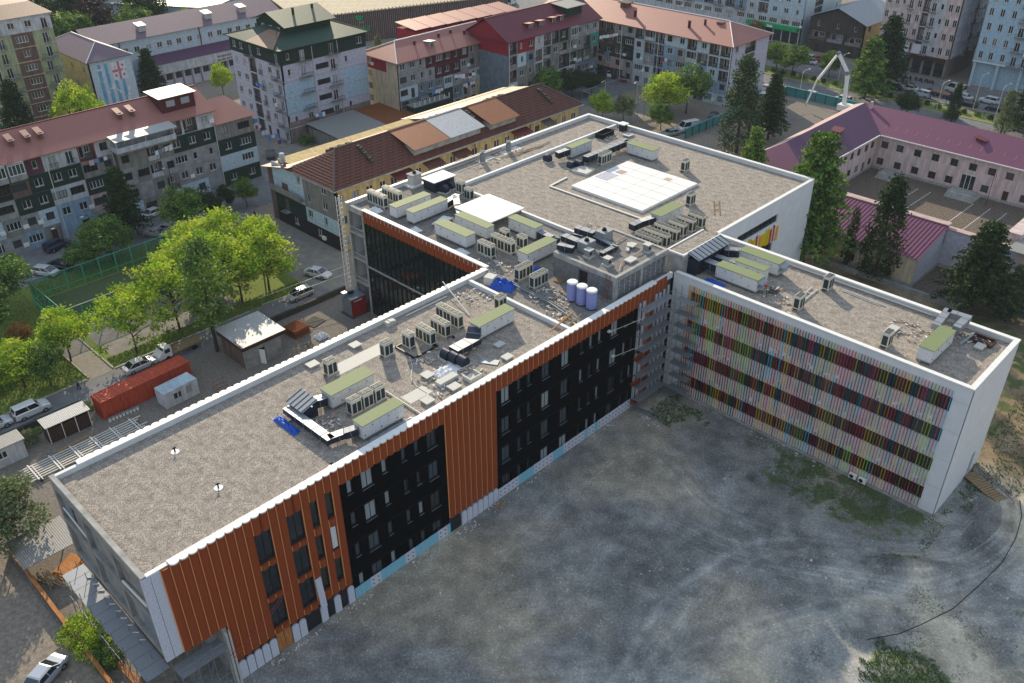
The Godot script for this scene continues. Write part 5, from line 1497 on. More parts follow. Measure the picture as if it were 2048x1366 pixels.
func build_back_lot() -> void:
	# transformer hut with a sheet roof
	var h := thing("site_hut", "pale hut with dark side and white corrugated roof among trees", "hut", Vector3(31.5, 0, -41.5))
	part(h, "wall", geo().holed(0, 0, 5.6, 3.0, [[2.2, 0.0, 3.1, 2.3]], 0.2), M["w_grey"])
	part(h, "wall", geo().box(0, 0, -5.8, 5.6, 3.0, -0.2), M["w_brown"])
	part(h, "door", geo().tbox(Transform3D(Basis(Vector3.UP, -1.0), Vector3(2.45, 1.1, 0.3)), 0.8, 2.2, 0.05), M["coping"])
	part(h, "doorway", geo().box(2.2, 0.02, -0.19, 3.1, 2.3, -0.17), M["interior"])
	part(h, "fascia", geo().box(-0.2, 2.95, 0.05, 6.3, 3.55, 0.2).box(-0.25, 2.95, -6.2, -0.1, 3.65, 0.2), M["wood_dark"])
	shed_roof(h, -0.3, 6.4, 3.75, -6.4, 3.6, 0.3, "r_white")
	# brown lean-to shed
	var b := thing("timber_shed", "dark brown open-topped shed with white ribbed roof", "shed", Vector3(7.1, 0, -44.6))
	for k in 17:
		part(b, "board", geo().box(0.05 + 0.29 * k, 0, -0.06, 0.32 + 0.29 * k, 1.95, 0), M["wood_dark"])
	part(b, "wall", geo().box(0.0, 0, -1.6, 0.06, 2.3, -0.1).box(4.94, 0, -1.6, 5.0, 2.3, -0.1).box(0, 0, -1.66, 5.0, 2.45, -1.6), M["wood_dark"])
	for x in [0.04, 1.7, 3.3, 4.9]:
		part(b, "post", geo().box(x, 0, 0.0, x + 0.08, 2.4, 0.08), M["frame_white"])
	shed_roof(b, -0.15, 5.2, 2.62, -1.9, 2.42, 0.2, "r_white")
	# low white hut at the left
	var w := thing("white_hut", "peeling white hut with small window and grey sheet roof", "hut", Vector3(-1.0, 0, -44.3))
	part(w, "wall", geo().holed(0, 0, 5.4, 2.5, [[2.4, 1.0, 3.5, 2.0]], 0.2), M["w_white"])
	part(w, "wall", geo().box(0, 0, -2.0, 5.4, 2.5, -0.2), M["w_white"])
	window(w, at(2.4, 1.0, -0.12), 1.1, 1.0, "frame_white", 2, "glass")
	shed_roof(w, -0.2, 5.6, 2.65, -2.2, 2.6, 0.2, "r_grey")
	# red shipping container with corrugated sides
	var c := thing("shipping_container", "long faded red shipping container with corrugated sides", "container", Vector3(13.55, 0.05, -44.4), 0.045)
	part(c, "body", geo().box(0.06, 0.12, -2.4, 12.1, 2.5, -0.06), M["container"])
	for k in 40:
		part(c, "rib", geo().box(0.15 + 0.3 * k, 0.15, -0.06, 0.3 + 0.3 * k, 2.45, 0.0), M["container"])
	for k in 8:
		part(c, "end_rib", geo().box(0.0, 0.15, -2.3 + 0.29 * k, 0.06, 2.45, -2.16 + 0.29 * k), M["container"])
	for k in 40:
		part(c, "roof_rib", geo().box(0.12 + 0.3 * k, 2.5, -2.36, 0.27 + 0.3 * k, 2.535, -0.08), M["container"])
	part(c, "frame", geo().box(0, 0, -2.45, 12.15, 0.12, 0.02).box(0, 2.46, -0.06, 12.15, 2.58, 0.02).box(0, 2.46, -2.45, 12.15, 2.58, -2.38), M["container"])
	# white cabin, roof sagging
	var k2 := thing("site_cabin", "dented white site cabin with sagging open roof beside the red container", "cabin", Vector3(19.9, 0.05, -40.9), 0.06)
	part(k2, "wall", geo().holed(0, 0, 4.6, 2.3, [[1.2, 0.9, 1.7, 1.7], [1.85, 0.9, 2.2, 1.7], [2.9, 0.8, 3.7, 1.9]], 0.08), M["w_white"])
	part(k2, "wall", geo().box(0, 0, -2.2, 4.6, 2.25, -2.1).box(0, 0, -2.1, 0.08, 2.3, -0.08).box(4.52, 0, -2.1, 4.6, 2.3, -0.08).box(0.08, 0, -2.1, 4.52, 0.2, -0.08), M["w_white"])
	part(k2, "window", geo().box(1.2, 0.9, -0.06, 1.7, 1.7, -0.04).box(1.85, 0.9, -0.06, 2.2, 1.7, -0.04), M["glass"])
	part(k2, "window", geo().box(2.9, 0.8, -0.06, 3.7, 1.9, -0.04), M["glass_pale"])
	var sagr := geo()
	for i in 10:
		for j in 6:
			var f := func(a: int, bb: int) -> Vector3:
				var u := a / 10.0
				var v := bb / 6.0
				return Vector3(4.6 * u, 2.3 - 0.9 * sin(PI * v) * (1.0 - pow(absf(2.0 * u - 0.9), 2.0) * 0.8), -2.2 * (1.0 - v))
			sagr.quad(f.call(i, j + 1), f.call(i + 1, j + 1), f.call(i + 1, j), f.call(i, j))
	part(k2, "sagging_roof", sagr, M["w_paleblue"])
	# stock of white pipes and frames behind the building
	var rk := thing("pipe_rack", "stack of long white steel frames lying behind the scalloped parapet", "steel frames", Vector3(2.6, 0, -41.8))
	for k in 7:
		part(rk, "pipe", geo().box(0.2 * (k % 3), 0.3, 0.45 * k, 14.2 - 0.5 * (k % 4), 0.42, 0.45 * k + 0.12), M["pipe_white"])
	for k in 6:
		part(rk, "cross_bar", geo().box(0.8 + 2.4 * k, 0.42, -0.2, 0.95 + 2.4 * k, 0.52, 3.2).box(1.15 + 2.4 * k, 0.42, 0.2, 1.25 + 2.4 * k, 0.5, 3.4), M["pipe_white"])
	for k in 4:
		part(rk, "bearer", geo().box(1.0 + 4.0 * k, 0, -0.1, 1.2 + 4.0 * k, 0.3, 3.2), M["wood_dark"])
	var lg := thing("timber_stack", "stack of weathered planks beside the brown shed", "planks", Vector3(6.9, 0, -42.6), 0.12)
	for k in 5:
		part(lg, "plank", geo().box(-0.2 * (k % 2), 0.06 + 0.08 * (k / 3), 0.25 * (k % 3), 4.2 - 0.3 * (k % 2), 0.13 + 0.08 * (k / 3), 0.22 + 0.25 * (k % 3)), M["wood"])
	# row of white buckets / blocks in front of the container
	for k in 9:
		var s := thing("paint_bucket", "white bucket in the row in front of the red container", "bucket", Vector3(13.9 + 0.43 * k, 0.02, -43.75 + 0.02 * k), 0.0, "white buckets by the red container")
		part(s, "body", geo().lathe([Vector2(0.0, 0), Vector2(0.16, 0), Vector2(0.19, 0.5)], Vector3.ZERO, 12), M["coping"])
		part(s, "rim", geo().lathe([Vector2(0.2, 0.48), Vector2(0.2, 0.52), Vector2(0.0, 0.46)], Vector3.ZERO, 12), M["w_slate"])
	var tr := thing("scrap_trolley", "scrap trolley of rusty tubes beside the white cabin", "trolley", Vector3(26.0, 0, -40.6))
	for q in [[0, 0, 1.6, 0], [0, 0.9, 1.6, 0.9]]:
		part(tr, "frame_tube", geo().tube(Vector3(q[0], 0.5, q[1]), Vector3(q[2], 0.5, q[3]), 0.03).tube(Vector3(q[0], 1.1, q[1]), Vector3(q[2], 1.1, q[3]), 0.03), M["rust"])
	for q in [[0, 0], [1.6, 0], [0, 0.9], [1.6, 0.9]]:
		part(tr, "leg", geo().tube(Vector3(q[0], 0, q[1]), Vector3(q[0], 1.1, q[1]), 0.03), M["plank"])
	# rusty block and rubble heaps
	var rb := thing("rusty_crate", "square rusty ribbed metal crate", "crate", Vector3(40.3, 0, -43.1), 0.1)
	part(rb, "body", geo().box(0, 0, -2.6, 2.5, 1.1, 0), M["rust"])
	for k in 9:
		part(rb, "rib", geo().box(0.06 + 0.28 * k, 1.1, -2.6, 0.16 + 0.28 * k, 1.18, 0), M["rust"])
	part(rb, "band", geo().box(-0.04, 0.5, -2.64, 2.54, 0.6, 0.04), M["wood_dark"])
	single("metal_grate", "dark metal grate lying beside the rusty crate", "grate", geo().box(0, 0, 0, 2.4, 0.08, 2.2), M["w_charcoal"], Vector3(43.4, 0.02, -46.0), 0.2)
	single("sand_heap", "heap of pale rubble beside the pale hut", "heap", crumple(3.4, 3.0, 1.1, 41, 16), M["dirt"], Vector3(39.6, 0, -39.8))
	single("bag_heap", "heap of white sacks near the rusty crate", "sacks", crumple(1.8, 1.6, 0.8, 43, 12), M["cloth_white"], Vector3(43.2, 0, -41.2))
	# hoist: red cage and lattice mast up the rear block
	var ho := thing("hoist_cage", "red construction hoist cage with grey frame", "hoist", Vector3(49.4, 0, -44.4))
	part(ho, "floor", geo().box(-0.3, 0, -0.2, 2.9, 0.14, 2.6), M["w_charcoal"])
	part(ho, "red_panel", geo().box(0, 0.15, 2.2, 2.6, 1.2, 2.28), M["red"])
	part(ho, "red_panel", geo().box(0, 1.25, 2.2, 2.6, 2.75, 2.27), M["w_red"])
	part(ho, "side_mesh", geo().box(0, 0.15, 0, 0.06, 2.7, 2.2).box(2.55, 0.15, 0, 2.6, 2.7, 2.2).box(0.06, 0.15, 0, 2.55, 2.7, 0.06), M["steel"])
	part(ho, "roof", geo().box(0, 2.75, 0, 2.6, 2.85, 2.28), M["w_slate"])
	part(ho, "motor_box", geo().box(-0.2, 2.85, 0.2, 0.5, 3.5, 0.9), M["galv"])
	part(ho, "drum", geo().tube(Vector3(0.8, 3.1, 0.6), Vector3(1.6, 3.1, 0.6), 0.24, 0.24, 12), M["tyre"])
	part(ho, "marking_strip", geo().box(0.75, 2.35, 2.27, 1.9, 2.5, 2.285).box(0.5, 2.33, 2.27, 0.66, 2.52, 2.285), M["coping"])
	var ms := thing("lattice_mast", "white lattice hoist mast standing at the unfinished corner", "mast", Vector3(51.0, 0, -44.6))
	for q in [[-0.3, -0.3], [0.3, -0.3], [-0.3, 0.3], [0.3, 0.3]]:
		part(ms, "chord", geo().box(q[0] - 0.05, 0, q[1] - 0.05, q[0] + 0.05, 17.6, q[1] + 0.05), M["pipe_white"])
	for k in 24:
		var y := 0.2 + 0.72 * k
		part(ms, "lacing", geo().bar(Vector3(-0.3, y, 0.3), Vector3(0.3, y + 0.7, 0.3), 0.05, 0.05).bar(Vector3(-0.3, y, -0.3), Vector3(-0.3, y + 0.7, 0.3), 0.05, 0.05).bar(Vector3(-0.3, y, 0.3), Vector3(0.3, y, 0.3), 0.05, 0.05), M["pipe_white"])
	# retaining wall and hedge bank between street and site
	single("retaining_wall", "dark stone retaining wall between street and site", "wall", geo().box(34, 0, -49.5, 53.5, 0.9, -49.1), M["w_charcoal"])
	single("retaining_wall", "dark retaining wall behind the sheds along the street", "wall", geo().box(-4, 0, -49.4, 13, 1.0, -49.0), M["w_charcoal"])
	single("sheet_fence", "low corrugated grey roof over the yard beyond the gable", "canopy", geo().tbox(Transform3D(Basis(Vector3(1, 0, 0), 0.06), Vector3(-0.6, 2.5, -26.2)), 5.4, 0.08, 4.6).box(-3.2, 0, -28.2, -3.1, 2.35, -28.1).box(1.8, 0, -28.2, 1.9, 2.35, -28.1).box(-3.2, 0, -24.2, -3.1, 2.5, -24.1).box(1.8, 0, -24.2, 1.9, 2.5, -24.1), M["r_grey"])
	# west boundary wall with wooden coping, boards, ladder
	var bw := thing("boundary_wall", "low brown boundary wall beside the west yard", "wall", Vector3(-3.0, 0, 0))
	part(bw, "wall", geo().box(-0.12, 0, -30, 0.12, 1.0, -6), M["w_brown"])
	part(bw, "cap", geo().box(-0.18, 1.0, -30, 0.18, 1.1, -6), M["plank"])
	for k in 3:
		single("plywood_board", ["orange plywood sheet lying behind the boundary wall, lowest of three", "orange plywood sheet lying behind the boundary wall, middle of three", "orange plywood sheet lying behind the boundary wall, top of three"][k], "plywood", geo().tbox(Transform3D(Basis(Vector3.UP, 0.15 * k), Vector3(0, 0.04 + 0.07 * k, 0)), 2.6, 0.05, 1.7), M["plank"], Vector3(0.2 + 0.15 * k, 0.02, -23.6 - 0.2 * k), 0.2)
	var wp := thing("timber_pile", "tangle of grey timber behind the boundary wall", "planks", Vector3(-1.6, 0.05, -23.0))
	for k in 9:
		part(wp, "timber", geo().bar(Vector3(rf(-1, 0.2), 0.1 + 0.06 * k, rf(-2.2, -1.0)), Vector3(rf(-0.6, 0.8), 0.15 + 0.05 * k, rf(0.4, 2.2)), 0.1, 0.08), M["wood"])
	for k in 4:
		single("long_timber", "long timber leaning behind the leafy hedge", "timber", geo().bar(Vector3(0, 0.1, -4), Vector3(0.4, 0.3, 4), 0.12, 0.1), M["plank"], Vector3(-1.9 + 0.18 * k, 0.05, -9.5 + 0.4 * k), 0.02, "long timbers by the hedge")
	# football pitch fence
	var pf := thing("pitch_fence", "green mesh fence around the small football pitch", "fence", Vector3(0, 0, 0))
	var corners := [Vector3(19.3, 0, -68.2), Vector3(19.3, 0, -80.2), Vector3(45.2, 0, -80.2), Vector3(45.2, 0, -68.2), Vector3(19.3, 0, -68.2)]
	var fm := mt("fence_green", "4aa884", 0.6, 0.1)
	var net := mt("fence_net", "1f5a45", 0.9)
	net.transparency = BaseMaterial3D.TRANSPARENCY_ALPHA
	net.albedo_color = Color(0.16, 0.42, 0.32, 0.4)
	for k in 4:
		var a: Vector3 = corners[k]
		var e: Vector3 = corners[k + 1]
		var n := int(a.distance_to(e) / 2.4)
		for i in n:
			var p := a.lerp(e, i / float(n))
			part(pf, "post", geo().tube(p, p + Vector3(0, 3.4, 0), 0.09), fm)
		part(pf, "top_rail", geo().tube(a + Vector3(0, 3.4, 0), e + Vector3(0, 3.4, 0), 0.05), fm if k != 3 else M["pipe_white"])
		part(pf, "mid_rail", geo().tube(a + Vector3(0, 1.0, 0), e + Vector3(0, 1.0, 0), 0.04), fm)
		var g := geo()
		g.quad(a + Vector3(0, 0.1, 0), e + Vector3(0, 0.1, 0), e + Vector3(0, 3.4, 0), a + Vector3(0, 3.4, 0))
		part(pf, "netting", g, net)
	var gl := thing("goal_frame", "green goal frame built into the end of the pitch fence", "goal", Vector3(18.2, 0, -74.4))
	for q in [[0, -2.2, 1.1, -2.2], [0, 2.2, 1.1, 2.2]]:
		part(gl, "post", geo().tube(Vector3(q[0], 0, q[1]), Vector3(q[0], 2.2, q[1]), 0.06).tube(Vector3(q[0], 2.2, q[1]), Vector3(q[2], 2.6, q[3]), 0.05), fm)
	part(gl, "crossbar", geo().tube(Vector3(0, 2.2, -2.2), Vector3(0, 2.2, 2.2), 0.06), fm)
	part(gl, "brace", geo().tube(Vector3(0, 0, -2.2), Vector3(0, 2.2, 0), 0.05).tube(Vector3(0, 2.2, 0), Vector3(0, 0, 2.2), 0.05), fm)
	# street lamps and poles in front of the left block
	for q in [[28.2, -88.6, 6.5, "thin dark lamp post at the curb of the apartment yard"], [33.6, -90.8, 6.0, "thin dark lamp post beside the cedar in the apartment yard"], [33.2, -83.8, 5.0, "yellowish lamp post behind the pitch fence"], [50.8, -95.8, 8.0, "dark utility pole in front of the grey apartment wing"]]:
		var o := thing("lamp_post", q[3], "lamp post", Vector3(q[0], 0, q[1]), 0.0, "poles around the pitch")
		part(o, "pole", geo().tube(Vector3.ZERO, Vector3(0, q[2], 0), 0.08, 0.05), M["rail"])
		part(o, "arm", geo().tube(Vector3(0, q[2], 0), Vector3(-0.9, q[2] + 0.2, 0.3), 0.04), M["rail"])
		part(o, "lamp_head", geo().tbox(at(-1.1, q[2] + 0.2, 0.35), 0.5, 0.1, 0.22), M["coping"])
	for q in [[Vector3(40.5, 3.0, -52.0), Vector3(54.5, 4.0, -49.5), "upper pale wire spanning the street by the silver hatchback"], [Vector3(40.5, 2.2, -51.4), Vector3(54.5, 3.0, -49.0), "lower pale wire spanning the street by the silver hatchback"]]:
		single("overhead_wire", q[2], "wire", geo().tube(q[0], q[1], 0.03), M["pipe_white"])
	single("hedge_grass", "long unmown grass under the park trees", "grass", lawn_grass(), M["tinted"]).set_meta("kind", "stuff")

func lawn_grass() -> Geo:
	var g := geo()
	g.tinted = true
	var c := [Color(0.17, 0.27, 0.04), Color(0.22, 0.32, 0.05), Color(0.13, 0.2, 0.04), Color(0.26, 0.3, 0.09)]
	weeds(g, -6, -66, 16, -55, 9000, 0.2, c)
	weeds(g, 19.8, -57.4, 50, -54.8, 4000, 0.22, c)
	weeds(g, 0, -86, 19, -68.5, 3000, 0.2, c)
	weeds(g, 20, -86, 48, -80.5, 2500, 0.2, c)
	weeds(g, -4, -50, 14, -47.5, 1500, 0.3, c)
	return g

# ---------- generic blocks ----------
const PAL := {"g": "w_green", "m": "w_maroon", "r": "w_red", "b": "w_blue", "w": "w_white", "c": "w_concrete", "k": "w_black", "p": "w_pink", "y": "w_yellow", "s": "w_slate", "n": "w_brown", "t": "w_teal", "u": "w_purplish", "l": "w_paleblue", "e": "w_cream", "h": "w_charcoal", "a": "w_grey"}

func front_of(w: float, d: float) -> Transform3D:
	return Transform3D()

func left_of(d: float) -> Transform3D:
	return Transform3D(Basis(Vector3(0, 0, 1), Vector3.UP, Vector3(-1, 0, 0)), Vector3(0, 0, -d))

func railing(o: Node, t: Transform3D, w: float, y: float, z: float, solid: String) -> void:
	if solid:
		part(o, "balcony_parapet", geo().box(0, y, z - 0.06, w, y + 0.85, z), M[solid], t)
		return
	var key := "rail%.2f" % w
	if not cache.has(key):
		var g := geo()
		g.box(0, 0.9, -0.03, w, 0.95, 0.02)
		var n := int(w / 0.16)
		for i in n + 1:
			var x := w * i / n
			g.box(x - 0.012, 0.04, -0.012, x + 0.012, 0.9, 0.012)
		cache[key] = g.mesh()
	part(o, "railing", cache[key], M["rail"], t * at(0, y, z))

# one face of a block: rows of cells from the top floor down. Codes: w white window, n narrow white window, W wide white
# window, d brown window, D wide brown window, b balcony on brackets, o open loggia, O loggia with solid front,
# g glazed box, p plain door, . bare wall, t tall twin, f french window with small rail
func facade(o: Node, t: Transform3D, w: float, y0: float, y1: float, rows: Array, cols: Array, wall: String, deep := 0.3, strip := "") -> void:
	var n := rows.size()
	var fh := (y1 - y0) / n
	var holes := []
	var todo := []
	for r in n:
		var row: String = rows[r]
		var bw := w / row.length()
		var fy := y1 - fh * (r + 1)
		for c in row.length():
			var k := row[c]
			var cx := bw * (c + 0.5)
			var j := rf(-0.08, 0.08) * bw
			var ww := 0.0
			var y := fy + 0.95
			var h := 1.35
			match k:
				"w", "d": ww = minf(1.35, bw * 0.62)
				"n": ww = minf(0.75, bw * 0.4)
				"W", "D": ww = minf(2.5, bw * 0.82)
				"p": ww = 1.0; y = fy + 0.1; h = 2.1
				"f", "b": ww = minf(1.2, bw * 0.55); y = fy + 0.15; h = 2.15
				"t": ww = minf(1.0, bw * 0.6); y = fy + 0.7; h = 1.75
				"o", "O": ww = bw * 0.86; y = fy + 0.12; h = fh - 0.42; j = 0.0
			if ww > 0:
				var hx := [cx + j - ww / 2, y, cx + j + ww / 2, y + minf(h, fh - 0.35)]
				holes.append(hx)
				todo.append([k, hx, fy, bw, c])
			elif k == "g":
				todo.append([k, [cx - bw * 0.46, fy, cx + bw * 0.46, fy + fh], fy, bw, c])
	part(o, "wall", geo().holed(0, 0.0, w, y1, holes, deep), M[wall], t)
	# cladding patches of other colours, proud of the wall
	for r in n:
		if r >= cols.size():
			break
		var row: String = cols[r]
		var bw := w / row.length()
		var c := 0
		while c < row.length():
			var k := row[c]
			var e := c
			while e + 1 < row.length() and row[e + 1] == k:
				e += 1
			if k != "." and PAL.has(k):
				var fy := y1 - fh * (r + 1)
				var here := []
				for hh in holes:
					if hh[2] > bw * c and hh[0] < bw * (e + 1) and hh[3] > fy and hh[1] < fy + fh:
						here.append(hh)
				part(o, "cladding", geo().holed(bw * c + 0.01, fy + 0.03, bw * (e + 1) - 0.01, fy + fh - 0.03, here, 0.05, 0.05), M[PAL[k]], t)
			c = e + 1
	if strip:
		for r in n - 1:
			part(o, "floor_band", geo().box(0, y1 - fh * (r + 1) - 0.1, 0.0, w, y1 - fh * (r + 1) + 0.06, 0.1), M[strip], t)
	for q in todo:
		var k: String = q[0]
		var hx: Array = q[1]
		if k in ["w", "d", "W"] and n > 3 and rng.randf() < 0.16 and o.get_parent():
			var ac := MeshInstance3D.new()
			ac.name = numbered("air_conditioner")
			if not cache.has("ac_box"):
				cache["ac_box"] = geo().box(-0.42, -0.3, 0.08, 0.42, 0.3, 0.4).tube(Vector3(-0.1, 0, 0.4), Vector3(-0.1, 0, 0.42), 0.22, 0.22, 12).box(-0.35, -0.34, 0.0, -0.3, -0.3, 0.4).box(0.3, -0.34, 0.0, 0.35, -0.3, 0.4).mesh()
			ac.mesh = cache["ac_box"]
			ac.material_override = M["coping"]
			add_child(ac)
			ac.transform = o.transform * t * at(hx[2] + 0.5, hx[1] + 0.2, 0)
			tag(ac, "white air conditioner box fixed beside an apartment window", "air conditioner", "air conditioners on the apartment walls")
		var ww: float = hx[2] - hx[0]
		var hh: float = hx[3] - hx[1]
		var fy: float = q[2]
		var bw: float = q[3]
		ww = snappedf(ww, 0.05) + 0.05
		hh = snappedf(hh, 0.05) + 0.05
		match k:
			"w", "n", "t":
				window(o, t * at(hx[0] - 0.02, hx[1] - 0.02, -0.14), ww, hh, "frame_white", 2 if ww > 0.9 else 1)
				part(o, "sill", geo().box(hx[0] - 0.06, hx[1] - 0.08, -0.02, hx[2] + 0.06, hx[1] - 0.02, 0.14), M["concrete_lt"], t)
			"W":
				window(o, t * at(hx[0] - 0.02, hx[1] - 0.02, -0.14), ww, hh, "frame_white", 4)
			"d":
				window(o, t * at(hx[0] - 0.02, hx[1] - 0.02, -0.14), ww, hh, "frame_brown", 2)
			"D":
				window(o, t * at(hx[0] - 0.02, hx[1] - 0.02, -0.14), ww, hh, "frame_brown", 4)
			"p":
				part(o, "door", geo().box(hx[0], hx[1], -0.2, hx[2], hx[3], -0.14), M["wood_dark"], t)
			"f":
				window(o, t * at(hx[0] - 0.02, hx[1] - 0.02, -0.14), ww, hh, "frame_white", 2)
				railing(o, t * at(hx[0] - 0.1, 0, 0), snappedf(ww + 0.2, 0.1), fy + 0.15, 0.3, "")
				part(o, "balcony_slab", geo().box(hx[0] - 0.1, fy + 0.05, 0, hx[2] + 0.1, fy + 0.15, 0.32), M["concrete"], t)
			"b":
				window(o, t * at(hx[0] - 0.02, hx[1] - 0.02, -0.14), ww, hh, "frame_white", 2)
				var bx = bw * (q[4] + 0.08)
				var bl := snappedf(bw * 0.84, 0.1)
				part(o, "balcony_slab", geo().box(bx, fy + 0.0, 0.0, bx + bl, fy + 0.14, 1.05), M["concrete"], t)
				railing(o, t * at(bx, 0, 0), bl, fy + 0.14, 1.03, "")
			"o", "O":
				part(o, "loggia_floor", geo().box(hx[0], fy - 0.02, -1.25, hx[2], fy + 0.12, 0.0), M["concrete"], t)
				part(o, "loggia_back", geo().box(hx[0] - 0.2, fy + 0.12, -1.32, hx[2] + 0.2, hx[3] + 0.1, -1.26), M["w_taupe"], t)
				window(o, t * at(hx[0] + ww * 0.15, fy + 0.2, -1.24), snappedf(ww * 0.3, 0.1), 2.0, "frame_white", 1)
				window(o, t * at(hx[0] + ww * 0.52, fy + 0.9, -1.24), snappedf(ww * 0.34, 0.1), 1.3, "frame_white", 2)
				railing(o, t * at(hx[0], 0, 0), snappedf(ww, 0.1) - 0.1, fy + 0.12, -0.03, "" if k == "o" else ["w_concrete", "w_grey", "w_white", "w_brown"][rng.randi() % 4])
			"g":
				var mm: String = ["w_grey", "w_white", "w_concrete", "w_slate"][rng.randi() % 4]
				var fh2: float = hx[3] - hx[1]
				part(o, "glazed_balcony", geo().box(hx[0], fy + 0.05, 0.0, hx[2], fy + 0.95, 0.95).box(hx[0], fy + fh2 - 0.3, 0.0, hx[2], fy + fh2 - 0.06, 0.95).box(hx[0], fy + 0.95, 0, hx[0] + 0.1, fy + fh2 - 0.3, 0.9).box(hx[2] - 0.1, fy + 0.95, 0, hx[2], fy + fh2 - 0.3, 0.9), M[mm], t)
				window(o, t * at(hx[0] + 0.1, fy + 0.95, 0.85), snappedf(hx[2] - hx[0] - 0.2, 0.05), snappedf(fh2 - 1.25, 0.05), "frame_white" if rng.randf() < 0.6 else "frame_brown", 4)

# hip or gable roof over a block whose near-left corner is the origin; ridge along x, or along z when turned
func roof(o: Node, w: float, d: float, y0: float, y1: float, ov: float, m: String, hip_l: float, hip_r: float, turned := false, mb := "") -> MeshInstance3D:
	var t := Transform3D()
	var W := w
	var D := d
	if turned:
		t = Transform3D(Basis(Vector3(0, 0, 1), Vector3.UP, Vector3(-1, 0, 0)), Vector3(0, 0, -d)) * at(0, 0, 0)
		W = d
		D = w
	# in the local frame x runs along the ridge, the face looking at +z is the one we see
	var zf := ov
	var zb := -D - ov
	var zm := -D / 2
	var a := Vector3(-ov, y0, zf)
	var b := Vector3(W + ov, y0, zf)
	var c := Vector3(W + ov, y0, zb)
	var e := Vector3(-ov, y0, zb)
	var r0 := Vector3(-ov + hip_l, y1, zm)
	var r1 := Vector3(W + ov - hip_r, y1, zm)
	var g := geo()
	for q in [[a, b, r1, r0], [c, e, r0, r1]]:
		g.quad(t * q[0], t * q[1], t * q[2], t * q[3])
	if hip_l > 0:
		g.tri(t * e, t * a, t * r0)
	if hip_r > 0:
		g.tri(t * b, t * c, t * r1)
	var th := Vector3(0, -0.16, 0)
	for q in [[a, b], [b, c], [c, e], [e, a]]:
		g.quad(t * (q[0] + th), t * (q[1] + th), t * q[1], t * q[0])
	g.quad(t * (e + th), t * (c + th), t * (b + th), t * (a + th))
	var ro := part(o, "roof", g, M[m])
	part(ro, "ridge_cap", geo().tube(t * (r0 + Vector3(0, 0.02, 0)), t * (r1 + Vector3(0, 0.02, 0)), 0.14), M[mb if mb else "coping"])
	if hip_l > 0:
		part(ro, "hip_cap", geo().tube(t * r0, t * a, 0.1).tube(t * r0, t * e, 0.1), M[mb if mb else "coping"])
	if hip_r > 0:
		part(ro, "hip_cap", geo().tube(t * r1, t * b, 0.1).tube(t * r1, t * c, 0.1), M[mb if mb else "coping"])
	if hip_l <= 0:
		var gg := geo()
		gg.tri(t * Vector3(0, y0, -D), t * Vector3(0, y0, 0), t * Vector3(0, y1 - 0.15, zm))
		part(o, "gable", gg, M["w_red"] if m == "r_maroon" else M["w_grey"])
	if hip_r <= 0:
		var gg := geo()
		gg.tri(t * Vector3(W, y0, 0), t * Vector3(W, y0, -D), t * Vector3(W, y1 - 0.15, zm))
		part(o, "gable", gg, M["w_grey"])
	return ro

func core(o: Node, w: float, d: float, h: float, m: String) -> void:
	part(o, "wall", geo().box(1.3, 0, -d, w, h, -1.35), M[m])

func chimney(ro: Node, x: float, y: float, z: float, h: float, m := "w_brown", s := 0.5) -> void:
	part(ro, "chimney", geo().box(x - s / 2, y - 1.2, z - s / 2, x + s / 2, y + h, z + s / 2).box(x - s / 2 - 0.08, y + h, z - s / 2 - 0.08, x + s / 2 + 0.08, y + h + 0.1, z + s / 2 + 0.08), M[m])

func dormer(ro: Node, x: float, y: float, z: float, w: float, h: float, depth: float, m: String, wall: String) -> void:
	var d := part(ro, "dormer", geo().box(x - w / 2, y - 0.6, z - depth, x + w / 2, y + h, z), M[wall])
	# sub-parts would be a fourth level here, so lid and pane stay beside it
	part(ro, "dormer_lid", geo().tbox(Transform3D(Basis(Vector3(1, 0, 0), -0.1), Vector3(x, y + h + 0.08, z - depth / 2 + 0.15)), w + 0.4, 0.1, depth + 0.7), M[m])
	part(ro, "dormer_pane", geo().box(x - w * 0.32, y + 0.25, z, x - 0.03, y + h - 0.12, z + 0.03).box(x + 0.03, y + 0.25, z, x + w * 0.32, y + h - 0.12, z + 0.03), M["glass"])
	part(ro, "dormer_frame", geo().box(x - w * 0.38, y + 0.18, z, x + w * 0.38, y + 0.25, z + 0.06).box(x - w * 0.38, y + h - 0.12, z, x + w * 0.38, y + h - 0.05, z + 0.06).box(x - w * 0.38, y + 0.25, z, x - w * 0.32, y + h - 0.12, z + 0.06).box(x + w * 0.32, y + 0.25, z, x + w * 0.38, y + h - 0.12, z + 0.06).box(x - 0.03, y + 0.25, z, x + 0.03, y + h - 0.12, z + 0.06), M["frame_white"])

func laundry(label: String, x: float, y: float, z: float, dir: Vector3, items: Array) -> void:
	var o := thing("laundry_line", label, "laundry", Vector3(x, y, z))
	var s := 0.0
	for k in items:
		var w := rf(0.5, 1.0)
		var h := rf(0.6, 1.1)
		var g := geo()
		for i in 4:
			var a := dir * (s + w * i / 4.0) + Vector3(0, 0, 0.05 * sin(i * 2.0))
			var b := dir * (s + w * (i + 1) / 4.0) + Vector3(0, 0, 0.05 * sin((i + 1) * 2.0))
			g.quad(a - Vector3(0, h, 0), b - Vector3(0, h, 0), b, a)
		part(o, "cloth", g, M["cloth_" + k])
		s += w + 0.12
	part(o, "line", geo().tube(Vector3(0, 0.02, 0) - dir * 0.4, Vector3(0, 0.02, 0) + dir * (s + 0.4), 0.015, 0.015, 4), M["rail"])

func pipes_down(o: Node, xs: Array, h: float, z: float, m := "pipe_white") -> void:
	for x in xs:
		part(o, "downpipe", geo().tube(Vector3(x, 0.1, z), Vector3(x, h, z), 0.07), M[m])

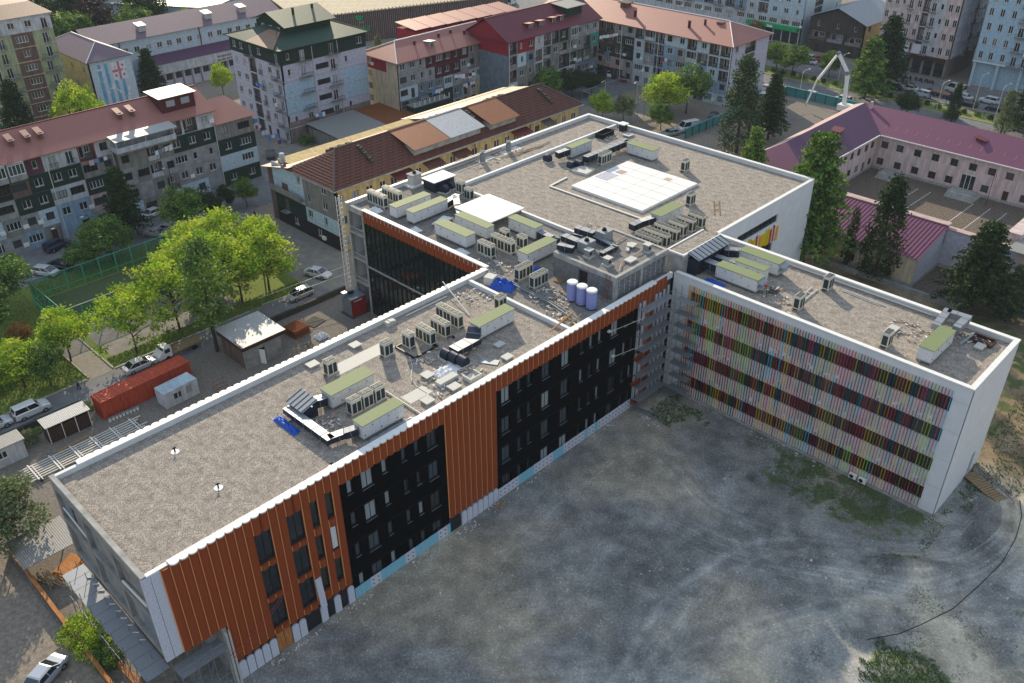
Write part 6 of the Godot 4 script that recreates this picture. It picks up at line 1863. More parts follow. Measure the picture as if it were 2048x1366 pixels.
func build_west_blocks() -> void:
	# --- C: long five-storey block behind the pitch ---
	var o := thing("apartment_block", "long patchwork five-storey block with reddish roof facing the pitch", "apartment block", Vector3(20, 0, -98.4))
	part(o, "wall", geo().box(0.0, 0, -12, 42, 15, -1.35), M["w_concrete"])
	facade(o, Transform3D(), 23.0, 0, 15.0, ["wggnffod", "DDDwwwDd", "dDwwDDWd", "wWddwwDd", "ddWp.dWp"], [".wwuwwrw", "kkngggcc", "caggwwgg", "lcalbbpp", "aab.bbaa"], "w_concrete")
	facade(o, Transform3D(Basis(), Vector3(23, 0, 1.3)), 10.0, 0, 12.4, ["d.Od", "dDOd", "D.dO", ".D.d"], ["c.cc", "a.aa", "cacc", "l.cl"], "w_concrete")
	part(o, "wall", geo().box(23.0, 0, 0.0, 33.0, 12.4, 0.02).box(24.3, 0, -1.35, 33, 12.4, -0.3), M["w_concrete"])
	part(o, "terrace_floor", geo().box(22.6, 12.4, -0.5, 33.4, 12.6, 2.6), M["concrete"])
	part(o, "terrace_front", geo().box(22.6, 12.6, 2.5, 33.4, 13.5, 2.6).box(22.6, 12.6, -0.4, 22.7, 13.5, 2.5).box(33.3, 12.6, -0.4, 33.4, 13.5, 2.5), M["w_white"])
	part(o, "terrace_roof", geo().tbox(Transform3D(Basis(Vector3(1, 0, 0), 0.12), Vector3(28.0, 15.0, 1.2)), 11.2, 0.1, 4.2), M["r_white"])
	for x in [22.8, 28.0, 33.2]:
		part(o, "terrace_post", geo().box(x - 0.05, 12.6, 2.42, x + 0.05, 14.78, 2.5), M["frame_white"])
	facade(o, Transform3D(Basis(), Vector3(23, 12.4, -0.2)), 10.0, 0, 2.6, ["d.w"], ["www"], "w_white")
	facade(o, Transform3D(Basis(), Vector3(33.0, 0, 0)), 9.0, 0, 15.0, ["oow", "www", "Wnn", "www", "dd."], ["www", "ggg", "aaa", "aaa", "ll."], "w_grey")
	# lower right wing
	part(o, "wall", geo().box(42.0, 0, -11, 49.7, 12.2, -1.4), M["w_grey"])
	facade(o, Transform3D(Basis(), Vector3(42.0, 0, 0)), 8.0, 0, 12.2, ["dD", "wW", ".W", "ww"], ["cc", "gg", "ll", "gg"], "w_grey")
	var r := roof(o, 42, 12, 15.0, 18.1, 0.7, "r_red", 0, 0, false, "r_maroon")
	for x in [8.6, 11.2, 13.2, 26.6, 28.8]:
		part(r, "chimney", geo().box(x - 0.3, 15.8, -3.2, x + 0.3, 17.6, -2.4), M["w_brown"])
		part(r, "chimney_lid", geo().tbox(Transform3D(Basis(Vector3(1, 0, 0), 0.25), Vector3(x, 17.7, -3.2)), 1.0, 0.1, 2.4), M["r_maroon"])
	part(r, "roof_house", geo().box(33.6, 15.4, -6.0, 40.0, 18.6, -1.4), M["w_maroon"])
	part(r, "roof_house_lid", geo().tbox(Transform3D(Basis(Vector3(1, 0, 0), 0.05), Vector3(36.8, 18.75, -3.8)), 7.2, 0.1, 5.6), M["r_white"])
	part(r, "roof_house_pane", geo().box(34.6, 16.9, -1.4, 36.2, 18.0, -1.35).box(37.4, 16.9, -1.4, 39.0, 18.0, -1.35), M["glass_pale"])
	var r2 := geo()
	r2.quad(Vector3(42.1, 12.3, 0.7), Vector3(50.6, 12.3, 0.7), Vector3(48.0, 15.2, -5.5), Vector3(42.1, 15.2, -5.5))
	r2.tri(Vector3(50.6, 12.3, 0.7), Vector3(50.6, 12.3, -11.6), Vector3(48.0, 15.2, -5.5))
	r2.quad(Vector3(50.6, 12.3, -11.6), Vector3(42.1, 12.3, -11.6), Vector3(42.1, 15.2, -5.5), Vector3(48.0, 15.2, -5.5))
	part(o, "roof", r2, M["r_red"])
	part(o, "wall", geo().box(49.72, 0, -11, 50.0, 12.2, -0.31), M["w_green"])
	pipes_down(o, [1.6, 12.0, 22.7, 42.0], 14.5, 0.2)
	laundry("washing under the red top-floor loggia of the long block", 38.2, 12.3, -97.2, Vector3.RIGHT, ["pink", "blue", "navy", "white"])
	laundry("washing strung below the covered terrace of the long block", 49.0, 11.4, -95.8, Vector3(0.95, 0, -0.3).normalized(), ["white", "blue", "tan", "white", "white"])
	# --- E: old tiled house beside the new school ---
	var e := thing("old_house", "old yellow plaster house with patchwork tile roof beside the new school", "house", Vector3(61.0, 0, -60.4))
	core(e, 59, 18, 11, "w_yellow")
	facade(e, Transform3D(), 59.0, 0, 10.9, ["ndwbwdwwbwdwnwwbwdwwbw", "dwwwwddwwwdwwwdwdwwwdw", "dwwwwddwwwdwwwdwdwwwdw"], [], "w_yellow")
	facade(e, left_of(18), 18.0, 0, 10.9, ["...n..w.", ".O..n.w.", ".b..w.n.", "..w..w.."], ["llll....", "llll....", "ggggllll", "kkkkkkkk"], "w_concrete")
	part(e, "side_terrace", geo().box(-0.95, 6.2, -17.8, 0.0, 6.4, -9.0).box(-0.95, 6.4, -17.8, -0.85, 7.3, -9.0), M["w_concrete"])
	# tiled main slope: courses built as thin overlapping strips
	var eave := 11.0
	var base := geo()
	base.quad(Vector3(-0.6, eave, 0.8), Vector3(59.6, eave, 0.8), Vector3(54.4, 14.6, -6.2), Vector3(5.0, 14.6, -6.2))
	base.tri(Vector3(-0.6, eave, -13.0), Vector3(-0.6, eave, 0.8), Vector3(5.0, 14.6, -6.2))
	base.tri(Vector3(59.6, eave, 0.8), Vector3(59.6, eave, -13.0), Vector3(54.4, 14.6, -6.2))
	base.quad(Vector3(59.6, eave, -13.0), Vector3(-0.6, eave, -13.0), Vector3(5.0, 14.6, -6.2), Vector3(54.4, 14.6, -6.2))
	var ro := part(e, "roof", base, M["r_tile"])
	var courses := 13
	for k in courses:
		var f0 := k / float(courses)
		var f1 := (k + 1) / float(courses)
		var a := Vector3(-0.6, eave, 0.8).lerp(Vector3(5.0, 14.6, -6.2), f0)
		var b := Vector3(59.6, eave, 0.8).lerp(Vector3(54.4, 14.6, -6.2), f0)
		var c := Vector3(59.6, eave, 0.8).lerp(Vector3(54.4, 14.6, -6.2), f1)
		var d := Vector3(-0.6, eave, 0.8).lerp(Vector3(5.0, 14.6, -6.2), f1)
		var g := geo()
		var lift := Vector3(0, 0.1, 0.05)
		g.quad(a + lift, b + lift, c + lift * 0.3, d + lift * 0.3)
		g.quad(a, b, b + lift, a + lift)
		part(ro, "tile_course", g, M["r_tile"])
		var l0 := Vector3(-0.6, eave, -13.0).lerp(Vector3(5.0, 14.6, -6.2), f0)
		var l1 := Vector3(-0.6, eave, -13.0).lerp(Vector3(5.0, 14.6, -6.2), f1)
		var g2 := geo()
		var lf := Vector3(-0.05, 0.1, 0)
		g2.quad(l0 + lf, a + lf, d + lf * 0.3, l1 + lf * 0.3)
		part(ro, "tile_course", g2, M["r_tile"])
	part(ro, "hip_cap", geo().tube(Vector3(-0.6, eave + 0.1, 0.8), Vector3(5.0, 14.75, -6.2), 0.16).tube(Vector3(5.0, 14.75, -6.2), Vector3(54.4, 14.75, -6.2), 0.16).tube(Vector3(54.4, 14.75, -6.2), Vector3(59.6, eave + 0.1, 0.8), 0.14), M["r_slate"])
	part(e, "gutter_edge", geo().box(-0.7, 10.82, 0.78, 59.7, 11.02, 0.95).box(-0.75, 10.82, -13.0, -0.6, 11.02, 0.78), M["concrete_lt"])
	# rows of old chimney stacks along fire walls
	for q in [[9.0, -3.4], [33.6, -3.4], [52.6, -3.2], [28.0, -8.6], [8.0, -9.0], [44.0, -8.6]]:
		for k in 7:
			var zz: float = q[1] + (0.55 * (k - 3) if q[1] > -6 else 0.0)
			var xx: float = q[0] + (0.0 if q[1] > -6 else 0.8 * (k - 3))
			var yy := lerpf(14.6, 11.0, clampf((zz + 6.2) / 7.0, 0, 1)) if q[1] > -6 else 14.6 - (absf(zz + 6.2)) * 0.5
			part(ro, "chimney", geo().box(xx - 0.3, yy - 0.5, zz - 0.24, xx + 0.3, yy + 0.55 + 0.12 * (k % 2), zz + 0.24), M["w_charcoal"])
	# sheet-metal dormer storeys
	var dd := part(e, "attic_storey", geo().box(17.0, 10.9, -5.6, 32.6, 13.0, -0.5), M["w_grey"])
	part(dd, "attic_window", geo().box(19.0, 11.4, -0.5, 20.2, 12.6, -0.46).box(22.5, 11.4, -0.5, 23.4, 12.6, -0.46).box(26, 11.4, -0.5, 27.4, 12.6, -0.46).box(29.5, 11.4, -0.5, 30.6, 12.6, -0.46), M["glass_pale"])
	shed_roof(e, 16.4, 24.6, 14.9, -6.6, 13.05, 0.4, "r_rust")
	shed_roof(e, 24.64, 33.0, 14.95, -6.6, 13.1, 0.4, "r_silver")
	part(e, "attic_storey", geo().box(35.0, 10.9, -5.6, 41.6, 12.8, -0.4), M["w_grey"])
	shed_roof(e, 34.6, 42.0, 14.9, -6.4, 12.9, 0.4, "r_rust")
	for q in [[13.4, 4.2, "r_maroon"], [20.2, 3.8, "r_tile"], [26.8, 3.6, "r_tile"], [42.0, 4.2, "r_maroon"], [49.4, 2.6, "r_slate"]]:
		part(e, "awning", geo().tbox(Transform3D(Basis(Vector3(1, 0, 0), 0.3), Vector3(q[0], 9.9, 0.9)), q[1], 0.1, 2.0), M[q[2]])
	# rear sheds with rusty sheet roofs behind the ridge
	part(e, "rear_wall", geo().box(0.0, 0, -19.6, 58, 9.6, -13.0), M["w_brown"])
	shed_roof(e, -0.8, 14.0, 9.6, -20.4, 11.6, -11.6, "r_brown")
	shed_roof(e, 14.04, 30.0, 9.8, -20.4, 12.2, -10.6, "r_rust")
	shed_roof(e, 30.04, 58.0, 10.4, -20.0, 12.8, -10.0, "r_tan")
	part(e, "roof_box", geo().box(0.6, 11.0, -16.2, 1.3, 12.6, -15.5), M["w_white"])
	pipes_down(e, [0.3, 30.6, 45.0], 10.8, 0.15, "frame_dark")
	# terrace roofs between old house and tower
	var tr := thing("lean_to_roof", "grey and rust sheet lean-to at the foot of the green-roofed tower", "lean-to", Vector3(88, 0, -103))
	part(tr, "wall", geo().box(0, 0, -5, 20, 3.0, 9), M["w_concrete"])
	shed_roof(tr, -0.4, 12.0, 3.9, -5.2, 3.2, 9.4, "r_grey")
	shed_roof(tr, 12.04, 20.6, 3.8, -5.2, 3.3, 9.4, "r_rust")
	for k in 5:
		laundry("washing on lines between the left block and the tower, strand %s" % ["one", "two", "three", "four", "five"][k], 76.5 + 0.6 * k, 4.0 + 0.2 * k, -103.0 - 3.2 * k, Vector3.RIGHT, [["tan", "purple"], ["blue", "white", "blue"], ["white", "white"], ["red", "white"], ["navy", "blue"]][k])
	# --- D: green-roofed tower ---
	var d := thing("tower_block", "seven-storey pale blue tower with green mansard roof", "apartment tower", Vector3(84.2, 0, -109.0))
	core(d, 21.5, 19, 19, "w_white")
	facade(d, Transform3D(), 21.5, 0, 16.4, ["nb.fn.", "nb.bn.", "nb.bn.", "nb.fn.", "nb.bn."], [], "w_lilac", 0.3, "w_white")
	for r2i in 5:
		var y := 16.4 - 3.28 * (r2i + 1) + 0.9
		part(d, "stair_opening", geo().box(8.2, y, 0.0, 11.4, y + 1.1, 0.06), M["interior"])
	part(d, "painted_field", geo().box(0.02, 6.0, 0.0, 7.0, 12.6, 0.012), M["w_sky"])
	part(d, "painted_field", geo().box(14.6, 6.0, 0.0, 21.4, 12.6, 0.012), M["w_sky"])
	part(d, "painted_field", geo().box(0.02, 0.1, 0.0, 21.4, 4.6, 0.013), M["w_taupe"])
	facade(d, left_of(19), 19.0, 0, 16.4, ["wwofwb", "wwofwb", "wwofwb", "wwofwb", "wwoppb"], [], "w_lilac", 0.3, "w_white")
	facade(d, Transform3D(Basis(), Vector3(0, 16.4, 0.1)), 21.5, 0, 3.2, ["nb.b.w"], [], "w_green")
	facade(d, Transform3D(left_of(19).basis, Vector3(-0.1, 16.4, -19)), 19.0, 0, 3.2, ["wwbw.b"], [], "w_green")
	var dr := roof(d, 21.5, 19, 19.6, 22.4, 0.9, "r_green", 7, 7, false, "r_green")
	part(d, "upper_storey", geo().box(5.0, 19.6, -15.5, 16.5, 22.4, -5.0), M["w_green"])
	var ug := geo()
	ug.quad(Vector3(4.4, 22.4, -4.0), Vector3(17.4, 22.4, -4.0), Vector3(17.4, 24.6, -10.5), Vector3(4.4, 24.6, -10.5))
	ug.quad(Vector3(17.4, 22.4, -16.5), Vector3(4.4, 22.4, -16.5), Vector3(4.4, 24.6, -10.5), Vector3(17.4, 24.6, -10.5))
	part(d, "upper_roof", ug, M["r_olive"])
	var ugg := geo()
	ugg.tri(Vector3(5.0, 22.4, -15.5), Vector3(5.0, 22.4, -5.0), Vector3(5.0, 24.4, -10.5))
	part(d, "gable", ugg, M["w_green"])
	for z in [-13.4, -10.4, -7.6]:
		window(d, left_of(0) * at(z, 20.6, -4.94), 1.0, 1.4, "frame_white", 2)
	for q in [[9.5, 24.6, -8.0], [15.0, 24.4, -9.0]]:
		chimney(dr, q[0], q[1] - 0.6, q[2], 1.0, "w_green", 0.4)
	var pyr := geo()
	pyr.quad(Vector3(-1.0, 19.7, -11), Vector3(-1.0, 19.7, -0.5), Vector3(4.0, 21.6, -5.0), Vector3(4.0, 21.6, -9.0))
	part(d, "corner_roof", pyr, M["r_tan"])
	pipes_down(d, [7.6, 14.0], 19.0, 0.12, "pipe_white")
	laundry("washing hanging on the tower's lower balconies", 90.0, 5.4, -107.7, Vector3.RIGHT, ["white", "blue", "white"])
	laundry("blue and purple washing on the tower's shaded side", 83.0, 11.6, -118.0, Vector3(0, 0, 1), ["blue", "purple", "blue"])

func build_far_blocks() -> void:
	# --- A: sage green tower at the left ---
	var a := thing("tower_block", "sage green eight-storey tower with arched white attic windows", "apartment tower", Vector3(46, 0, -157))
	part(a, "wall", geo().box(-0.95, 0, -24, 13.0, 20.6, -1.35), M["w_sage"])
	facade(a, Transform3D(), 13.2, 0, 20.6, ["fWf", "fwb", "bWb", "bWb", "bWb", "bWw", "wWw"], [".n.", ".n.", ".n.", ".n.", ".n.", ".n.", ".n."], "w_sage", 0.3, "w_cream")
	facade(a, left_of(24), 24.0, 0, 20.6, ["wbwbw", "wbwbw", "wbwbw", "wbwbw", "wbwbw", "wbwbw", "wbwbw"], [], "w_sage", 0.3, "w_cream")
	facade(a, Transform3D(Basis(), Vector3(0.0, 20.6, 0.1)), 13.2, 0, 3.2, ["fww f".replace(" ", "")], [], "w_white")
	part(a, "attic_wall", geo().box(-0.95, 20.6, -24, 13.1, 23.6, -1.35), M["w_white"])
	var ag := geo()
	ag.quad(Vector3(-0.6, 23.8, 0.5), Vector3(13.8, 23.8, 0.5), Vector3(11.6, 25.6, -5.0), Vector3(1.6, 25.6, -5.0))
	ag.quad(Vector3(13.8, 23.8, 0.5), Vector3(13.8, 23.8, -24.5), Vector3(11.6, 25.6, -20.0), Vector3(11.6, 25.6, -5.0))
	ag.quad(Vector3(-0.6, 23.8, -24.5), Vector3(-0.6, 23.8, 0.5), Vector3(1.6, 25.6, -5.0), Vector3(1.6, 25.6, -20.0))
	ag.quad(Vector3(1.6, 25.6, -5.0), Vector3(11.6, 25.6, -5.0), Vector3(11.6, 25.6, -20.0), Vector3(1.6, 25.6, -20.0))
	var ar := part(a, "roof", ag, M["r_tan"])
	chimney(ar, 5.5, 25.6, -8.0, 1.2, "w_cream", 0.9)
	part(ar, "roof_tower", geo().box(1.0, 25.0, -20, 4.0, 28.5, -14), M["w_white"])
	for q in [2.2, 6.0, 7.8, 11.2]:
		var arc := geo()
		for k in 8:
			var t0 := PI * k / 8.0
			var t1 := PI * (k + 1) / 8.0
			arc.bar(Vector3(q + 0.7 * cos(t0), 22.7 + 0.5 * sin(t0), 0.16), Vector3(q + 0.7 * cos(t1), 22.7 + 0.5 * sin(t1), 0.16), 0.1, 0.1)
		part(a, "arch_moulding", arc, M["frame_white"])
	pipes_down(a, [0.4], 23.0, 0.15)
	# --- B: mural school ---
	var b := thing("old_school", "grey three-storey school with painted flag mural on its end wall", "school", Vector3(64.8, 0, -158))
	part(b, "wall", geo().box(1.3, 0, -24, 10.0, 11.8, -0.3), M["w_white"])
	facade(b, Transform3D(), 10.0, 0, 11.8, ["..", "..", ".."], [], "w_paleblue")
	facade(b, left_of(24), 24.0, 0, 11.8, ["dwww", "dwww", "dwww"], [], "w_cream")
	roof(b, 10, 24, 11.8, 14.6, 0.5, "r_violet", 6, 6, true, "coping")
	part(b, "mural", mural_quad(), mural_material(), at(1.8, 1.2, 0.012))
	part(b, "wing_wall", geo().box(10.02, 0, -24, 58, 11.8, -13.0), M["w_paleblue"])
	facade(b, at(10.02, 0, -11.7), 48.0, 0, 11.8, ["wwwwwwwwwwwwwwwww", "wwwwwwwwwwwwwwwww", "wwwwwwwwwwwwwwwww"], [], "w_paleblue")
	var br := geo()
	br.quad(Vector3(6.0, 12.0, -11.0), Vector3(58.5, 12.0, -11.0), Vector3(58.5, 15.0, -18.0), Vector3(6.0, 15.0, -18.0))
	br.quad(Vector3(58.5, 12.0, -25.0), Vector3(6.0, 12.0, -25.0), Vector3(6.0, 15.0, -18.0), Vector3(58.5, 15.0, -18.0))
	var bro := part(b, "roof", br, M["r_violet"])
	for x in [20.0, 38.0, 48.0]:
		part(bro, "roof_vent", geo().tbox(Transform3D(Basis(Vector3(1, 0, 0), 0.2), Vector3(x, 14.6, -14.0)), 2.2, 0.12, 2.6).box(x - 0.9, 13.0, -14.6, x + 0.9, 14.4, -12.9), M["r_white"])
	for x in [12.8, 34.0]:
		part(b, "downpipe", geo().tube(Vector3(x, 0.1, -11.5), Vector3(x, 11.8, -11.5), 0.1), M["frame_dark"])
	# entrance wing with lettering on the fascia
	part(b, "entrance_wall", geo().box(17.0, 0, -11.5, 48.0, 4.0, -6.4), M["w_lilac"])
	part(b, "entrance_fascia", geo().box(16.8, 3.9, -6.5, 48.2, 6.3, -6.0), M["w_white"])
	shed_roof(b, 16.6, 48.4, 7.4, -11.4, 6.35, -5.9, "r_purple", "entrance_roof")
	for i in 12:
		part(b, "entrance_window", geo().box(18.0 + 2.5 * i, 2.2, -6.4, 19.6 + 2.5 * i, 3.7, -6.35), M["glass"])
	for i in 13:
		part(b, "pilaster", geo().box(17.2 + 2.5 * i, 0, -6.4, 17.5 + 2.5 * i, 3.9, -6.25), M["w_taupe"])
	for q in [["BATUMI N16 PUBLIC SCHOOL", 4.35], ["BATUMIS N16 SAJARO SKOLA", 5.2]]:
		part(b, "lettering", letters(q[0], 0.62), M["frame_dark"], at(39.0, q[1], -6.0))
	# --- F: red patched block ---
	var f := thing("apartment_block", "five-storey block with cream end wall and maroon cladding patches", "apartment block", Vector3(107.4, 0, -100.6))
	part(f, "wall", geo().box(1.3, 0, -12, 28.5, 14.0, -1.35), M["w_concrete"])
	facade(f, Transform3D(), 28.5, 0, 14.0, ["wwnnWwnwnww", "DwnnwwwwddD", "DpnwWWnwnWW", "ODgnwpwpwdw", "dggwwwdwdwd"], ["aaammmmmccc", "aaaammmacca", "llssslaawww", "ssggggsaeee", "ggggggaaeee"], "w_concrete")
	facade(f, left_of(12), 12.0, 0, 14.0, ["w..", "w..", "d..", "d..", "d.."], ["rr.", "...", "...", "...", "..g"], "w_cream")
	part(f, "terrace", geo().box(1.5, 4.4, 0.0, 12.0, 4.6, 3.0), M["concrete"])
	for i in 8:
		part(f, "terrace_post", geo().box(1.6 + 1.45 * i, 4.6, 2.8, 1.75 + 1.45 * i, 5.6, 2.95), M["frame_white"])
	part(f, "terrace_wall", geo().box(1.6, 0, 0.0, 11.9, 4.4, 2.9), M["w_green"])
	var fr := roof(f, 28.5, 12, 14.0, 16.8, 0.7, "r_red", 5, 0, false, "coping")
	for q in [[8.0, 15.6, -3.6], [15.5, 15.8, -4.0], [19.5, 15.8, -4.4], [22.5, 15.4, -3.0]]:
		chimney(fr, q[0], q[1], q[2], 0.9, "w_maroon", 0.4)
	dormer(fr, 11.6, 14.6, -1.9, 1.4, 1.3, 3.6, "r_white", "w_grey")
	dormer(fr, 26.2, 14.8, -2.0, 2.4, 1.3, 3.6, "r_tan", "w_grey")
	laundry("white sheets on a pulley line off the maroon patched block", 121.0, 9.2, -97.6, Vector3(0.9, 0, 0.35).normalized(), ["white", "white", "white", "red", "navy", "white"])
	laundry("white washing above the green terrace of the maroon patched block", 114.0, 7.2, -97.4, Vector3.RIGHT, ["blue", "white", "white", "white"])
	laundry("long white washing beside the green ground floor", 124.5, 6.2, -98.6, Vector3.RIGHT, ["white", "white", "purple", "white", "white", "cream".replace("cream", "tan")])
	# --- G: dark red roof block ---
	var g := thing("apartment_block", "block with dark red gable roof and four dormers", "apartment block", Vector3(131.6, 0, -91.1))
	part(g, "wall", geo().box(1.3, 0, -14, 31.8, 15.5, -1.35), M["w_concrete"])
	facade(g, Transform3D(), 31.8, 0, 15.5, ["WnwnoWwgwww".replace("W", "o"), "OndOOwOwnow", "OwnOOdowOOo", "WwpoOgOddWd", "WdddDdDddww"], ["arrww.ggaaa", "alsw..cccct", "a..l..ggggc", "l.....wwsss", "lll...sssss"], "w_concrete")
	facade(g, left_of(14), 14.0, 0, 15.5, ["...", "...", "...", "...", "..."], ["rrr", "sss", "sss", "sss", "sss"], "w_slate")
	var gr := roof(g, 31.8, 14, 15.5, 19.6, 0.6, "r_maroon", 0, 0, false, "r_maroon")
	for x in [9.0, 12.6, 17.0, 19.8]:
		dormer(gr, x, 16.0, -1.7, 1.3, 1.6, 4.0, "r_red", "w_maroon")
	part(gr, "roof_house", geo().box(22.0, 16.0, -7.0, 27.6, 19.2, -2.2), M["w_green"])
	part(gr, "roof_house_lid", geo().tbox(Transform3D(Basis(Vector3(1, 0, 0), 0.08), Vector3(24.8, 19.4, -4.4)), 6.8, 0.1, 6.2), M["r_grey"])
	pipes_down(g, [0.2, 11.2, 21.0], 15.3, 0.15)
	for k in 7:
		var hs := thing("roof_shed", "small red sheet-roof shed behind the dark red roof", "shed", Vector3(128.5 + 4.8 * k, 0, -119.5 + 0.4 * k), 0.0, "red sheds behind the dark red roof")
		part(hs, "wall", geo().box(0, 0, -7, 4.4, 13.6, 0), M["w_red"])
		shed_roof(hs, -0.2, 4.6, 14.9, -7.3, 14.1, 0.4, "r_red")
	laundry("white sheets strung between the dark red roof block and its neighbour", 160.0, 12.4, -88.0, Vector3(0.95, 0, 0.3).normalized(), ["white", "white", "white", "pink", "white", "white"])
	laundry("blue washing low between the two courtyard blocks", 158.0, 4.6, -88.6, Vector3.RIGHT, ["blue", "blue", "navy"])
	laundry("blue cloth hanging on the green courtyard wing", 167.2, 6.6, -92.0, Vector3(0, 0, 1), ["blue", "blue"])
	# --- H: long block with salmon roof along the court ---
	var h := thing("apartment_block", "long grey-blue block with salmon roof along the ball court", "apartment block", Vector3(168.0, 0, -56.0))
	part(h, "wall", geo().box(1.3, 0, -58, 14.0, 14.0, -1.35), M["w_concrete"])
	facade(h, left_of(58), 58.0, 0, 14.0, ["DwwodwOondoOodwowoo", "DOwwOdOowWdoowdOooo", "WOOowwnwWddwodWwnwo", "dwOppodwddWdOodwWnd", "ddddddddoddddoddodd"], ["aggggggaaaw.lwlllww", "aeeggghhhkw.bb.l.ll", "aeegggnhhkl.bb.bbll", "aaehhhpppawwbbbwwbb", "aaaaaahhhawwwbbwwll"], "w_grey")
	facade(h, Transform3D(), 16.0, 0, 14.0, ["wo.", "no.", "wow", "now", "pod"], [], "w_lilac")
	var hr := roof(h, 16, 58, 14.0, 17.2, 0.7, "r_red", 0, 7, true, "coping")
	chimney(hr, 3.0, 15.6, -14.0, 1.2, "w_maroon", 0.5)
	chimney(hr, 5.0, 16.4, -11.0, 0.8, "w_maroon", 0.4)
	chimney(hr, 3.0, 15.8, -30.0, 1.0, "w_maroon", 0.5)
	part(hr, "roof_vent", geo().box(5.4, 15.5, -36.6, 7.0, 17.4, -34.4).box(5.0, 17.4, -37.0, 7.4, 17.6, -34.0), M["w_brown"])
	part(hr, "roof_vent", geo().box(6.0, 15.5, -8.6, 7.6, 17.0, -7.0), M["w_brown"])
	for z in [0.1]:
		part(h, "downpipe", geo().tube(Vector3(-0.1, 0.1, -0.1), Vector3(-0.1, 13.8, -0.1), 0.12), M["pipe_white"])
	for z in [-20.2, -31.4, -42.0]:
		part(h, "downpipe", geo().tube(Vector3(-0.12, 0.1, z), Vector3(-0.12, 13.8, z), 0.09), M["pipe_white"])
	laundry("red flag cloth on a pole before the pale blue facade", 166.6, 8.6, -74.0, Vector3(0, 0, 1), ["red", "white"])
	# low cream houses between the courtyard blocks
	var lc := thing("terraced_house", "low cream house with cluttered roof terrace in the courtyard gap", "house", Vector3(159.8, 0, -99.0))
	part(lc, "wall", geo().box(1.3, 0, -9, 7.0, 8.6, -1.35), M["w_cream"])
	facade(lc, Transform3D(), 7.0, 0, 8.6, ["wwn", "DWw", "o.d"], [], "w_cream")
	facade(lc, left_of(9), 9.0, 0, 8.6, ["ww", "wd", "od"], [], "w_cream")
	part(lc, "terrace_rail", geo().box(0, 8.6, -0.1, 7, 9.5, 0).box(0, 8.6, -9, 0.1, 9.5, -0.1), M["w_taupe"])
	# --- hall with brown slats ---
	var hb := thing("market_hall", "wide hall with brown slatted wall, green leaf sign and pale roof", "hall", Vector3(130.0, 0, -171.8), -0.3218)
	part(hb, "wall", geo().box(0, 0, -60, 66, 8.0, -0.4), M["w_charcoal"])
	for k in 110:
		part(hb, "slat", geo().box(0.1 + 0.6 * k, 1.6 if k > 60 else 0.2, -0.4, 0.36 + 0.6 * k, 8.2, 0.0), M["w_taupe"])
	part(hb, "roof", geo().box(-0.3, 8.2, -60, 66.3, 8.5, 0.2), M["w_cream"])
	for k in 60:
		part(hb, "roof_clip", geo().box(0.4 + 1.1 * k, 8.5, -0.1, 0.6 + 1.1 * k, 8.8, 0.1), M["frame_dark"])
	var lf := geo()
	lf.prism(PackedVector2Array([Vector2(0, 1.3), Vector2(0.25, 0.5), Vector2(0.9, 0.0), Vector2(1.7, 0.05), Vector2(2.3, 0.5), Vector2(2.4, 1.0), Vector2(1.8, 1.35), Vector2(0.9, 1.5)]), at(16.4, 6.0, 0.1), 0.12)
	var leafm := mt("sign_green", "129a5c", 0.5)
	part(hb, "leaf_sign", lf, leafm)
	part(hb, "leaf_vein", geo().bar(Vector3(17.2, 6.95, 0.24), Vector3(18.8, 6.5, 0.24), 0.06, 0.1), M["frame_dark"])
	part(hb, "sign_letters", letters("nHUB", 1.25), leafm, at(19.2, 3.9, 0.08))
	for k in 2:
		part(hb, "sign_lamp", geo().box(17.6 + 0.8 * k, 5.4, 0.05, 17.8 + 0.8 * k, 5.6, 0.4), M["coping"])
	# pale blue hall and the houses at the very top
	var bh := thing("blue_hall", "pale blue windowless hall behind the old school", "hall", Vector3(118, 0, -198), 0.55)
	part(bh, "wall", geo().box(0, 0, -40, 60, 9.0, 0), M["w_sky"])
	part(bh, "roof", geo().box(-0.3, 9.0, -40, 60.3, 9.4, 0.3), M["r_grey"])
	for k in 4:
		part(bh, "window", geo().box(30.0 + 2.2 * k, 5.6, 0.0, 31.4 + 2.2 * k, 6.8, 0.05), M["glass"])
	# I: pale blue commercial block along the boulevard
	var ib := thing("shop_block", "pale blue balcony block with green shop awning beyond the salmon roof", "apartment block", Vector3(229.0, 0, -71.0))
	part(ib, "wall", geo().box(1.3, 0, -66, 22, 23, -1.35), M["w_paleblue"])
	facade(ib, left_of(66), 66.0, 4.2, 23.0, ["bobwobobwobobwowwn", "bobwobobwobobwowwn", "bobwobobwobobwowwn", "bobwobobwobobwowwn", "bobwobobwobobwowwn", "WWWWWWWWWWWWWWWWWW"], ["bb.bb.l.bb.bb.llll", "bb.bb.l.bb.bb.llll", "bb.bb.l.bb.bb.llll", "bb.bb.l.bb.bb.llll", "bb.bb.l.bb.bb.llll", "....."], "w_white")
	facade(ib, Transform3D(), 22.0, 0, 23.0, [".o.n", ".o.n", ".o.n", ".o.n", ".o.n", ".n..", "...."], [], "w_paleblue")
	part(ib, "shop_awning", geo().box(-1.6, 4.0, -17.0, 0.0, 5.0, -0.6), leafm)
	for k in 2:
		part(ib, "shop_sign", geo().box(-1.66, 4.2, -15.0 + 5.0 * k, -1.6, 4.8, -13.2 + 5.0 * k), M["coping"])
	for k in 6:
		part(ib, "shop_window", geo().box(-0.02, 0.3, -16.5 + 2.7 * k, 0.0, 3.6, -14.2 + 2.7 * k), M["glass"])
	# K: grey gabled house
	var kh := thing("arcade_house", "grey unfinished house with arched loggia and gabled sheet roof", "house", Vector3(227.5, 0, -52.0))
	part(kh, "wall", geo().box(1.3, 0, -16, 20, 9.0, -0.3), M["w_charcoal"])
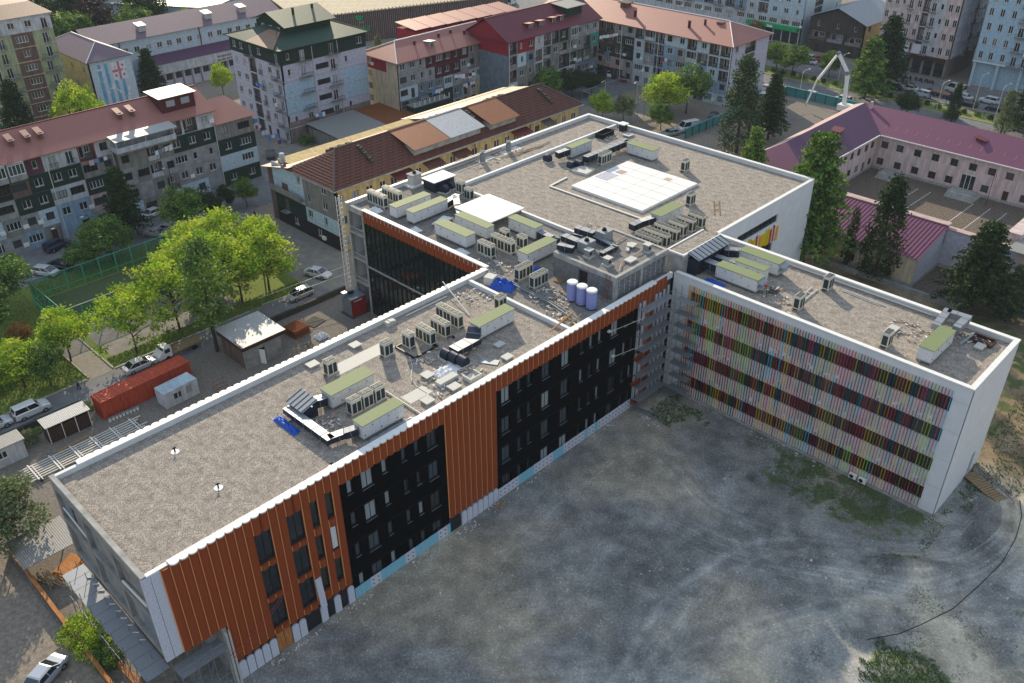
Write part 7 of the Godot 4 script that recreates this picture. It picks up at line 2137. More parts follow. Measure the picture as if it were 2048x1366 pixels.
	facade(kh, left_of(16), 16.0, 0, 9.0, ["nnn", "OOO", "pdp"], [], "w_charcoal")
	facade(kh, Transform3D(), 20.0, 0, 9.0, ["d.d.", "....", "...."], [], "w_yellow")
	var kr := geo()
	kr.quad(Vector3(-1, 9.0, 0.8), Vector3(20.5, 9.0, 0.8), Vector3(20.5, 12.4, -8), Vector3(-1, 12.4, -8))
	kr.quad(Vector3(20.5, 9.0, -16.8), Vector3(-1, 9.0, -16.8), Vector3(-1, 12.4, -8), Vector3(20.5, 12.4, -8))
	part(kh, "roof", kr, M["r_zinc"])
	var kg := geo()
	kg.tri(Vector3(0, 9, -16), Vector3(0, 9, 0), Vector3(0, 12.1, -8))
	part(kh, "gable", kg, M["w_charcoal"])
	var k3 := thing("brick_house", "red brick house with white sheet roof behind the grey arcade house", "house", Vector3(262, 0, -52.0))
	part(k3, "wall", geo().box(1.3, 0, -18, 24, 8, -1.35), M["w_red"])
	facade(k3, left_of(18), 18.0, 0, 8.0, ["wwww", "wwww"], [], "w_red")
	facade(k3, Transform3D(), 24.0, 0, 8.0, ["wwwww", "wwwww"], [], "w_red")
	roof(k3, 24, 18, 8.0, 11.5, 0.8, "r_white", 8, 8)
	# L, M: towers of the boulevard
	var pk := thing("tower_block", "pinkish balcony tower with tall arched windows over a shop floor", "apartment tower", Vector3(224.0, 0, -27.6))
	part(pk, "wall", geo().box(1.3, 0, -19, 20, 36, -1.35), M["w_lilac"])
	var rowp := []
	var colp := []
	for i in 9:
		rowp.append("ttnbtobntt")
		colp.append("......ww..")
	facade(pk, Transform3D(left_of(19).basis, Vector3(0, 5.2, -19)), 19.0, 0, 31.0, rowp, colp, "w_rose", 0.3)
	facade(pk, at(0, 5.2, 0), 20.0, 0, 31.0, rowp, [], "w_lilac", 0.3)
	part(pk, "shop_floor", geo().box(0.6, 0, -18.6, 19, 5.2, -0.6), M["w_taupe"])
	for k in 6:
		part(pk, "shop_window", geo().box(0.56, 0.4, -17.8 + 2.9 * k, 0.6, 3.8, -15.6 + 2.9 * k), M["glass"])
	part(pk, "shop_sign", geo().box(0.0, 3.9, -10, 0.58, 4.8, -1.0), M["wood_dark"])
	part(pk, "shop_sign", geo().box(-0.2, 3.9, -18.5, 0.58, 4.8, -11.0), M["w_sky"])
	part(pk, "glazed_bay", geo().box(-1.4, 27.0, -17.5, 0, 34, -14.0), M["frame_blue"])
	part(pk, "awning", geo().tbox(Transform3D(Basis(Vector3(0, 0, 1), -0.35), Vector3(-0.9, 8.6, -10.2)), 1.9, 0.08, 4.2), M["w_slate"])
	for q in [[-0.6, 5.2, -9.6], [-0.6, 5.2, -12.6]]:
		part(pk, "hung_sheet", geo().box(q[0], q[1] + 0.2, q[2], q[0] + 0.04, q[1] + 2.6, q[2] + 2.2), M["cloth_white"])
	var bl := thing("tower_block", "pale turquoise balcony tower on a stilted entrance floor", "apartment tower", Vector3(224.0, 0, 6.0))
	part(bl, "wall", geo().box(1.3, 0, -28, 20, 36, -1.35), M["w_sky"])
	var rowb := []
	for i in 9:
		rowb.append("tttbbtttbbt")
	facade(bl, Transform3D(left_of(28).basis, Vector3(0, 6.2, -28)), 28.0, 0, 30.0, rowb, [], "w_sky", 0.3)
	facade(bl, at(0, 6.2, 0), 20.0, 0, 30.0, rowb, [], "w_sky", 0.3)
	part(bl, "entrance_floor", geo().box(2.2, 0, -27.6, 19, 6.2, -0.6), M["interior"])
	for k in 6:
		part(bl, "stilt", geo().box(0.1, 0, -27.8 + 5.4 * k, 0.7, 6.2, -27.2 + 5.4 * k), M["w_paleblue"])
	part(bl, "band", geo().box(-0.1, 6.0, -28.1, 19, 6.2, 0.1), M["coping"])
	for k in 4:
		laundry("washing hung from the turquoise tower's balconies, tier %s" % ["one", "two", "three", "four"][k], 222.6, 10.2 + 3.3 * k, -11.0 + 0.5 * k, Vector3(0, 0, 1), [["white", "white"], ["tan", "tan", "red"], ["white", "pink", "white"], ["white", "white"]][k])
	for q in [[230, -104, 30, 26, 14.0, "w_white", "flat pale building beyond the commercial block"], [262, -88, 26, 28, 18.0, "w_cream", "cream tower behind the commercial block"], [250, -8, 30, 36, 20.0, "w_white", "white block behind the boulevard towers"], [150, -205, 60, 24, 7.0, "w_charcoal", "long low building beyond the market hall car park"], [255, -115, 40, 30, 12.0, "w_paleblue", "pale block at the far end of the boulevard"], [66, -215, 22, 14, 6.0, "w_brown", "small house half hidden in the park trees"], [32, -196, 24, 16, 6.0, "w_white", "white house behind the sage green tower"]]:
		var z := thing("distant_building", q[6], "building", Vector3(q[0], 0, q[1]))
		part(z, "wall", geo().box(1.3, 0, -q[3], q[2], q[4], -1.35), M[q[5]])
		var nrow := int(q[4] / 3.0)
		var rr := []
		for i in nrow:
			rr.append("wwdwwdww")
		facade(z, left_of(q[3]), q[3], 0, q[4], rr, [], q[5])
		facade(z, Transform3D(), q[2], 0, q[4], rr, [], q[5])
		part(z, "roof", geo().box(-0.4, q[4], -q[3] - 0.4, q[2] + 0.4, q[4] + 0.3, 0.4), M["r_grey"])

func letters(s: String, size: float) -> TextMesh:
	var tm := TextMesh.new()
	tm.text = s
	var f := SystemFont.new()
	f.font_names = PackedStringArray(["Droid Sans"])
	f.font_weight = 700
	tm.font = f
	tm.font_size = 32
	tm.pixel_size = size / 32.0
	tm.depth = 0.06
	return tm

func mural_quad() -> Geo:
	var g := geo()
	g.quad(Vector3(0, 0, 0), Vector3(6.6, 0, 0), Vector3(6.6, 9.6, 0), Vector3(0, 9.6, 0))
	for i in g.uv.size():
		g.uv[i] = Vector2(g.v[i].x / 6.6, 1.0 - g.v[i].y / 9.6)
	return g

func mural_material() -> StandardMaterial3D:
	# painted flag: blue and white stripes, white canton with red cross, flaking white
	var w := 220
	var h := 320
	var im := Image.create(w, h, false, Image.FORMAT_RGB8)
	var fn := FastNoiseLite.new()
	fn.seed = 3
	fn.frequency = 0.016
	var white := Color(0.72, 0.75, 0.79)
	for y in h:
		for x in w:
			var u := x / float(w)
			var v := y / float(h)
			var c := white
			if int(u * 7.999) % 2 == 0:
				c = Color(0.36, 0.56, 0.72).lerp(Color(0.44, 0.68, 0.74), clampf(0.5 + fn.get_noise_2d(x * 0.4, y * 0.4), 0, 1))
			if u > 0.5 and v < 0.42:
				c = Color(0.8, 0.8, 0.83)
				var p := Vector2((u - 0.5) / 0.5, v / 0.42)
				if absf(p.x - 0.5) < 0.08 or absf(p.y - 0.5) < 0.07:
					c = Color(0.72, 0.4, 0.42)
				for q in [Vector2(0.22, 0.24), Vector2(0.78, 0.24), Vector2(0.22, 0.76), Vector2(0.78, 0.76)]:
					var d: Vector2 = (p - q).abs()
					if (d.x < 0.035 and d.y < 0.09) or (d.y < 0.03 and d.x < 0.1):
						c = Color(0.6, 0.4, 0.44)
			if fn.get_noise_2d(x + 300, y) > 0.34:
				c = c.lerp(Color(0.83, 0.84, 0.84), 0.9)
			im.set_pixel(x, y, c)
	var m := StandardMaterial3D.new()
	m.albedo_texture = ImageTexture.create_from_image(im)
	m.roughness = 0.9
	return m

func build_east_side() -> void:
	# purple-roofed school, two wings round the court
	var p := thing("purple_roof_school", "two-storey pink school with long purple metal roof", "school", Vector3(127.5, 0, -14.5))
	part(p, "wall", geo().box(0.3, 0, -11.0, 28.6, 6.8, -0.35).box(28.9, 0, -11.0, 41.5, 6.8, 50), M["w_rose"])
	facade(p, Transform3D(), 28.5, 0.0, 6.8, ["dddddddddd", "ddddddddpd"], [], "w_rose")
	facade(p, Transform3D(Basis(Vector3(0, 0, 1), Vector3.UP, Vector3(-1, 0, 0)), Vector3(28.5, 0, 0.0)), 50.0, 0.0, 6.8, ["ddddddddddddddd", "dddddddpddddddd"], [], "w_rose")
	part(p, "end_wall", geo().box(0, 0, -11.0, 0.3, 6.8, -0.35), M["w_rose"])
	part(p, "plinth", geo().box(0.0, 0, 0.0, 28.4, 0.5, 0.08), M["concrete_lt"])
	part(p, "plinth", geo().box(28.36, 0, 0.1, 28.5, 0.5, 50), M["concrete_lt"])
	# roofs: inner slopes meet in a valley
	var yr := 10.0
	var ye := 6.95
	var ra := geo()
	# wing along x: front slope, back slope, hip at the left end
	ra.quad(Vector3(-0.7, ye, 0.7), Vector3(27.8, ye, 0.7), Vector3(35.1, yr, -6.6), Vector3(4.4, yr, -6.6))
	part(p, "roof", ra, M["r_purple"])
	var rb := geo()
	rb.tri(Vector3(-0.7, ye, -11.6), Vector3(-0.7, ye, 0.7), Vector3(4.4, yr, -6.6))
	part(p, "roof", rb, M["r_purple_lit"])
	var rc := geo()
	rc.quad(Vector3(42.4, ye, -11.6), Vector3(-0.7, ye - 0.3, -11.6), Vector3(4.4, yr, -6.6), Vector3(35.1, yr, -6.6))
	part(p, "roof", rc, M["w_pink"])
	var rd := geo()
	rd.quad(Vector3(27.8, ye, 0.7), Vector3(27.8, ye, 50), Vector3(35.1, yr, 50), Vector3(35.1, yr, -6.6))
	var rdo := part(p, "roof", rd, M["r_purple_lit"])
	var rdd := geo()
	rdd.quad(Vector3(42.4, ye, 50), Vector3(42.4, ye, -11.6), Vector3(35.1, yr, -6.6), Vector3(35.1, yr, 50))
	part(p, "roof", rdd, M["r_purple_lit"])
	for k in 22:
		var z := 0.6 + 2.0 * k
		part(rdo, "roof_batten", geo().bar(Vector3(29.6, 7.7, z), Vector3(35.0, 9.82, z), 0.12, 0.06), M["r_red"])
	part(p, "fascia", geo().box(-0.7, 6.78, 0.62, 27.7, 6.98, 0.78).box(27.72, 6.78, 0.8, 27.86, 6.98, 50), M["coping"])
	part(rdo, "valley_strip", geo().bar(Vector3(27.8, ye + 0.06, 0.7), Vector3(35.1, yr + 0.06, -6.6), 0.3, 0.05), M["r_purple"])
	part(rdo, "chimney", geo().box(33.8, 9.0, -5.0, 34.3, 10.9, -4.5), M["w_rose"])
	for q in [[18.6, 8.6, -3.2, 0.0], [32.0, 8.5, 17.5, 1.0]]:
		var dg := geo()
		if q[3] < 0.5:
			dg.box(q[0] - 0.8, q[1] - 0.6, q[2] - 1.6, q[0] + 0.8, q[1] + 0.6, q[2])
			dg.tbox(Transform3D(Basis(Vector3(0, 0, 1), 0.15), Vector3(q[0], q[1] + 0.7, q[2] - 0.7)), 2.2, 0.1, 2.2)
		else:
			dg.box(q[0], q[1] - 0.6, q[2] - 0.8, q[0] + 1.8, q[1] + 0.6, q[2] + 0.8)
			dg.tbox(Transform3D(Basis(Vector3(1, 0, 0), 0.15), Vector3(q[0] + 0.8, q[1] + 0.7, q[2])), 2.4, 0.1, 2.2)
		part(rdo, "dormer", dg, M["r_maroon"])
	# steps
	for q in [[Vector3(152.4, 0, -11.6), 3.2, 3.0, "grey steps at the inner corner of the pink school"], [Vector3(152.6, 0, 1.6), 3.6, 5.2, "wide grey terrace steps before the glazed school door"]]:
		var st := thing("stone_steps", q[3], "steps", q[0])
		for k in 4:
			part(st, "step", geo().box(-0.35 * (4 - k) + 0.4, 0.17 * k, 0, q[1], 0.17 * (k + 1), q[2] - 0.3 * k), M["concrete_lt"])
		part(st, "handrail", geo().tube(Vector3(0.3, 0.2, 0.1), Vector3(0.3, 1.5, 0.1), 0.03).tube(Vector3(0.3, 1.5, 0.1), Vector3(3.0, 1.6, 0.1), 0.03), M["pipe_white"])
	var dr := geo()
	for k in 3:
		dr.box(-0.02, 0.7, 4.4 - 1.5 + 0.82 * k, 0.0, 3.4, 4.4 - 1.5 + 0.82 * k + 0.74)
	var dp := part(p, "entrance_glass", dr, M["glass"], at(28.45, 0, 14.2))
	part(dp, "entrance_frame", geo().box(-0.06, 0.6, 2.8, -0.02, 0.7, 5.4).box(-0.06, 3.4, 2.8, -0.02, 3.52, 5.4).box(-0.06, 0.7, 3.62, -0.02, 3.4, 3.72).box(-0.06, 0.7, 4.44, -0.02, 3.4, 4.54), M["frame_white"])
	var fp := thing("flagpole", "thin flagpole with limp red and white flag in the school court", "flagpole", Vector3(152.0, 0, 9.0))
	part(fp, "pole", geo().tube(Vector3.ZERO, Vector3(0, 6.9, 0), 0.05), M["rail"])
	part(fp, "flag", crumple(0.7, 1.4, 0.1, 51, 8), M["cloth_red"], Transform3D(Basis(Vector3(1, 0, 0), PI / 2), Vector3(0.1, 6.0, 0.3)))
	part(fp, "flag_stripe", crumple(0.25, 1.4, 0.1, 51, 8), M["cloth_white"], Transform3D(Basis(Vector3(1, 0, 0), PI / 2), Vector3(0.1, 6.0, 0.34)))
	# painted dotted lines in the court
	for k in 6:
		var dl := thing("marker_line", "dotted white line of the school court, strip %s from the corner steps" % ["first", "second", "third", "fourth", "fifth", "sixth"][k], "ground marking", Vector3(0, 0, 0))
		var zz: float = [-6.0, -3.6, -1.2, 6.6, 9.6, 12.4][k]
		var g := geo()
		for i in 34:
			g.box(127.6 + 0.72 * i, 0.014, zz - 0.1 + 0.012 * i, 127.9 + 0.72 * i, 0.02, zz + 0.1 + 0.012 * i)
		part(dl, "dots", g, M["coping"]).set_meta("kind", "stuff")
	# annex with shed roof
	var x := thing("annex_hall", "long cream annex with purple ribbed shed roof behind the fin wing", "hall", Vector3(113.6, 0, 12.0))
	part(x, "wall", geo().box(0.3, 0, -24.0, 10.0, 4.9, -0.3), M["w_cream"])
	facade(x, left_of(24.0), 24.0, 0, 4.9, ["W.W.W.W."], [], "w_cream")
	var sg := geo()
	sg.quad(Vector3(0, 0, 0), Vector3(10.0, 0, 0), Vector3(10.0, 6.9, 0), Vector3(0, 4.9, 0))
	part(x, "side_wall", sg, M["w_lilac"])
	part(x, "back_wall", geo().box(9.7, 0, -24, 10.6, 7.0, 0), M["w_lilac"])
	var xr := geo()
	xr.quad(Vector3(-0.5, 4.95, -24.2), Vector3(-0.5, 4.95, 0.25), Vector3(9.7, 6.95, 0.25), Vector3(9.7, 6.95, -24.2))
	xr.quad(Vector3(-0.5, 4.83, 0.25), Vector3(9.7, 6.83, 0.25), Vector3(9.7, 6.95, 0.25), Vector3(-0.5, 4.95, 0.25))
	var xro := part(x, "roof", xr, M["r_purple_lit"])
	for k in 40:
		part(xro, "roof_rib", geo().bar(Vector3(-0.5, 5.0, -24.0 + 0.61 * k), Vector3(9.7, 7.0, -24.0 + 0.61 * k), 0.14, 0.07), M["r_purple_lit"])
	part(x, "coping", geo().box(9.6, 7.0, -24.2, 11.0, 7.15, 0.2), M["w_pink"])
	part(x, "gutter_wall", geo().box(9.9, 0, 0.0, 10.5, 6.4, 10.6), M["w_lilac"])
	part(x, "gutter_cap", geo().box(9.7, 6.4, 0.0, 11.0, 6.55, 10.8), M["w_pink"])
	part(x, "plinth", geo().box(-0.06, 0, -24, 0.0, 0.6, 0.06).box(0.0, 0, 0.0, 9.8, 0.6, 0.08).box(9.82, 0, 0.1, 9.9, 0.6, 10.4), M["concrete_lt"])
	# low wall along the fin wing
	single("low_wall", "low pale boundary wall between fin wing and annex", "wall", geo().box(111.6, 0, -20, 112.0, 0.9, 20), M["concrete"])
	# balcony house at the right edge
	var h := thing("balcony_house", "white house with columned balcony and sheet roof at the court end", "house", Vector3(121.8, 0, 24.6))
	part(h, "wall", geo().box(1.8, 0, -2.4, 16, 6.4, 12), M["w_rose"])
	facade(h, Transform3D(Basis(Vector3(0, 0, 1), Vector3.UP, Vector3(-1, 0, 0)), Vector3(1.78, 0, -2.4)), 14.0, 0, 6.4, ["DDDD", "dpdd"], [], "w_rose", 0.05)
	part(h, "balcony_slab", geo().box(-0.8, 3.1, -2.6, 1.8, 3.3, 12), M["coping"])
	part(h, "balcony_front", geo().box(-0.8, 3.3, -2.6, -0.7, 4.3, 12).box(-0.7, 3.3, -2.6, 1.8, 4.3, -2.5), M["w_rose"])
	for k in 5:
		part(h, "column", geo().box(-0.7, 0, -2.4 + 3.2 * k, -0.4, 3.1, -2.1 + 3.2 * k), M["w_white"])
	shed_roof(h, -1.4, 16.4, 7.4, -2.9, 7.4, 12.0, "r_grey")
	part(h, "upper_roof", geo().box(3.0, 6.5, -4.5, 16, 8.2, -2.5), M["w_rose"])
	# building site with turquoise hoarding and concrete pump
	var fb := thing("site_hoarding", "turquoise sheet hoarding round the excavation", "fence", Vector3(0, 0, 0))
	var hm := mt("hoarding", "4f9a9c", 0.6, 0.1, "ribbed", 0.8)
	var run := [Vector3(144, 0, -50.6), Vector3(186.2, 0, -50.6), Vector3(186.2, 0, -30.0)]
	for k in 2:
		var a: Vector3 = run[k]
		var b: Vector3 = run[k + 1]
		var n := int(a.distance_to(b) / 2.5)
		for i in n:
			part(fb, "sheet", geo().bar(a.lerp(b, i / float(n)) + Vector3(0, 1.05, 0), a.lerp(b, (i + 0.97) / n) + Vector3(0, 1.05, 0), 0.06, 2.1), hm)
			part(fb, "post", geo().box(-0.05, 0, -0.05, 0.05, 2.2, 0.05), M["rail"], Transform3D(Basis(), a.lerp(b, i / float(n)) + Vector3(0.0 if k == 0 else -0.1, 0, 0.1 if k == 0 else 0.0)))
		part(fb, "capping", geo().bar(a + Vector3(0, 2.14, 0), b + Vector3(0, 2.14, 0), 0.5, 0.06), hm)
	var pump := thing("concrete_pump", "white concrete pump with raised folded boom", "concrete pump", Vector3(182.7, 0, -34.2))
	part(pump, "truck", geo().box(-1.2, 0.9, -1.0, 1.2, 2.2, 5.0), M["coping"])
	part(pump, "cab", geo().box(-1.2, 0.9, 5.1, 1.2, 3.0, 7.0), M["coping"])
	for q in [[-1.1, 0.2], [1.1, 0.2], [-1.1, 3.0], [1.1, 3.0], [-1.1, 6.0], [1.1, 6.0]]:
		part(pump, "wheel", geo().tube(Vector3(q[0] - 0.2, 0.5, q[1]), Vector3(q[0] + 0.2, 0.5, q[1]), 0.5, 0.5, 14), M["tyre"])
	part(pump, "boom_section", geo().bar(Vector3(0, 2.2, 0), Vector3(0.3, 9.0, -0.6), 0.7, 0.7), M["coping"])
	part(pump, "boom_section", geo().bar(Vector3(0.3, 9.0, -0.6), Vector3(-0.2, 13.0, -3.4), 0.6, 0.6), M["coping"])
	part(pump, "boom_section", geo().bar(Vector3(-0.2, 13.0, -3.4), Vector3(-2.2, 7.0, -6.2), 0.4, 0.45), M["coping"])
	part(pump, "boom_section", geo().bar(Vector3(-2.4, 7.0, -6.3), Vector3(-3.8, 1.6, -7.2), 0.3, 0.3), M["coping"])
	part(pump, "delivery_pipe", geo().path([Vector3(0.6, 2.2, 0.4), Vector3(0.9, 8.6, 0.0), Vector3(0.2, 13.0, -3.0), Vector3(-2.0, 7.4, -6.5), Vector3(-3.7, 1.0, -7.4)], 0.1), M["steel"])
	part(pump, "joint", geo().tube(Vector3(-0.2, 9.0, -0.6), Vector3(0.8, 9.0, -0.6), 0.45, 0.45, 12).tube(Vector3(-0.7, 13.0, -3.4), Vector3(0.3, 13.0, -3.4), 0.4, 0.4, 12), M["steel"])
	var rb2 := thing("rebar_cage", "tangle of reinforcement bars in the excavation", "rebar", Vector3(168, 0, -40.5))
	for k in 16:
		part(rb2, "bar", geo().tube(Vector3(rf(-5, 3), 0.2, rf(-2.5, 2.5)), Vector3(rf(-2, 7), rf(0.3, 1.2), rf(-2.5, 2.5)), 0.04, 0.04, 4), M["steel"])
	# ball court fence
	var cf := thing("court_fence", "tall steel post fence round the ball court", "fence", Vector3(0, 0, 0))
	var cr := [Vector3(144.2, 0, -65.2), Vector3(144.2, 0, -79.6), Vector3(158.2, 0, -79.6), Vector3(158.2, 0, -65.2), Vector3(144.2, 0, -65.2)]
	for k in 4:
		var a: Vector3 = cr[k]
		var b: Vector3 = cr[k + 1]
		for i in 6:
			var q := a.lerp(b, i / 6.0)
			part(cf, "post", geo().tube(q, q + Vector3(0, 4.2, 0), 0.06), M["steel"])
		part(cf, "rail", geo().tube(a + Vector3(0, 4.2, 0), b + Vector3(0, 4.2, 0), 0.06), M["galv"])
		part(cf, "rail", geo().tube(a + Vector3(0, 2.2, 0), b + Vector3(0, 2.2, 0), 0.035), M["steel"])
	for q in [[155.0, -72.0, "curved white street lamp inside the ball court"], [163.5, -69.2, "tall twin street lamp beside the ball court"], [150.5, -78.0, "curved white street lamp at the court's far corner"]]:
		var l := thing("street_lamp", q[2], "street lamp", Vector3(q[0], 0, q[1]), 0.0, "street lamps around the ball court")
		part(l, "pole", geo().tube(Vector3.ZERO, Vector3(0, 5.4, 0), 0.08, 0.06), M["pipe_white"])
		part(l, "arm", geo().path([Vector3(0, 5.4, 0), Vector3(-0.6, 5.8, 0.2), Vector3(-1.6, 5.8, 0.5)], 0.05), M["pipe_white"])
		part(l, "lamp_head", geo().tbox(at(-1.8, 5.76, 0.55), 0.6, 0.1, 0.24), M["coping"])

func build_boulevard() -> void:
	for q in [[188.0, -48.0, 5.5, "thin street lamp at the curb beside the hoarding"], [205.8, -47.0, 6.0, "street lamp on the median near the parked cars"], [205.9, -13.6, 7.5, "tall curved lamp before the turquoise tower"], [199.6, -19.5, 6.0, "lamp with white box on the median"], [199.0, -6.5, 8.0, "leaning lamp post on the median before the towers"]]:
		var l := thing("street_lamp", q[3], "street lamp", Vector3(q[0], 0, q[1]), 0.0, "lamps along the boulevard")
		part(l, "pole", geo().tube(Vector3.ZERO, Vector3(0, q[2], 0), 0.09, 0.06), M["pipe_white"])
		part(l, "arm", geo().path([Vector3(0, q[2], 0), Vector3(0.6, q[2] + 0.5, 0.2), Vector3(1.8, q[2] + 0.6, 0.5)], 0.05), M["pipe_white"])
		part(l, "lamp_head", geo().tbox(at(2.0, q[2] + 0.58, 0.55), 0.6, 0.1, 0.24), M["coping"])
	var mf := thing("median_fence", "thin dark fence along the planted median", "fence", Vector3(202.6, 0.05, 0))
	for k in 60:
		part(mf, "post", geo().box(-0.04, 0, -80 + 2.0 * k, 0.04, 0.9, -79.92 + 2.0 * k), M["rail"])
	part(mf, "rail", geo().box(-0.03, 0.85, -80, 0.03, 0.9, 40).box(-0.03, 0.4, -80, 0.03, 0.45, 40), M["rail"])
	var kk := thing("kiosk", "brown tarpaulin kiosk roof on the side road", "kiosk", Vector3(207.6, 0, -22.0))
	part(kk, "roof", geo().tbox(Transform3D(Basis(Vector3(1, 0, 0), 0.1), Vector3(0, 2.0, 0)), 2.6, 0.1, 4.2), M["wood_dark"])
	for q in [[-1.1, -1.9], [1.1, -1.9], [-1.1, 1.9], [1.1, 1.9]]:
		part(kk, "post", geo().box(q[0] - 0.05, 0, q[1] - 0.05, q[0] + 0.05, 1.95, q[1] + 0.05), M["rail"])
	for k in 7:
		var mb := thing("motorbike", "motorbike in the cluster before the pinkish tower", "motorbike", Vector3(219.2 + 0.3 * (k % 2), 0.02, -37.0 + 1.35 * k), 0.4 + 0.1 * k, "motorbikes parked before the shops")
		part(mb, "wheel", geo().tube(Vector3(-0.6, 0.3, -0.05), Vector3(-0.6, 0.3, 0.05), 0.3, 0.3, 14), M["tyre"])
		part(mb, "wheel", geo().tube(Vector3(0.6, 0.3, -0.05), Vector3(0.6, 0.3, 0.05), 0.3, 0.3, 14), M["tyre"])
		part(mb, "body", geo().bar(Vector3(-0.5, 0.55, 0), Vector3(0.35, 0.75, 0), 0.26, 0.3), [M["cloth_red"], M["tyre"], M["cloth_navy"]][k % 3])
		part(mb, "fork", geo().tube(Vector3(0.6, 0.3, 0), Vector3(0.4, 1.0, 0), 0.04).tube(Vector3(0.4, 1.0, -0.3), Vector3(0.4, 1.0, 0.3), 0.025), M["steel"])
		part(mb, "seat", geo().box(-0.7, 0.74, -0.13, 0.0, 0.84, 0.13), M["tyre"])

# ---------- trees ----------
func leaf(g: Geo, p: Vector3, s: float, up := 0.4) -> void:
	var n := Vector3(rng.randfn(), rng.randfn() + up, rng.randfn()).normalized()
	var a := n.cross(Vector3(rng.randfn(), rng.randfn(), rng.randfn())).normalized() * s
	var b := n.cross(a).normalized() * s * 0.6
	g.tri(p - a, p + b, p + a)
	g.tri(p - a, p + a, p - b)

func clump(g: Geo, c: Vector3, r: float, n: int, s: float, cols: Array, flatten := 0.7) -> void:
	g.col = cols[rng.randi() % cols.size()] * rf(0.8, 1.2)
	for i in n:
		var d := Vector3(rng.randfn(), rng.randfn() * flatten, rng.randfn()) * r * 0.5
		leaf(g, c + d, s * rf(0.7, 1.25))

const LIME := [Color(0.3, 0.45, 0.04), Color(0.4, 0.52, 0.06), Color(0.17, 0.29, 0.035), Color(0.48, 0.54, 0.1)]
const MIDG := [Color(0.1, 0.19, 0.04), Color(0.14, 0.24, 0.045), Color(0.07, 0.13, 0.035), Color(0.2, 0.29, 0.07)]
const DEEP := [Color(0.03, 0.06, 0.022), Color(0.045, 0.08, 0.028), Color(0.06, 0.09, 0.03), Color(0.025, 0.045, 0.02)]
const BLUISH := [Color(0.05, 0.09, 0.05), Color(0.08, 0.12, 0.06), Color(0.1, 0.14, 0.06), Color(0.04, 0.07, 0.04)]
const SAGE := [Color(0.2, 0.24, 0.12), Color(0.26, 0.29, 0.15), Color(0.15, 0.19, 0.09), Color(0.12, 0.15, 0.07)]
const FIRE := [Color(0.3, 0.15, 0.05), Color(0.36, 0.2, 0.07), Color(0.24, 0.16, 0.05)]
const PLUM := [Color(0.05, 0.03, 0.035), Color(0.07, 0.04, 0.045)]

# crown meshes are made for a tree 10 m tall
func crown(kind: String, cols: Array, sd: int) -> ArrayMesh:
	var key := "crown_%s_%d_%s" % [kind, sd, str(cols[0])]
	if cache.has(key):
		return cache[key]
	var keep := rng.state
	rng.seed = sd * 977 + kind.length()
	var g := geo()
	g.tinted = true
	match kind:
		"round":
			var lobes := []
			for i in 7:
				var a := TAU * i / 7.0 + rf(-0.3, 0.3)
				lobes.append([Vector3(cos(a) * rf(1.4, 2.6), rf(4.4, 7.0), sin(a) * rf(1.4, 2.6)), rf(1.5, 2.2)])
			lobes.append([Vector3(0, 7.6, 0), 2.1])
			lobes.append([Vector3(rf(-0.6, 0.6), 5.8, 0), 2.4])
			for l in lobes:
				for k in 30:
					var d := Vector3(rng.randfn(), rng.randfn(), rng.randfn()).normalized()
					clump(g, l[0] + d * l[1] * rf(0.62, 1.05), 0.75, 26, 0.2, cols)
		"loose":
			for i in 60:
				var a := rf(0, TAU)
				var r := sqrt(rng.randf()) * 4.6
				var y := 8.9 - r * r * 0.13 + rf(-1.6, 0.6) - (rf(0, 2.6) if rng.randf() < 0.3 else 0.0)
				for k in 2:
					clump(g, Vector3(cos(a) * r + rf(-0.5, 0.5), y + rf(-0.4, 0.4), sin(a) * r + rf(-0.5, 0.5)), 0.95, 34, 0.2, cols, 0.45)
		"poplar":
			for i in 150:
				var y := rf(2.6, 10.0)
				var rr := 1.5 * sin(PI * clampf((y - 2.0) / 8.2, 0.05, 1.0)) + 0.2
				var a := rf(0, TAU)
				clump(g, Vector3(cos(a) * rr * rf(0.4, 1), y, sin(a) * rr * rf(0.4, 1)), 0.55, 26, 0.14, cols)
		"cypress":
			for i in 230:
				var y := pow(rng.randf(), 0.8) * 9.4 + 0.5
				var rr := 2.1 * pow(clampf(1.0 - y / 10.2, 0, 1), 0.6) * (0.5 + 0.5 * clampf(y / 2.5, 0.3, 1))
				var a := rf(0, TAU)
				clump(g, Vector3(cos(a) * rr * rf(0.55, 1.08), y, sin(a) * rr * rf(0.55, 1.08)), 0.5, 26, 0.15, cols, 1.1)
		"column":
			for i in 120:
				var y := rng.randf() * 9.3 + 0.6
				var rr := 0.95 * pow(sin(PI * clampf(y / 10.4, 0.03, 0.97)), 0.7)
				var a := rf(0, TAU)
				clump(g, Vector3(cos(a) * rr * rf(0.5, 1.1), y, sin(a) * rr * rf(0.5, 1.1)), 0.45, 24, 0.13, cols, 1.3)
		"cedar":
			for lay in 17:
				var y := 1.6 + 8.2 * lay / 17.0
				var rr := 3.1 * pow(1.0 - lay / 17.5, 0.8) + 0.25
				var nb := 8 if lay < 12 else 5
				for b in nb:
					var a := TAU * b / nb + lay * 0.7 + rf(-0.25, 0.25)
					var len := rr * rf(0.7, 1.12)
					for k in 6:
						var t := (k + 0.8) / 6.0
						clump(g, Vector3(cos(a) * len * t, y + 0.25 * sin(t * 2.4) - 0.55 * t * t * len * 0.3, sin(a) * len * t), 0.5 * (1.15 - 0.4 * t), 17, 0.16, cols, 0.35)
		"bush":
			for i in 60:
				var d := Vector3(rng.randfn(), absf(rng.randfn()), rng.randfn()).normalized()
				clump(g, Vector3(d.x * 5, d.y * 7 + 1, d.z * 5) * rf(0.7, 1.05), 1.6, 40, 0.4, cols)
	cache[key] = g.mesh()
	rng.state = keep
	return cache[key]

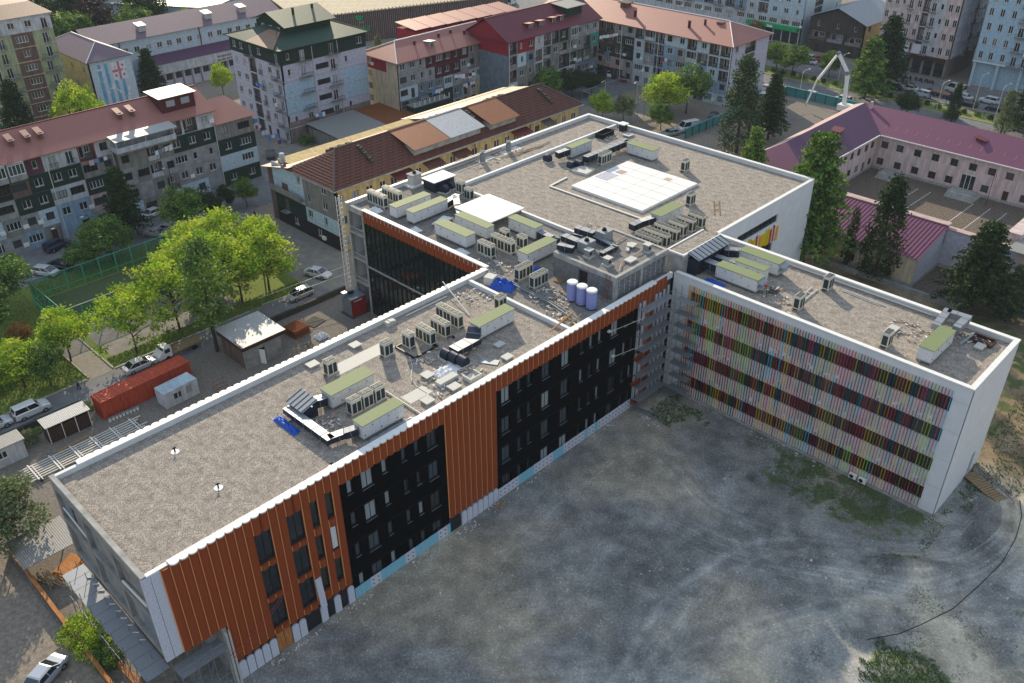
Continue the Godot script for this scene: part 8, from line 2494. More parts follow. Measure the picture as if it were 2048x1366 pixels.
func trunk(kind: String, sd: int) -> ArrayMesh:
	var key := "trunk_%s_%d" % [kind, sd % 3]
	if cache.has(key):
		return cache[key]
	var keep := rng.state
	rng.seed = sd % 3 + 5
	var g := geo()
	var top := 9.3 if kind in ["cedar", "cypress", "column", "poplar"] else 5.6
	var w := 0.2 if kind in ["cedar", "cypress"] else 0.16
	var p := Vector3.ZERO
	for i in 5:
		var q := Vector3(rf(-0.1, 0.1), top * (i + 1) / 5.0, rf(-0.1, 0.1))
		g.tube(p, q, w * (1.0 - 0.17 * i), w * (1.0 - 0.17 * (i + 1)), 8)
		p = q
	if kind in ["round", "loose"]:
		for i in 9:
			var a := TAU * i / 9.0 + rf(-0.3, 0.3)
			var y := rf(2.4, 5.0)
			var m := Vector3(cos(a) * 1.2, y + 1.0, sin(a) * 1.2)
			var e := Vector3(cos(a) * rf(2.4, 3.6), y + rf(1.8, 3.2), sin(a) * rf(2.4, 3.6))
			g.tube(Vector3(0, y, 0), m, 0.08, 0.06, 6)
			g.tube(m, e, 0.06, 0.02, 5)
	cache[key] = g.mesh()
	rng.state = keep
	return cache[key]

func tree(called: String, label: String, x: float, z: float, h: float, kind: String, cols: Array, sd: int, wide := 1.0, group := "", mat := "leaf") -> void:
	var o := thing(called, label, "bush" if kind == "bush" else "tree", Vector3(x, 0, z), sd * 1.3, group)
	var s := h / 10.0
	if kind != "bush":
		part(o, "trunk", trunk(kind, sd), M["bark"], Transform3D(Basis().scaled(Vector3(s * wide, s, s * wide)), Vector3.ZERO))
	else:
		part(o, "stem", geo().tube(Vector3.ZERO, Vector3(0, h * 0.5, 0), 0.06), M["bark"])
	part(o, "crown", crown(kind, cols, sd), M[mat], Transform3D(Basis().scaled(Vector3(s * wide, s, s * wide)), Vector3.ZERO))

func build_trees() -> void:
	# park belt left of the building
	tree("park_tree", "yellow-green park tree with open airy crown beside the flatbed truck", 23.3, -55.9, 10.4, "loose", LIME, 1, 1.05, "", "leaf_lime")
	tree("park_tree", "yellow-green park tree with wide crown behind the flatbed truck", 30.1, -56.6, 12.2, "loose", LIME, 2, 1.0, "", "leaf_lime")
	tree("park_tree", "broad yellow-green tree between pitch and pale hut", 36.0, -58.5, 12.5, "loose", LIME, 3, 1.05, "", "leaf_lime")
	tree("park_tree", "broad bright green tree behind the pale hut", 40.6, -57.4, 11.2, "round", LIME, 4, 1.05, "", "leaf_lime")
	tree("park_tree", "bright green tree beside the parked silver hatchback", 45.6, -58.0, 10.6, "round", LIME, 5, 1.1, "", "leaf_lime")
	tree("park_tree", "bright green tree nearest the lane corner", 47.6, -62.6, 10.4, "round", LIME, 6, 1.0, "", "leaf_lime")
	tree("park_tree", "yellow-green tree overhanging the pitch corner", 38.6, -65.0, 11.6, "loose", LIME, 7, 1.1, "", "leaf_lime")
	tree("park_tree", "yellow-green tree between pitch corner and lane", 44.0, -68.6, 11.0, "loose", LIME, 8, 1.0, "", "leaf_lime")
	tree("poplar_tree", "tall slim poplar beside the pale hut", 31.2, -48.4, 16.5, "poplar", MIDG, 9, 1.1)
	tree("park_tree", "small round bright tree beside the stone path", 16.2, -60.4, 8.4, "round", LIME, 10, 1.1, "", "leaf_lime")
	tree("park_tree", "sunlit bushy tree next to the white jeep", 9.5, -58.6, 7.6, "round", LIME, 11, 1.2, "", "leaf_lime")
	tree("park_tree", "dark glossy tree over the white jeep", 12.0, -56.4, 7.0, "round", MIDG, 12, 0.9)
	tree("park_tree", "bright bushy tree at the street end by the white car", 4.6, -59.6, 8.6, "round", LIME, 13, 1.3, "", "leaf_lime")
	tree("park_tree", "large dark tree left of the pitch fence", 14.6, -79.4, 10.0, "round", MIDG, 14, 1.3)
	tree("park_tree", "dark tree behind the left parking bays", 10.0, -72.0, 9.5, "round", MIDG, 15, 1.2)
	tree("maple_tree", "small copper-leaved tree by the pitch corner", 13.2, -68.2, 4.6, "round", FIRE, 16, 0.9)
	tree("park_tree", "dense dark tree behind the far pitch fence", 33.6, -85.0, 8.0, "round", MIDG, 17, 1.3)
	tree("park_tree", "low dark tree behind the pitch fence toward the parked cars", 29.0, -84.6, 5.6, "round", MIDG, 18, 1.3)
	tree("cedar_tree", "dark cedar standing before the long patchwork block", 39.4, -90.6, 13.0, "cedar", DEEP, 19, 0.9)
	tree("park_tree", "round green tree with pale top before the terrace tower", 46.6, -84.6, 9.4, "round", MIDG, 20, 1.15)
	tree("park_tree", "dark tree beside the round one at the lane", 51.4, -85.6, 7.2, "round", DEEP, 21, 1.0)
	tree("park_tree", "small tree on the green island by the old house", 60.0, -87.4, 6.2, "round", MIDG, 22, 0.9)
	tree("park_tree", "thin young tree on the green island in the lane", 57.0, -89.0, 5.2, "round", DEEP, 23, 0.8)
	tree("willow_tree", "greyish olive tree spilling over the sheet roof by the gable", -2.6, -30.6, 9.0, "round", SAGE, 24, 1.15)
	tree("park_tree", "dark tree at the edge of the west yard", -6.6, -31.0, 6.5, "round", DEEP, 25, 1.2)
	tree("hedge_bush", "bright leafy hedge bush along the west boundary wall, upper", -2.4, -14.6, 2.6, "bush", LIME, 26, 1.3, "", "leaf_lime")
	tree("hedge_bush", "bright leafy hedge bush along the west boundary wall, middle", -2.2, -12.4, 2.4, "bush", LIME, 27, 1.2, "", "leaf_lime")
	tree("hedge_bush", "dark leafy hedge bush along the west boundary wall, lower", -1.9, -10.2, 2.2, "bush", MIDG, 28, 1.2)
	tree("shrub", "straggly shrub in front of the white hut", 5.4, -46.6, 2.2, "bush", SAGE, 29, 0.9)
	tree("shrub", "small green shrub by the street wall", 2.0, -47.8, 1.8, "bush", MIDG, 30, 1.2)
	# behind the left block
	tree("park_tree", "bright lime tree rising behind the long block", 53.2, -139.0, 14.6, "round", LIME, 4, 1.0, "", "leaf_lime")
	tree("spruce_tree", "dark spruce before the sage green tower", 43.6, -146.0, 14.5, "cypress", DEEP, 31, 1.2)
	tree("spruce_tree", "dark spruce before the old school wing", 79.6, -160.6, 12.0, "cedar", DEEP, 32, 1.0)
	tree("park_tree", "lime tree peeking over the long block by the school entrance", 91.0, -148.0, 8.8, "round", LIME, 10, 0.8, "", "leaf_lime")
	var k := 0
	for q in [[62, -196, 15, "d"], [70, -206, 17, "d"], [80, -200, 15, "m"], [88, -208, 16, "p"], [96, -202, 14, "m"], [104, -212, 15, "d"], [78, -226, 17, "d"], [94, -232, 18, "d"], [110, -238, 18, "m"], [64, -222, 16, "d"], [55, -205, 14, "d"], [84, -188, 10, "m"], [128, -250, 16, "m"], [72, -186, 11, "d"]]:
		tree("park_tree", ["dark park tree behind the old school", "dark plum-leaved park tree behind the old school", "green park tree behind the old school"][0 if q[3] == "d" else (1 if q[3] == "p" else 2)], q[0], q[1], q[2], "round", PLUM if q[3] == "p" else (MIDG if q[3] == "m" else DEEP), [14, 12, 17, 21, 25][k % 5] if q[3] != "p" else 33, 1.15, "trees in the park behind the old school")
		k += 1
	tree("park_tree", "bright lime tree at the roof line of the old school", 106.0, -190.0, 12.0, "cypress", LIME, 34, 1.2, "", "leaf_lime")
	tree("park_tree", "lime bushy tree beside the old school roof", 98.5, -190.5, 10.0, "round", LIME, 13, 1.2, "", "leaf_lime")
	tree("park_tree", "pale tree between tower and market hall", 130.5, -137.0, 9.5, "cypress", SAGE, 35, 1.0)
	tree("climber", "dark climbers and bushes at the foot of the tower", 86.5, -106.8, 2.4, "bush", MIDG, 30, 1.2)
	tree("climber", "leafy bushes along the lean-to roof by the tower", 93.0, -105.6, 2.2, "bush", MIDG, 36, 1.3)
	# around the ball court
	tree("park_tree", "bright lime tree at the near end of the ball court", 140.6, -70.6, 7.2, "round", LIME, 5, 1.05, "", "leaf_lime")
	tree("olive_tree", "grey-green olive tree beside the ball court", 143.6, -66.8, 7.0, "round", SAGE, 37, 0.9)
	tree("park_tree", "large bright tree between court and white van, nearer the court", 151.0, -61.4, 11.0, "round", LIME, 6, 1.15, "", "leaf_lime")
	tree("park_tree", "large green tree between court and white van, farther", 158.0, -60.0, 12.0, "round", MIDG, 38, 1.1)
	tree("park_tree", "low tree hanging over the rear roof edge", 145.0, -57.6, 6.6, "round", MIDG, 17, 1.1)
	tree("park_tree", "green tree before the dark red roof block", 141.2, -88.0, 8.6, "round", MIDG, 39, 1.2)
	tree("park_tree", "dark tree before the dark red roof block, right of the green one", 148.6, -86.4, 7.4, "round", DEEP, 14, 1.3)
	tree("park_tree", "dark bushy tree by the courtyard road", 153.4, -84.6, 6.8, "round", DEEP, 21, 1.2)
	# conifers behind the rear block
	tree("cypress_tree", "huge dark cypress behind the white rear block", 144.6, -38.2, 19.0, "cypress", BLUISH, 40, 1.15)
	tree("cypress_tree", "dark spruce with pointed top beside the huge cypress", 155.6, -37.4, 14.5, "cedar", DEEP, 41, 0.85)
	tree("cedar_tree", "sunlit cedar standing at the corner of the white rear block", 108.4, -3.4, 22.5, "cedar", MIDG, 42, 0.95)
	tree("cedar_tree", "light cedar top rising over the rear roof edge", 121.6, -21.6, 15.5, "cedar", MIDG, 43, 0.8)
	tree("cypress_tree", "slim dark cypress before the annex wall", 112.9, 1.8, 10.4, "column", DEEP, 44, 0.8)
	tree("pine_tree", "dark irregular conifer before the annex wall", 112.5, 6.8, 16.5, "cypress", DEEP, 45, 0.95)
	tree("spruce_tree", "broad dark spruce behind the free end of the fin wing", 113.4, 21.0, 14.0, "cedar", DEEP, 46, 1.2)
	tree("spruce_tree", "smaller spruce beside the broad one", 113.6, 26.0, 9.0, "cedar", BLUISH, 47, 1.1)
	tree("spruce_tree", "olive-green spruce against the end wall", 93.6, 38.6, 11.0, "cypress", BLUISH, 48, 1.2)
	tree("shrub", "lime shrub at the corner of the end wall path", 81.0, 42.6, 1.8, "bush", LIME, 36, 1.4, "", "leaf_lime")
	tree("shrub", "small lime shrub by the timber ramp", 84.0, 40.6, 1.4, "bush", LIME, 29, 1.2, "", "leaf_lime")
	# boulevard
	tree("street_tree", "green street tree on the median with forked trunk", 200.9, -57.4, 8.6, "round", MIDG, 20, 1.3)
	tree("street_tree", "second green street tree on the median", 203.0, -63.0, 8.0, "round", MIDG, 17, 1.2)
	tree("street_tree", "dark street tree by the parked white cars", 207.5, -50.6, 6.6, "round", MIDG, 39, 1.2)
	tree("cedar_tree", "big cedar with drooping branches before the pinkish tower", 196.5, -35.6, 14.5, "cedar", MIDG, 49, 1.25)
	tree("cedar_tree", "taller dark cedar behind it near the shops", 206.0, -36.0, 18.0, "cedar", DEEP, 50, 1.05)
	tree("cypress_tree", "round-topped cypress on the median", 193.6, -13.8, 8.6, "cypress", DEEP, 51, 0.9)
	tree("shrub", "round green shrub on the median", 196.6, -15.2, 2.6, "bush", MIDG, 30, 1.1)
	tree("street_tree", "dark spreading tree on the median behind the purple roof", 189.5, -22.4, 6.6, "round", DEEP, 52, 1.1)
	tree("pine_tree", "large dark conifer at the right end of the boulevard", 197.0, 2.4, 17.5, "cedar", DEEP, 53, 1.3)
	tree("pine_tree", "olive conifer before the parked white cars", 192.5, -2.8, 9.6, "cypress", SAGE, 54, 1.0)
	tree("street_tree", "green tree before the commercial block", 232.0, -94.0, 9.0, "round", MIDG, 12, 0.9)
	tree("street_tree", "brownish bare-looking tree before the commercial block", 226.0, -84.0, 6.0, "round", FIRE, 33, 1.1)
	tree("palm_tree", "pale palm-like tree beyond the salmon roof", 212.0, -104.0, 5.5, "loose", SAGE, 55, 0.9)
	for i in 26:
		tree("median_shrub", "low dark shrub planted along the median fence", 201.4 + 0.5 * (i % 2), -72.0 + 2.9 * i, 1.3, "bush", DEEP if i % 3 else MIDG, [30, 36, 29][i % 3], 1.0, "shrubs along the median")

# ---------- cars ----------
func car_proto(kind: String) -> Dictionary:
	# profile: half widths and heights along the length; x forward
	var P := {}
	var L := 4.5
	var hood := 0.95
	var top := 1.45
	var cab := [-1.75, -1.0, 0.45, 1.25]
	if kind == "hatch":
		L = 4.2; top = 1.5; hood = 0.98; cab = [-2.0, -1.55, 0.5, 1.45]
	elif kind == "suv":
		L = 4.3; top = 1.75; hood = 1.15; cab = [-2.1, -1.95, 0.5, 1.0]
	elif kind == "van":
		L = 5.0; top = 2.3; hood = 1.3; cab = [-2.48, -2.4, 1.2, 1.9]
	var hw := 0.88 if kind != "van" else 0.98
	var body := geo()
	var xs := [-L / 2, -L / 2 + 0.15, -L / 2 + 0.6, cab[3] - 0.1, L / 2 - 0.5, L / 2 - 0.12, L / 2]
	var hs := [0.72, hood * 0.96, hood, hood * 1.0, hood * 0.92, hood * 0.78, 0.55]
	var ws := [0.86, 0.95, 1.0, 1.0, 0.97, 0.9, 0.8]
	for i in xs.size() - 1:
		var rings := []
		for k in [i, i + 1]:
			var w: float = hw * ws[k]
			var h: float = hs[k]
			rings.append([Vector3(xs[k], 0.3, -w * 0.95), Vector3(xs[k], 0.55, -w), Vector3(xs[k], h - 0.12, -w), Vector3(xs[k], h, -w * 0.86), Vector3(xs[k], h + 0.02, 0), Vector3(xs[k], h, w * 0.86), Vector3(xs[k], h - 0.12, w), Vector3(xs[k], 0.55, w), Vector3(xs[k], 0.3, w * 0.95)])
		for j in 9:
			var j2 := (j + 1) % 9
			body.quad(rings[0][j], rings[1][j], rings[1][j2], rings[0][j2])
	for e in [[0, -1.0], [xs.size() - 1, 1.0]]:
		var w: float = hw * ws[e[0]]
		var h: float = hs[e[0]]
		var x: float = xs[e[0]]
		if e[1] < 0:
			body.quad(Vector3(x, 0.3, -w), Vector3(x, 0.3, w), Vector3(x, h, w * 0.9), Vector3(x, h, -w * 0.9))
		else:
			body.quad(Vector3(x, 0.3, w), Vector3(x, 0.3, -w), Vector3(x, h, -w * 0.9), Vector3(x, h, w * 0.9))
	# greenhouse: glass shell with painted roof and pillars
	var gh := geo()
	var b0 := hood - 0.02
	var q := [Vector3(cab[0], b0, hw * 0.9), Vector3(cab[3], b0, hw * 0.9), Vector3(cab[2], top - 0.05, hw * 0.74), Vector3(cab[1], top - 0.05, hw * 0.74)]
	var m := []
	for v in q:
		m.append(Vector3(v.x, v.y, -v.z))
	gh.quad(q[0], q[1], q[2], q[3])
	gh.quad(m[1], m[0], m[3], m[2])
	gh.quad(q[1], m[1], m[2], q[2])
	gh.quad(m[0], q[0], q[3], m[3])
	var rf2 := geo()
	rf2.quad(q[3] + Vector3(-0.03, 0.02, 0.02), q[2] + Vector3(0.05, 0.02, 0.02), q[2] + Vector3(-0.1, 0.08, -0.15), q[3] + Vector3(0.12, 0.08, -0.15))
	rf2.quad(q[3] + Vector3(0.12, 0.08, -0.15), q[2] + Vector3(-0.1, 0.08, -0.15), m[2] + Vector3(-0.1, 0.08, 0.15), m[3] + Vector3(0.12, 0.08, 0.15))
	rf2.quad(m[3] + Vector3(0.12, 0.08, 0.15), m[2] + Vector3(-0.1, 0.08, 0.15), m[2] + Vector3(0.05, 0.02, -0.02), m[3] + Vector3(-0.03, 0.02, -0.02))
	rf2.quad(q[2] + Vector3(0.05, 0.02, 0.02), m[2] + Vector3(0.05, 0.02, -0.02), m[2] + Vector3(-0.1, 0.08, 0.15), q[2] + Vector3(-0.1, 0.08, -0.15))
	rf2.quad(m[3] + Vector3(-0.03, 0.02, -0.02), q[3] + Vector3(-0.03, 0.02, 0.02), q[3] + Vector3(0.12, 0.08, -0.15), m[3] + Vector3(0.12, 0.08, 0.15))
	for pair in [[q[1], q[2]], [m[1], m[2]], [q[0], q[3]], [m[0], m[3]], [(q[0] * 0.45 + q[1] * 0.55), (q[3] * 0.45 + q[2] * 0.55)], [(m[0] * 0.45 + m[1] * 0.55), (m[3] * 0.45 + m[2] * 0.55)]]:
		rf2.bar(pair[0], pair[1], 0.07, 0.07)
	if kind == "van":
		for s in [1.0, -1.0]:
			rf2.bar(Vector3(-2.4, 1.75, 0.87 * s), Vector3(-0.2, 1.75, 0.87 * s), 0.06, 0.75)
	P["body"] = body.mesh()
	P["glass"] = gh.mesh()
	P["roof"] = rf2.mesh()
	P["L"] = L
	P["hw"] = hw
	P["hood"] = hood
	P["axle"] = L * 0.3
	if not cache.has("tyre"):
		cache["tyre"] = geo().tube(Vector3(0, 0, -0.1), Vector3(0, 0, 0.1), 0.32, 0.32, 18).mesh()
		cache["rim"] = geo().tube(Vector3(0, 0, -0.115), Vector3(0, 0, 0.115), 0.2, 0.2, 12).mesh()
		cache["lamp"] = geo().box(-0.04, -0.07, -0.16, 0.04, 0.07, 0.16).mesh()
		cache["mirror"] = geo().box(-0.06, -0.06, -0.1, 0.06, 0.06, 0.1).mesh()
	return P

var protos := {}

func car(kind: String, color: String, x: float, z: float, deg: float, label: String, group := "") -> Node3D:
	if not protos.has(kind):
		protos[kind] = car_proto(kind)
	var P: Dictionary = protos[kind]
	var key := "paint_" + color
	if not M.has(key):
		var m := mt(key, color, 0.3, 0.15)
		m.clearcoat_enabled = true
		m.clearcoat = 0.7
		m.clearcoat_roughness = 0.1
	var o := thing("parked_car" if kind != "van" else "parked_van", label, "car" if kind != "van" else "van", Vector3(x, 0.02, z), deg_to_rad(deg), group)
	part(o, "body", P["body"], M[key])
	part(o, "window", P["glass"], M["glass"])
	part(o, "roof", P["roof"], M[key])
	for s in [-1.0, 1.0]:
		for a in [-P["axle"], P["axle"]]:
			var w := part(o, "wheel", cache["tyre"], M["tyre"], at(a, 0.32, s * (P["hw"] - 0.1)))
			part(w, "rim", cache["rim"], M["rim"])
		part(o, "headlight", cache["lamp"], M["lamp_clear"], at(P["L"] / 2 - 0.1, 0.66, s * P["hw"] * 0.66))
		part(o, "tail_light", cache["lamp"], M["lamp_red"], at(-P["L"] / 2 - 0.0, 0.78, s * P["hw"] * 0.66))
		part(o, "mirror", cache["mirror"], M[key], at(0.75, P["hood"] + 0.05, s * (P["hw"] + 0.04)))
	return o

func build_cars() -> void:
	var W := "d6d8da"
	var S := "a9acae"
	# local street
	car("hatch", "a8a59c", 47.6, -52.6, 180, "silver-beige hatchback parked at the street by the retaining wall")
	car("sedan", "c9ccd0", 53.3, -56.2, -70, "silver-white sedan half under the trees at the lane corner")
	car("sedan", "c4c5c2", 21.9, -52.0, 0, "silver sedan parked on the street beside the red container")
	car("suv", "dcdddb", 8.0, -52.2, 0, "white jeep parked on the street near the brown shed")
	car("sedan", "d2d4d6", 3.4, -52.4, 0, "white car at the street end behind the white hut")
	car("sedan", "1d1e21", 54.2, -77.4, 120, "dark car standing in the lane beyond the trees")
	car("sedan", "9fa5a8", 42.8, -88.0, -60, "silver car by the pitch, left of a pair")
	car("sedan", "b6babc", 45.2, -88.0, -60, "silver car by the pitch, right of a pair")
	car("sedan", W, 46.6, -96.2, 12, "white car at the entrance of the grey stair tower")
	car("suv", "1d2346", 29.0, -95.4, 15, "dark blue car at the foot of the patchwork block")
	car("hatch", "c8cacb", 24.0, -87.6, -60, "white hatchback at the fence by the left parking bay")
	car("sedan", "26282b", 26.4, -88.2, 115, "dark sedan with open boot beside the white hatchback")
	car("sedan", "a9b2bd", -6.6, -12.2, 28, "silver-blue sedan in the west yard by the hedge")
	car("sedan", "4a4d50", 77.0, -106.0, 60, "grey car in the gap beside the tower")
	# flatbed truck
	var t := thing("flatbed_truck", "white flatbed truck parked under the park trees", "truck", Vector3(27.4, 0.02, -51.9), PI + 0.03)
	part(t, "cab", P_cab(), M["coping"])
	part(t, "windscreen", geo().tbox(Transform3D(Basis(Vector3(0, 0, 1), 0.5), Vector3(2.55, 1.55, 0)), 0.06, 0.85, 1.5), M["glass"])
	part(t, "side_window", geo().box(1.55, 1.25, 0.86, 2.3, 1.8, 0.9), M["glass"])
	part(t, "side_window", geo().box(1.55, 1.25, -0.9, 2.3, 1.8, -0.86), M["glass"])
	part(t, "bed", geo().box(-3.2, 0.75, -1.05, 1.2, 0.88, 1.05), M["wood"])
	part(t, "bed_rail", geo().box(-3.2, 0.88, -1.05, 1.2, 1.0, -1.0).box(-3.2, 0.88, 1.0, 1.2, 1.0, 1.05), M["steel"])
	part(t, "chassis", geo().box(-3.0, 0.45, -0.4, 2.6, 0.75, 0.4), M["rail"])
	for q in [[-1.9, -0.85], [-1.9, 0.85], [2.0, -0.8], [2.0, 0.8]]:
		part(t, "wheel", geo().tube(Vector3(q[0], 0.36, q[1] - 0.12), Vector3(q[0], 0.36, q[1] + 0.12), 0.36, 0.36, 16), M["tyre"])
	part(t, "headlight", geo().box(3.2, 0.75, -0.75, 3.26, 0.92, -0.45), M["lamp_clear"])
	part(t, "headlight", geo().box(3.2, 0.75, 0.45, 3.26, 0.92, 0.75), M["lamp_clear"])
	# east
	car("van", "d8d9d6", 148.6, -53.0, 160, "white van parked by the turquoise hoarding")
	car("sedan", "8f9698", 143.6, -54.0, 160, "pale car with open roof rack before the white van")
	car("sedan", "17181a", 159.6, -53.6, 20, "black car behind the white van")
	car("suv", W, 178.6, -52.6, 200, "white car at the end wall of the long block")
	car("sedan", W, 186.0, -56.0, 110, "white car turning beside the long block's corner")
	car("hatch", W, 188.8, -45.8, 90, "white car passing the hoarding on the boulevard")
	car("suv", W, 190.0, -38.0, 90, "white car partly hidden by the pump boom")
	car("suv", W, 169.6, -91.4, 30, "white jeep in the courtyard between two blocks")
	car("sedan", "7a2a2e", 169.0, -86.6, 30, "dark red car in the courtyard next to the white jeep")
	car("sedan", "24262a", 158.8, -90.4, 70, "black car at the corner of the dark red roof block")
	car("sedan", "a3a9a6", 151.4, -92.6, 20, "grey car by the bushes of the courtyard")
	car("sedan", "8c9498", 152.4, -74.0, 30, "grey car seen through the ball court fence")
	for q in [["sedan", "17181b", 208.4, -34.0, "black car, first in the row before the shops"], ["sedan", W, 210.0, -30.6, "white car, second in the row before the shops"], ["suv", "aeb6c6", 207.2, -26.4, "silver estate car, third in the row before the shops"], ["sedan", "3f4a63", 211.0, -25.4, "slate blue car with red tail lights before the shops"], ["sedan", "1c3c9c", 210.4, -20.2, "bright blue car beside the brown kiosk roof"], ["sedan", W, 212.2, -18.4, "white sedan before the turquoise tower's corner"], ["suv", W, 213.0, -12.8, "white people carrier before the turquoise tower"], ["sedan", "1b1c1f", 207.8, -15.6, "black car on the side road before the white people carrier"], ["sedan", "2c3348", 208.6, -9.6, "dark navy car behind the leaning lamp post"], ["suv", W, 217.4, -62.2, "white estate car in the parking lot, rear"], ["sedan", "b33a24", 218.9, -59.4, "orange-red car in the parking lot"], ["sedan", W, 214.8, -60.2, "white sedan in the parking lot, front"], ["sedan", "b9c0c2", 220.4, -57.4, "silver-white car at the end of the parking lot"], ["sedan", W, 209.5, -76.0, "white car beyond the salmon roof's corner"]]:
		car(q[0], q[1], q[2], q[3], 90 + 8 * sin(q[2]), q[4])
	car("van", "c9ccc0", 216.0, -21.8, 80, "white van parked between the two towers")
	for q in [["suv", W, 203.0, -170.0, "white car in the far car park, left of three"], ["suv", W, 207.4, -169.0, "white car in the far car park, middle of three"], ["van", W, 212.0, -168.4, "white van in the far car park"], ["sedan", "2a3a6a", 163.0, -160.0, "blue car on the ramp before the market hall"], ["sedan", "2c2e33", 199.0, -166.0, "dark car in the far car park"]]:
		car(q[0], q[1], q[2], q[3], 20, q[4])

func P_cab() -> Geo:
	var g := geo()
	g.prism(PackedVector2Array([Vector2(1.3, 0.5), Vector2(3.2, 0.5), Vector2(3.22, 0.95), Vector2(2.9, 1.15), Vector2(2.3, 1.95), Vector2(1.4, 2.0), Vector2(1.3, 1.9)]), at(0, 0, -0.86), 1.72)
	return g

# ---------- people: one continuous surface from blended tapered bones ----------
func figure(bones: Array, lo: Vector3, hi: Vector3, cell: float) -> Geo:
	var nx := int((hi.x - lo.x) / cell) + 2
	var ny := int((hi.y - lo.y) / cell) + 2
	var nz := int((hi.z - lo.z) / cell) + 2
	var f := PackedFloat32Array()
	f.resize(nx * ny * nz)
	f.fill(1.0)
	for b in bones:
		var a: Vector3 = b[0]
		var e: Vector3 = b[1]
		var r0: float = b[2]
		var r1: float = b[3]
		var m := maxf(r0, r1) + 0.1
		var mn := a.min(e) - Vector3.ONE * m
		var mx := a.max(e) + Vector3.ONE * m
		var i0 := clampi(int((mn.x - lo.x) / cell), 0, nx - 1)
		var i1 := clampi(int((mx.x - lo.x) / cell) + 1, 0, nx - 1)
		var j0 := clampi(int((mn.y - lo.y) / cell), 0, ny - 1)
		var j1 := clampi(int((mx.y - lo.y) / cell) + 1, 0, ny - 1)
		var k0 := clampi(int((mn.z - lo.z) / cell), 0, nz - 1)
		var k1 := clampi(int((mx.z - lo.z) / cell) + 1, 0, nz - 1)
		for i in range(i0, i1 + 1):
			for j in range(j0, j1 + 1):
				for k in range(k0, k1 + 1):
					var p := lo + Vector3(i, j, k) * cell
					var t := clampf((p - a).dot(e - a) / (e - a).length_squared(), 0, 1)
					var d := p.distance_to(a.lerp(e, t)) - lerpf(r0, r1, t)
					var q := (i * ny + j) * nz + k
					var o := f[q]
					var hh := maxf(0.04 - absf(o - d), 0.0) / 0.04
					f[q] = minf(o, d) - hh * hh * 0.01
	var vert := {}
	var pos := PackedVector3Array()
	for i in nx - 1:
		for j in ny - 1:
			for k in nz - 1:
				var s := Vector3.ZERO
				var n := 0
				for ed in [[0, 0, 0, 1, 0, 0], [0, 0, 0, 0, 1, 0], [0, 0, 0, 0, 0, 1], [1, 0, 0, 1, 1, 0], [1, 0, 0, 1, 0, 1], [0, 1, 0, 1, 1, 0], [0, 1, 0, 0, 1, 1], [0, 0, 1, 1, 0, 1], [0, 0, 1, 0, 1, 1], [1, 1, 0, 1, 1, 1], [1, 0, 1, 1, 1, 1], [0, 1, 1, 1, 1, 1]]:
					var va := f[((i + ed[0]) * ny + j + ed[1]) * nz + k + ed[2]]
					var vb := f[((i + ed[3]) * ny + j + ed[4]) * nz + k + ed[5]]
					if (va < 0) != (vb < 0):
						var t := va / (va - vb)
						s += Vector3(i + lerpf(ed[0], ed[3], t), j + lerpf(ed[1], ed[4], t), k + lerpf(ed[2], ed[5], t))
						n += 1
				if n:
					vert[(i * ny + j) * nz + k] = pos.size()
					pos.append(lo + s / n * cell)
	var g := geo()
	for i in range(1, nx - 1):
		for j in range(1, ny - 1):
			for k in range(1, nz - 1):
				var q := (i * ny + j) * nz + k
				var v0 := f[q] < 0
				for ax in 3:
					var q1: int = q + [ny * nz, nz, 1][ax]
					if v0 == (f[q1] < 0):
						continue
					var c := []
					for o in [[0, 0], [1, 0], [1, 1], [0, 1]]:
						var qq := q
						if ax == 0: qq -= o[0] * nz + o[1]
						elif ax == 1: qq -= o[0] + o[1] * ny * nz
						else: qq -= o[0] * ny * nz + o[1] * nz
						c.append(pos[vert[qq]])
					if v0:
						g.quad(c[0], c[1], c[2], c[3])
					else:
						g.quad(c[3], c[2], c[1], c[0])
	return g

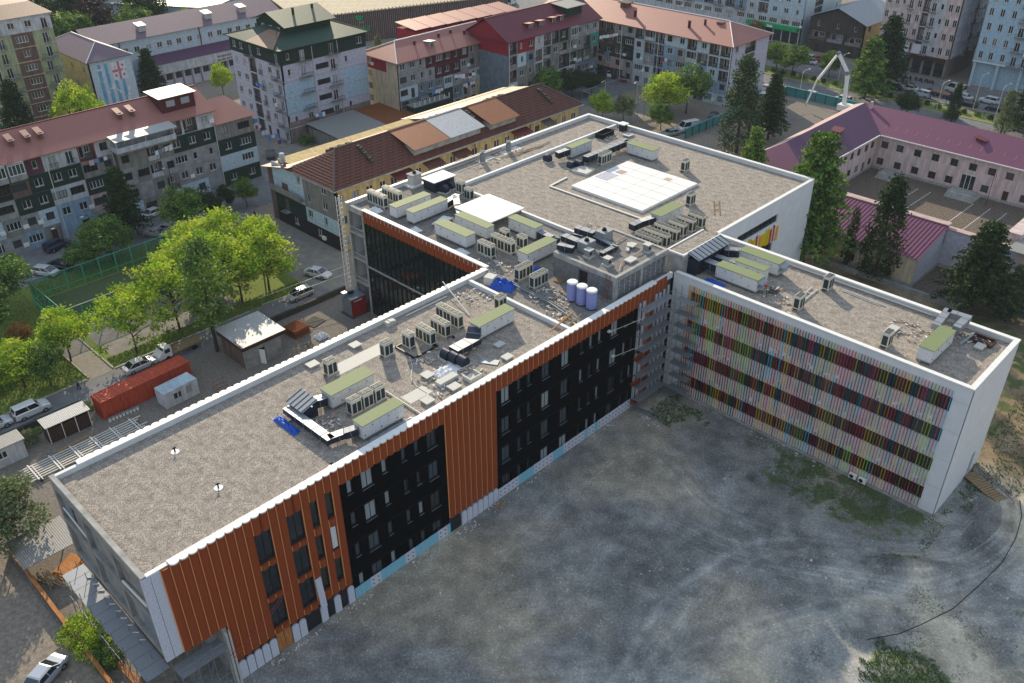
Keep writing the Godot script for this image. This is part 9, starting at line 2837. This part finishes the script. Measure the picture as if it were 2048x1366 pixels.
func person(label: String, x: float, z: float, turn: float, top: String, legs: String, bent: float) -> void:
	var o := thing("person", label, "person", Vector3(x, 0.02, z), turn)
	var hip := Vector3(0, 0.92, 0)
	var chest := Vector3(0.22 * bent, 1.36 - 0.1 * bent, 0)
	var neck := chest + Vector3(0.06 * bent, 0.14, 0)
	var head := neck + Vector3(0.03 + 0.06 * bent, 0.14, 0)
	var up := []
	up.append([hip + Vector3(0, 0.02, 0), chest, 0.14, 0.15])
	up.append([chest + Vector3(0, 0.05, -0.13), chest + Vector3(0, 0.05, 0.13), 0.1, 0.1])
	for s in [-1.0, 1.0]:
		var sh := chest + Vector3(0, 0.08, 0.19 * s)
		var el := sh + Vector3(0.06, -0.29, 0.06 * s)
		var wr := el + Vector3(0.14, -0.22, -0.02 * s)
		up.append([sh, el, 0.06, 0.048])
		up.append([el, wr, 0.046, 0.036])
	part(o, "shirt", figure(up, Vector3(-0.35, 0.6, -0.42), Vector3(0.6, 1.75, 0.42), 0.03), M[top])
	var lg := [[hip + Vector3(0, 0, -0.06), hip + Vector3(0, 0, 0.06), 0.13, 0.13]]
	for s in [-1.0, 1.0]:
		var kn := Vector3(0.12 * s * 0.8, 0.5, 0.1 * s)
		var an := Vector3(0.2 * s * 0.8, 0.08, 0.1 * s)
		lg.append([hip + Vector3(0, -0.03, 0.09 * s), kn, 0.095, 0.07])
		lg.append([kn, an, 0.065, 0.05])
		lg.append([an + Vector3(-0.03, -0.03, 0), an + Vector3(0.16, -0.04, 0.02 * s), 0.05, 0.04])
	part(o, "trousers", figure(lg, Vector3(-0.4, -0.05, -0.35), Vector3(0.55, 1.15, 0.35), 0.03), M[legs])
	var skin := [[neck - Vector3(0, 0.06, 0), neck + Vector3(0, 0.05, 0), 0.055, 0.055], [head + Vector3(0.0, -0.02, 0), head + Vector3(0.0, 0.05, 0), 0.09, 0.1], [head + Vector3(0.04, -0.07, 0), head + Vector3(0.06, -0.05, 0), 0.05, 0.05], [head + Vector3(0.1, -0.01, 0), head + Vector3(0.12, -0.02, 0), 0.016, 0.018]]
	for s in [-1.0, 1.0]:
		var wr := chest + Vector3(0.2, -0.43, (0.19 + 0.04) * s)
		skin.append([wr, wr + Vector3(0.03, -0.09, 0), 0.036, 0.03])
		for q in 4:
			skin.append([wr + Vector3(0.03, -0.09, 0.02 * (q - 1.5)), wr + Vector3(0.06, -0.16 + 0.01 * absf(q - 1.5), 0.022 * (q - 1.5)), 0.011, 0.009])
		skin.append([wr + Vector3(0.04, -0.04, -0.03 * s), wr + Vector3(0.08, -0.09, -0.05 * s), 0.013, 0.01])
		skin.append([head + Vector3(-0.01, -0.01, 0.095 * s), head + Vector3(-0.01, 0.02, 0.1 * s), 0.018, 0.02])
	if not M.has("skin"):
		mt("skin", "b98a6c", 0.6)
		mt("hair", "2a221d", 0.8)
	part(o, "body", figure(skin, Vector3(-0.3, 0.7, -0.4), Vector3(0.6, 1.95, 0.4), 0.02), M["skin"])
	part(o, "hair", figure([[head + Vector3(-0.03, 0.05, 0), head + Vector3(0.0, 0.09, 0), 0.095, 0.09]], Vector3(-0.3, 1.2, -0.3), Vector3(0.5, 2.0, 0.3), 0.02), M["hair"])

func build_people() -> void:
	person("person in a white shirt bending forward in the lane", 56.9, -82.2, 2.4, "cloth_white", "cloth_navy", 1.0)
	person("person in dark clothes standing in the lane beside the one in white", 58.1, -81.8, -0.6, "frame_dark", "w_charcoal", 0.1)
	person("person in grey walking on the street by the stone path", 14.2, -53.2, 3.0, "w_slate", "cloth_navy", 0.2)
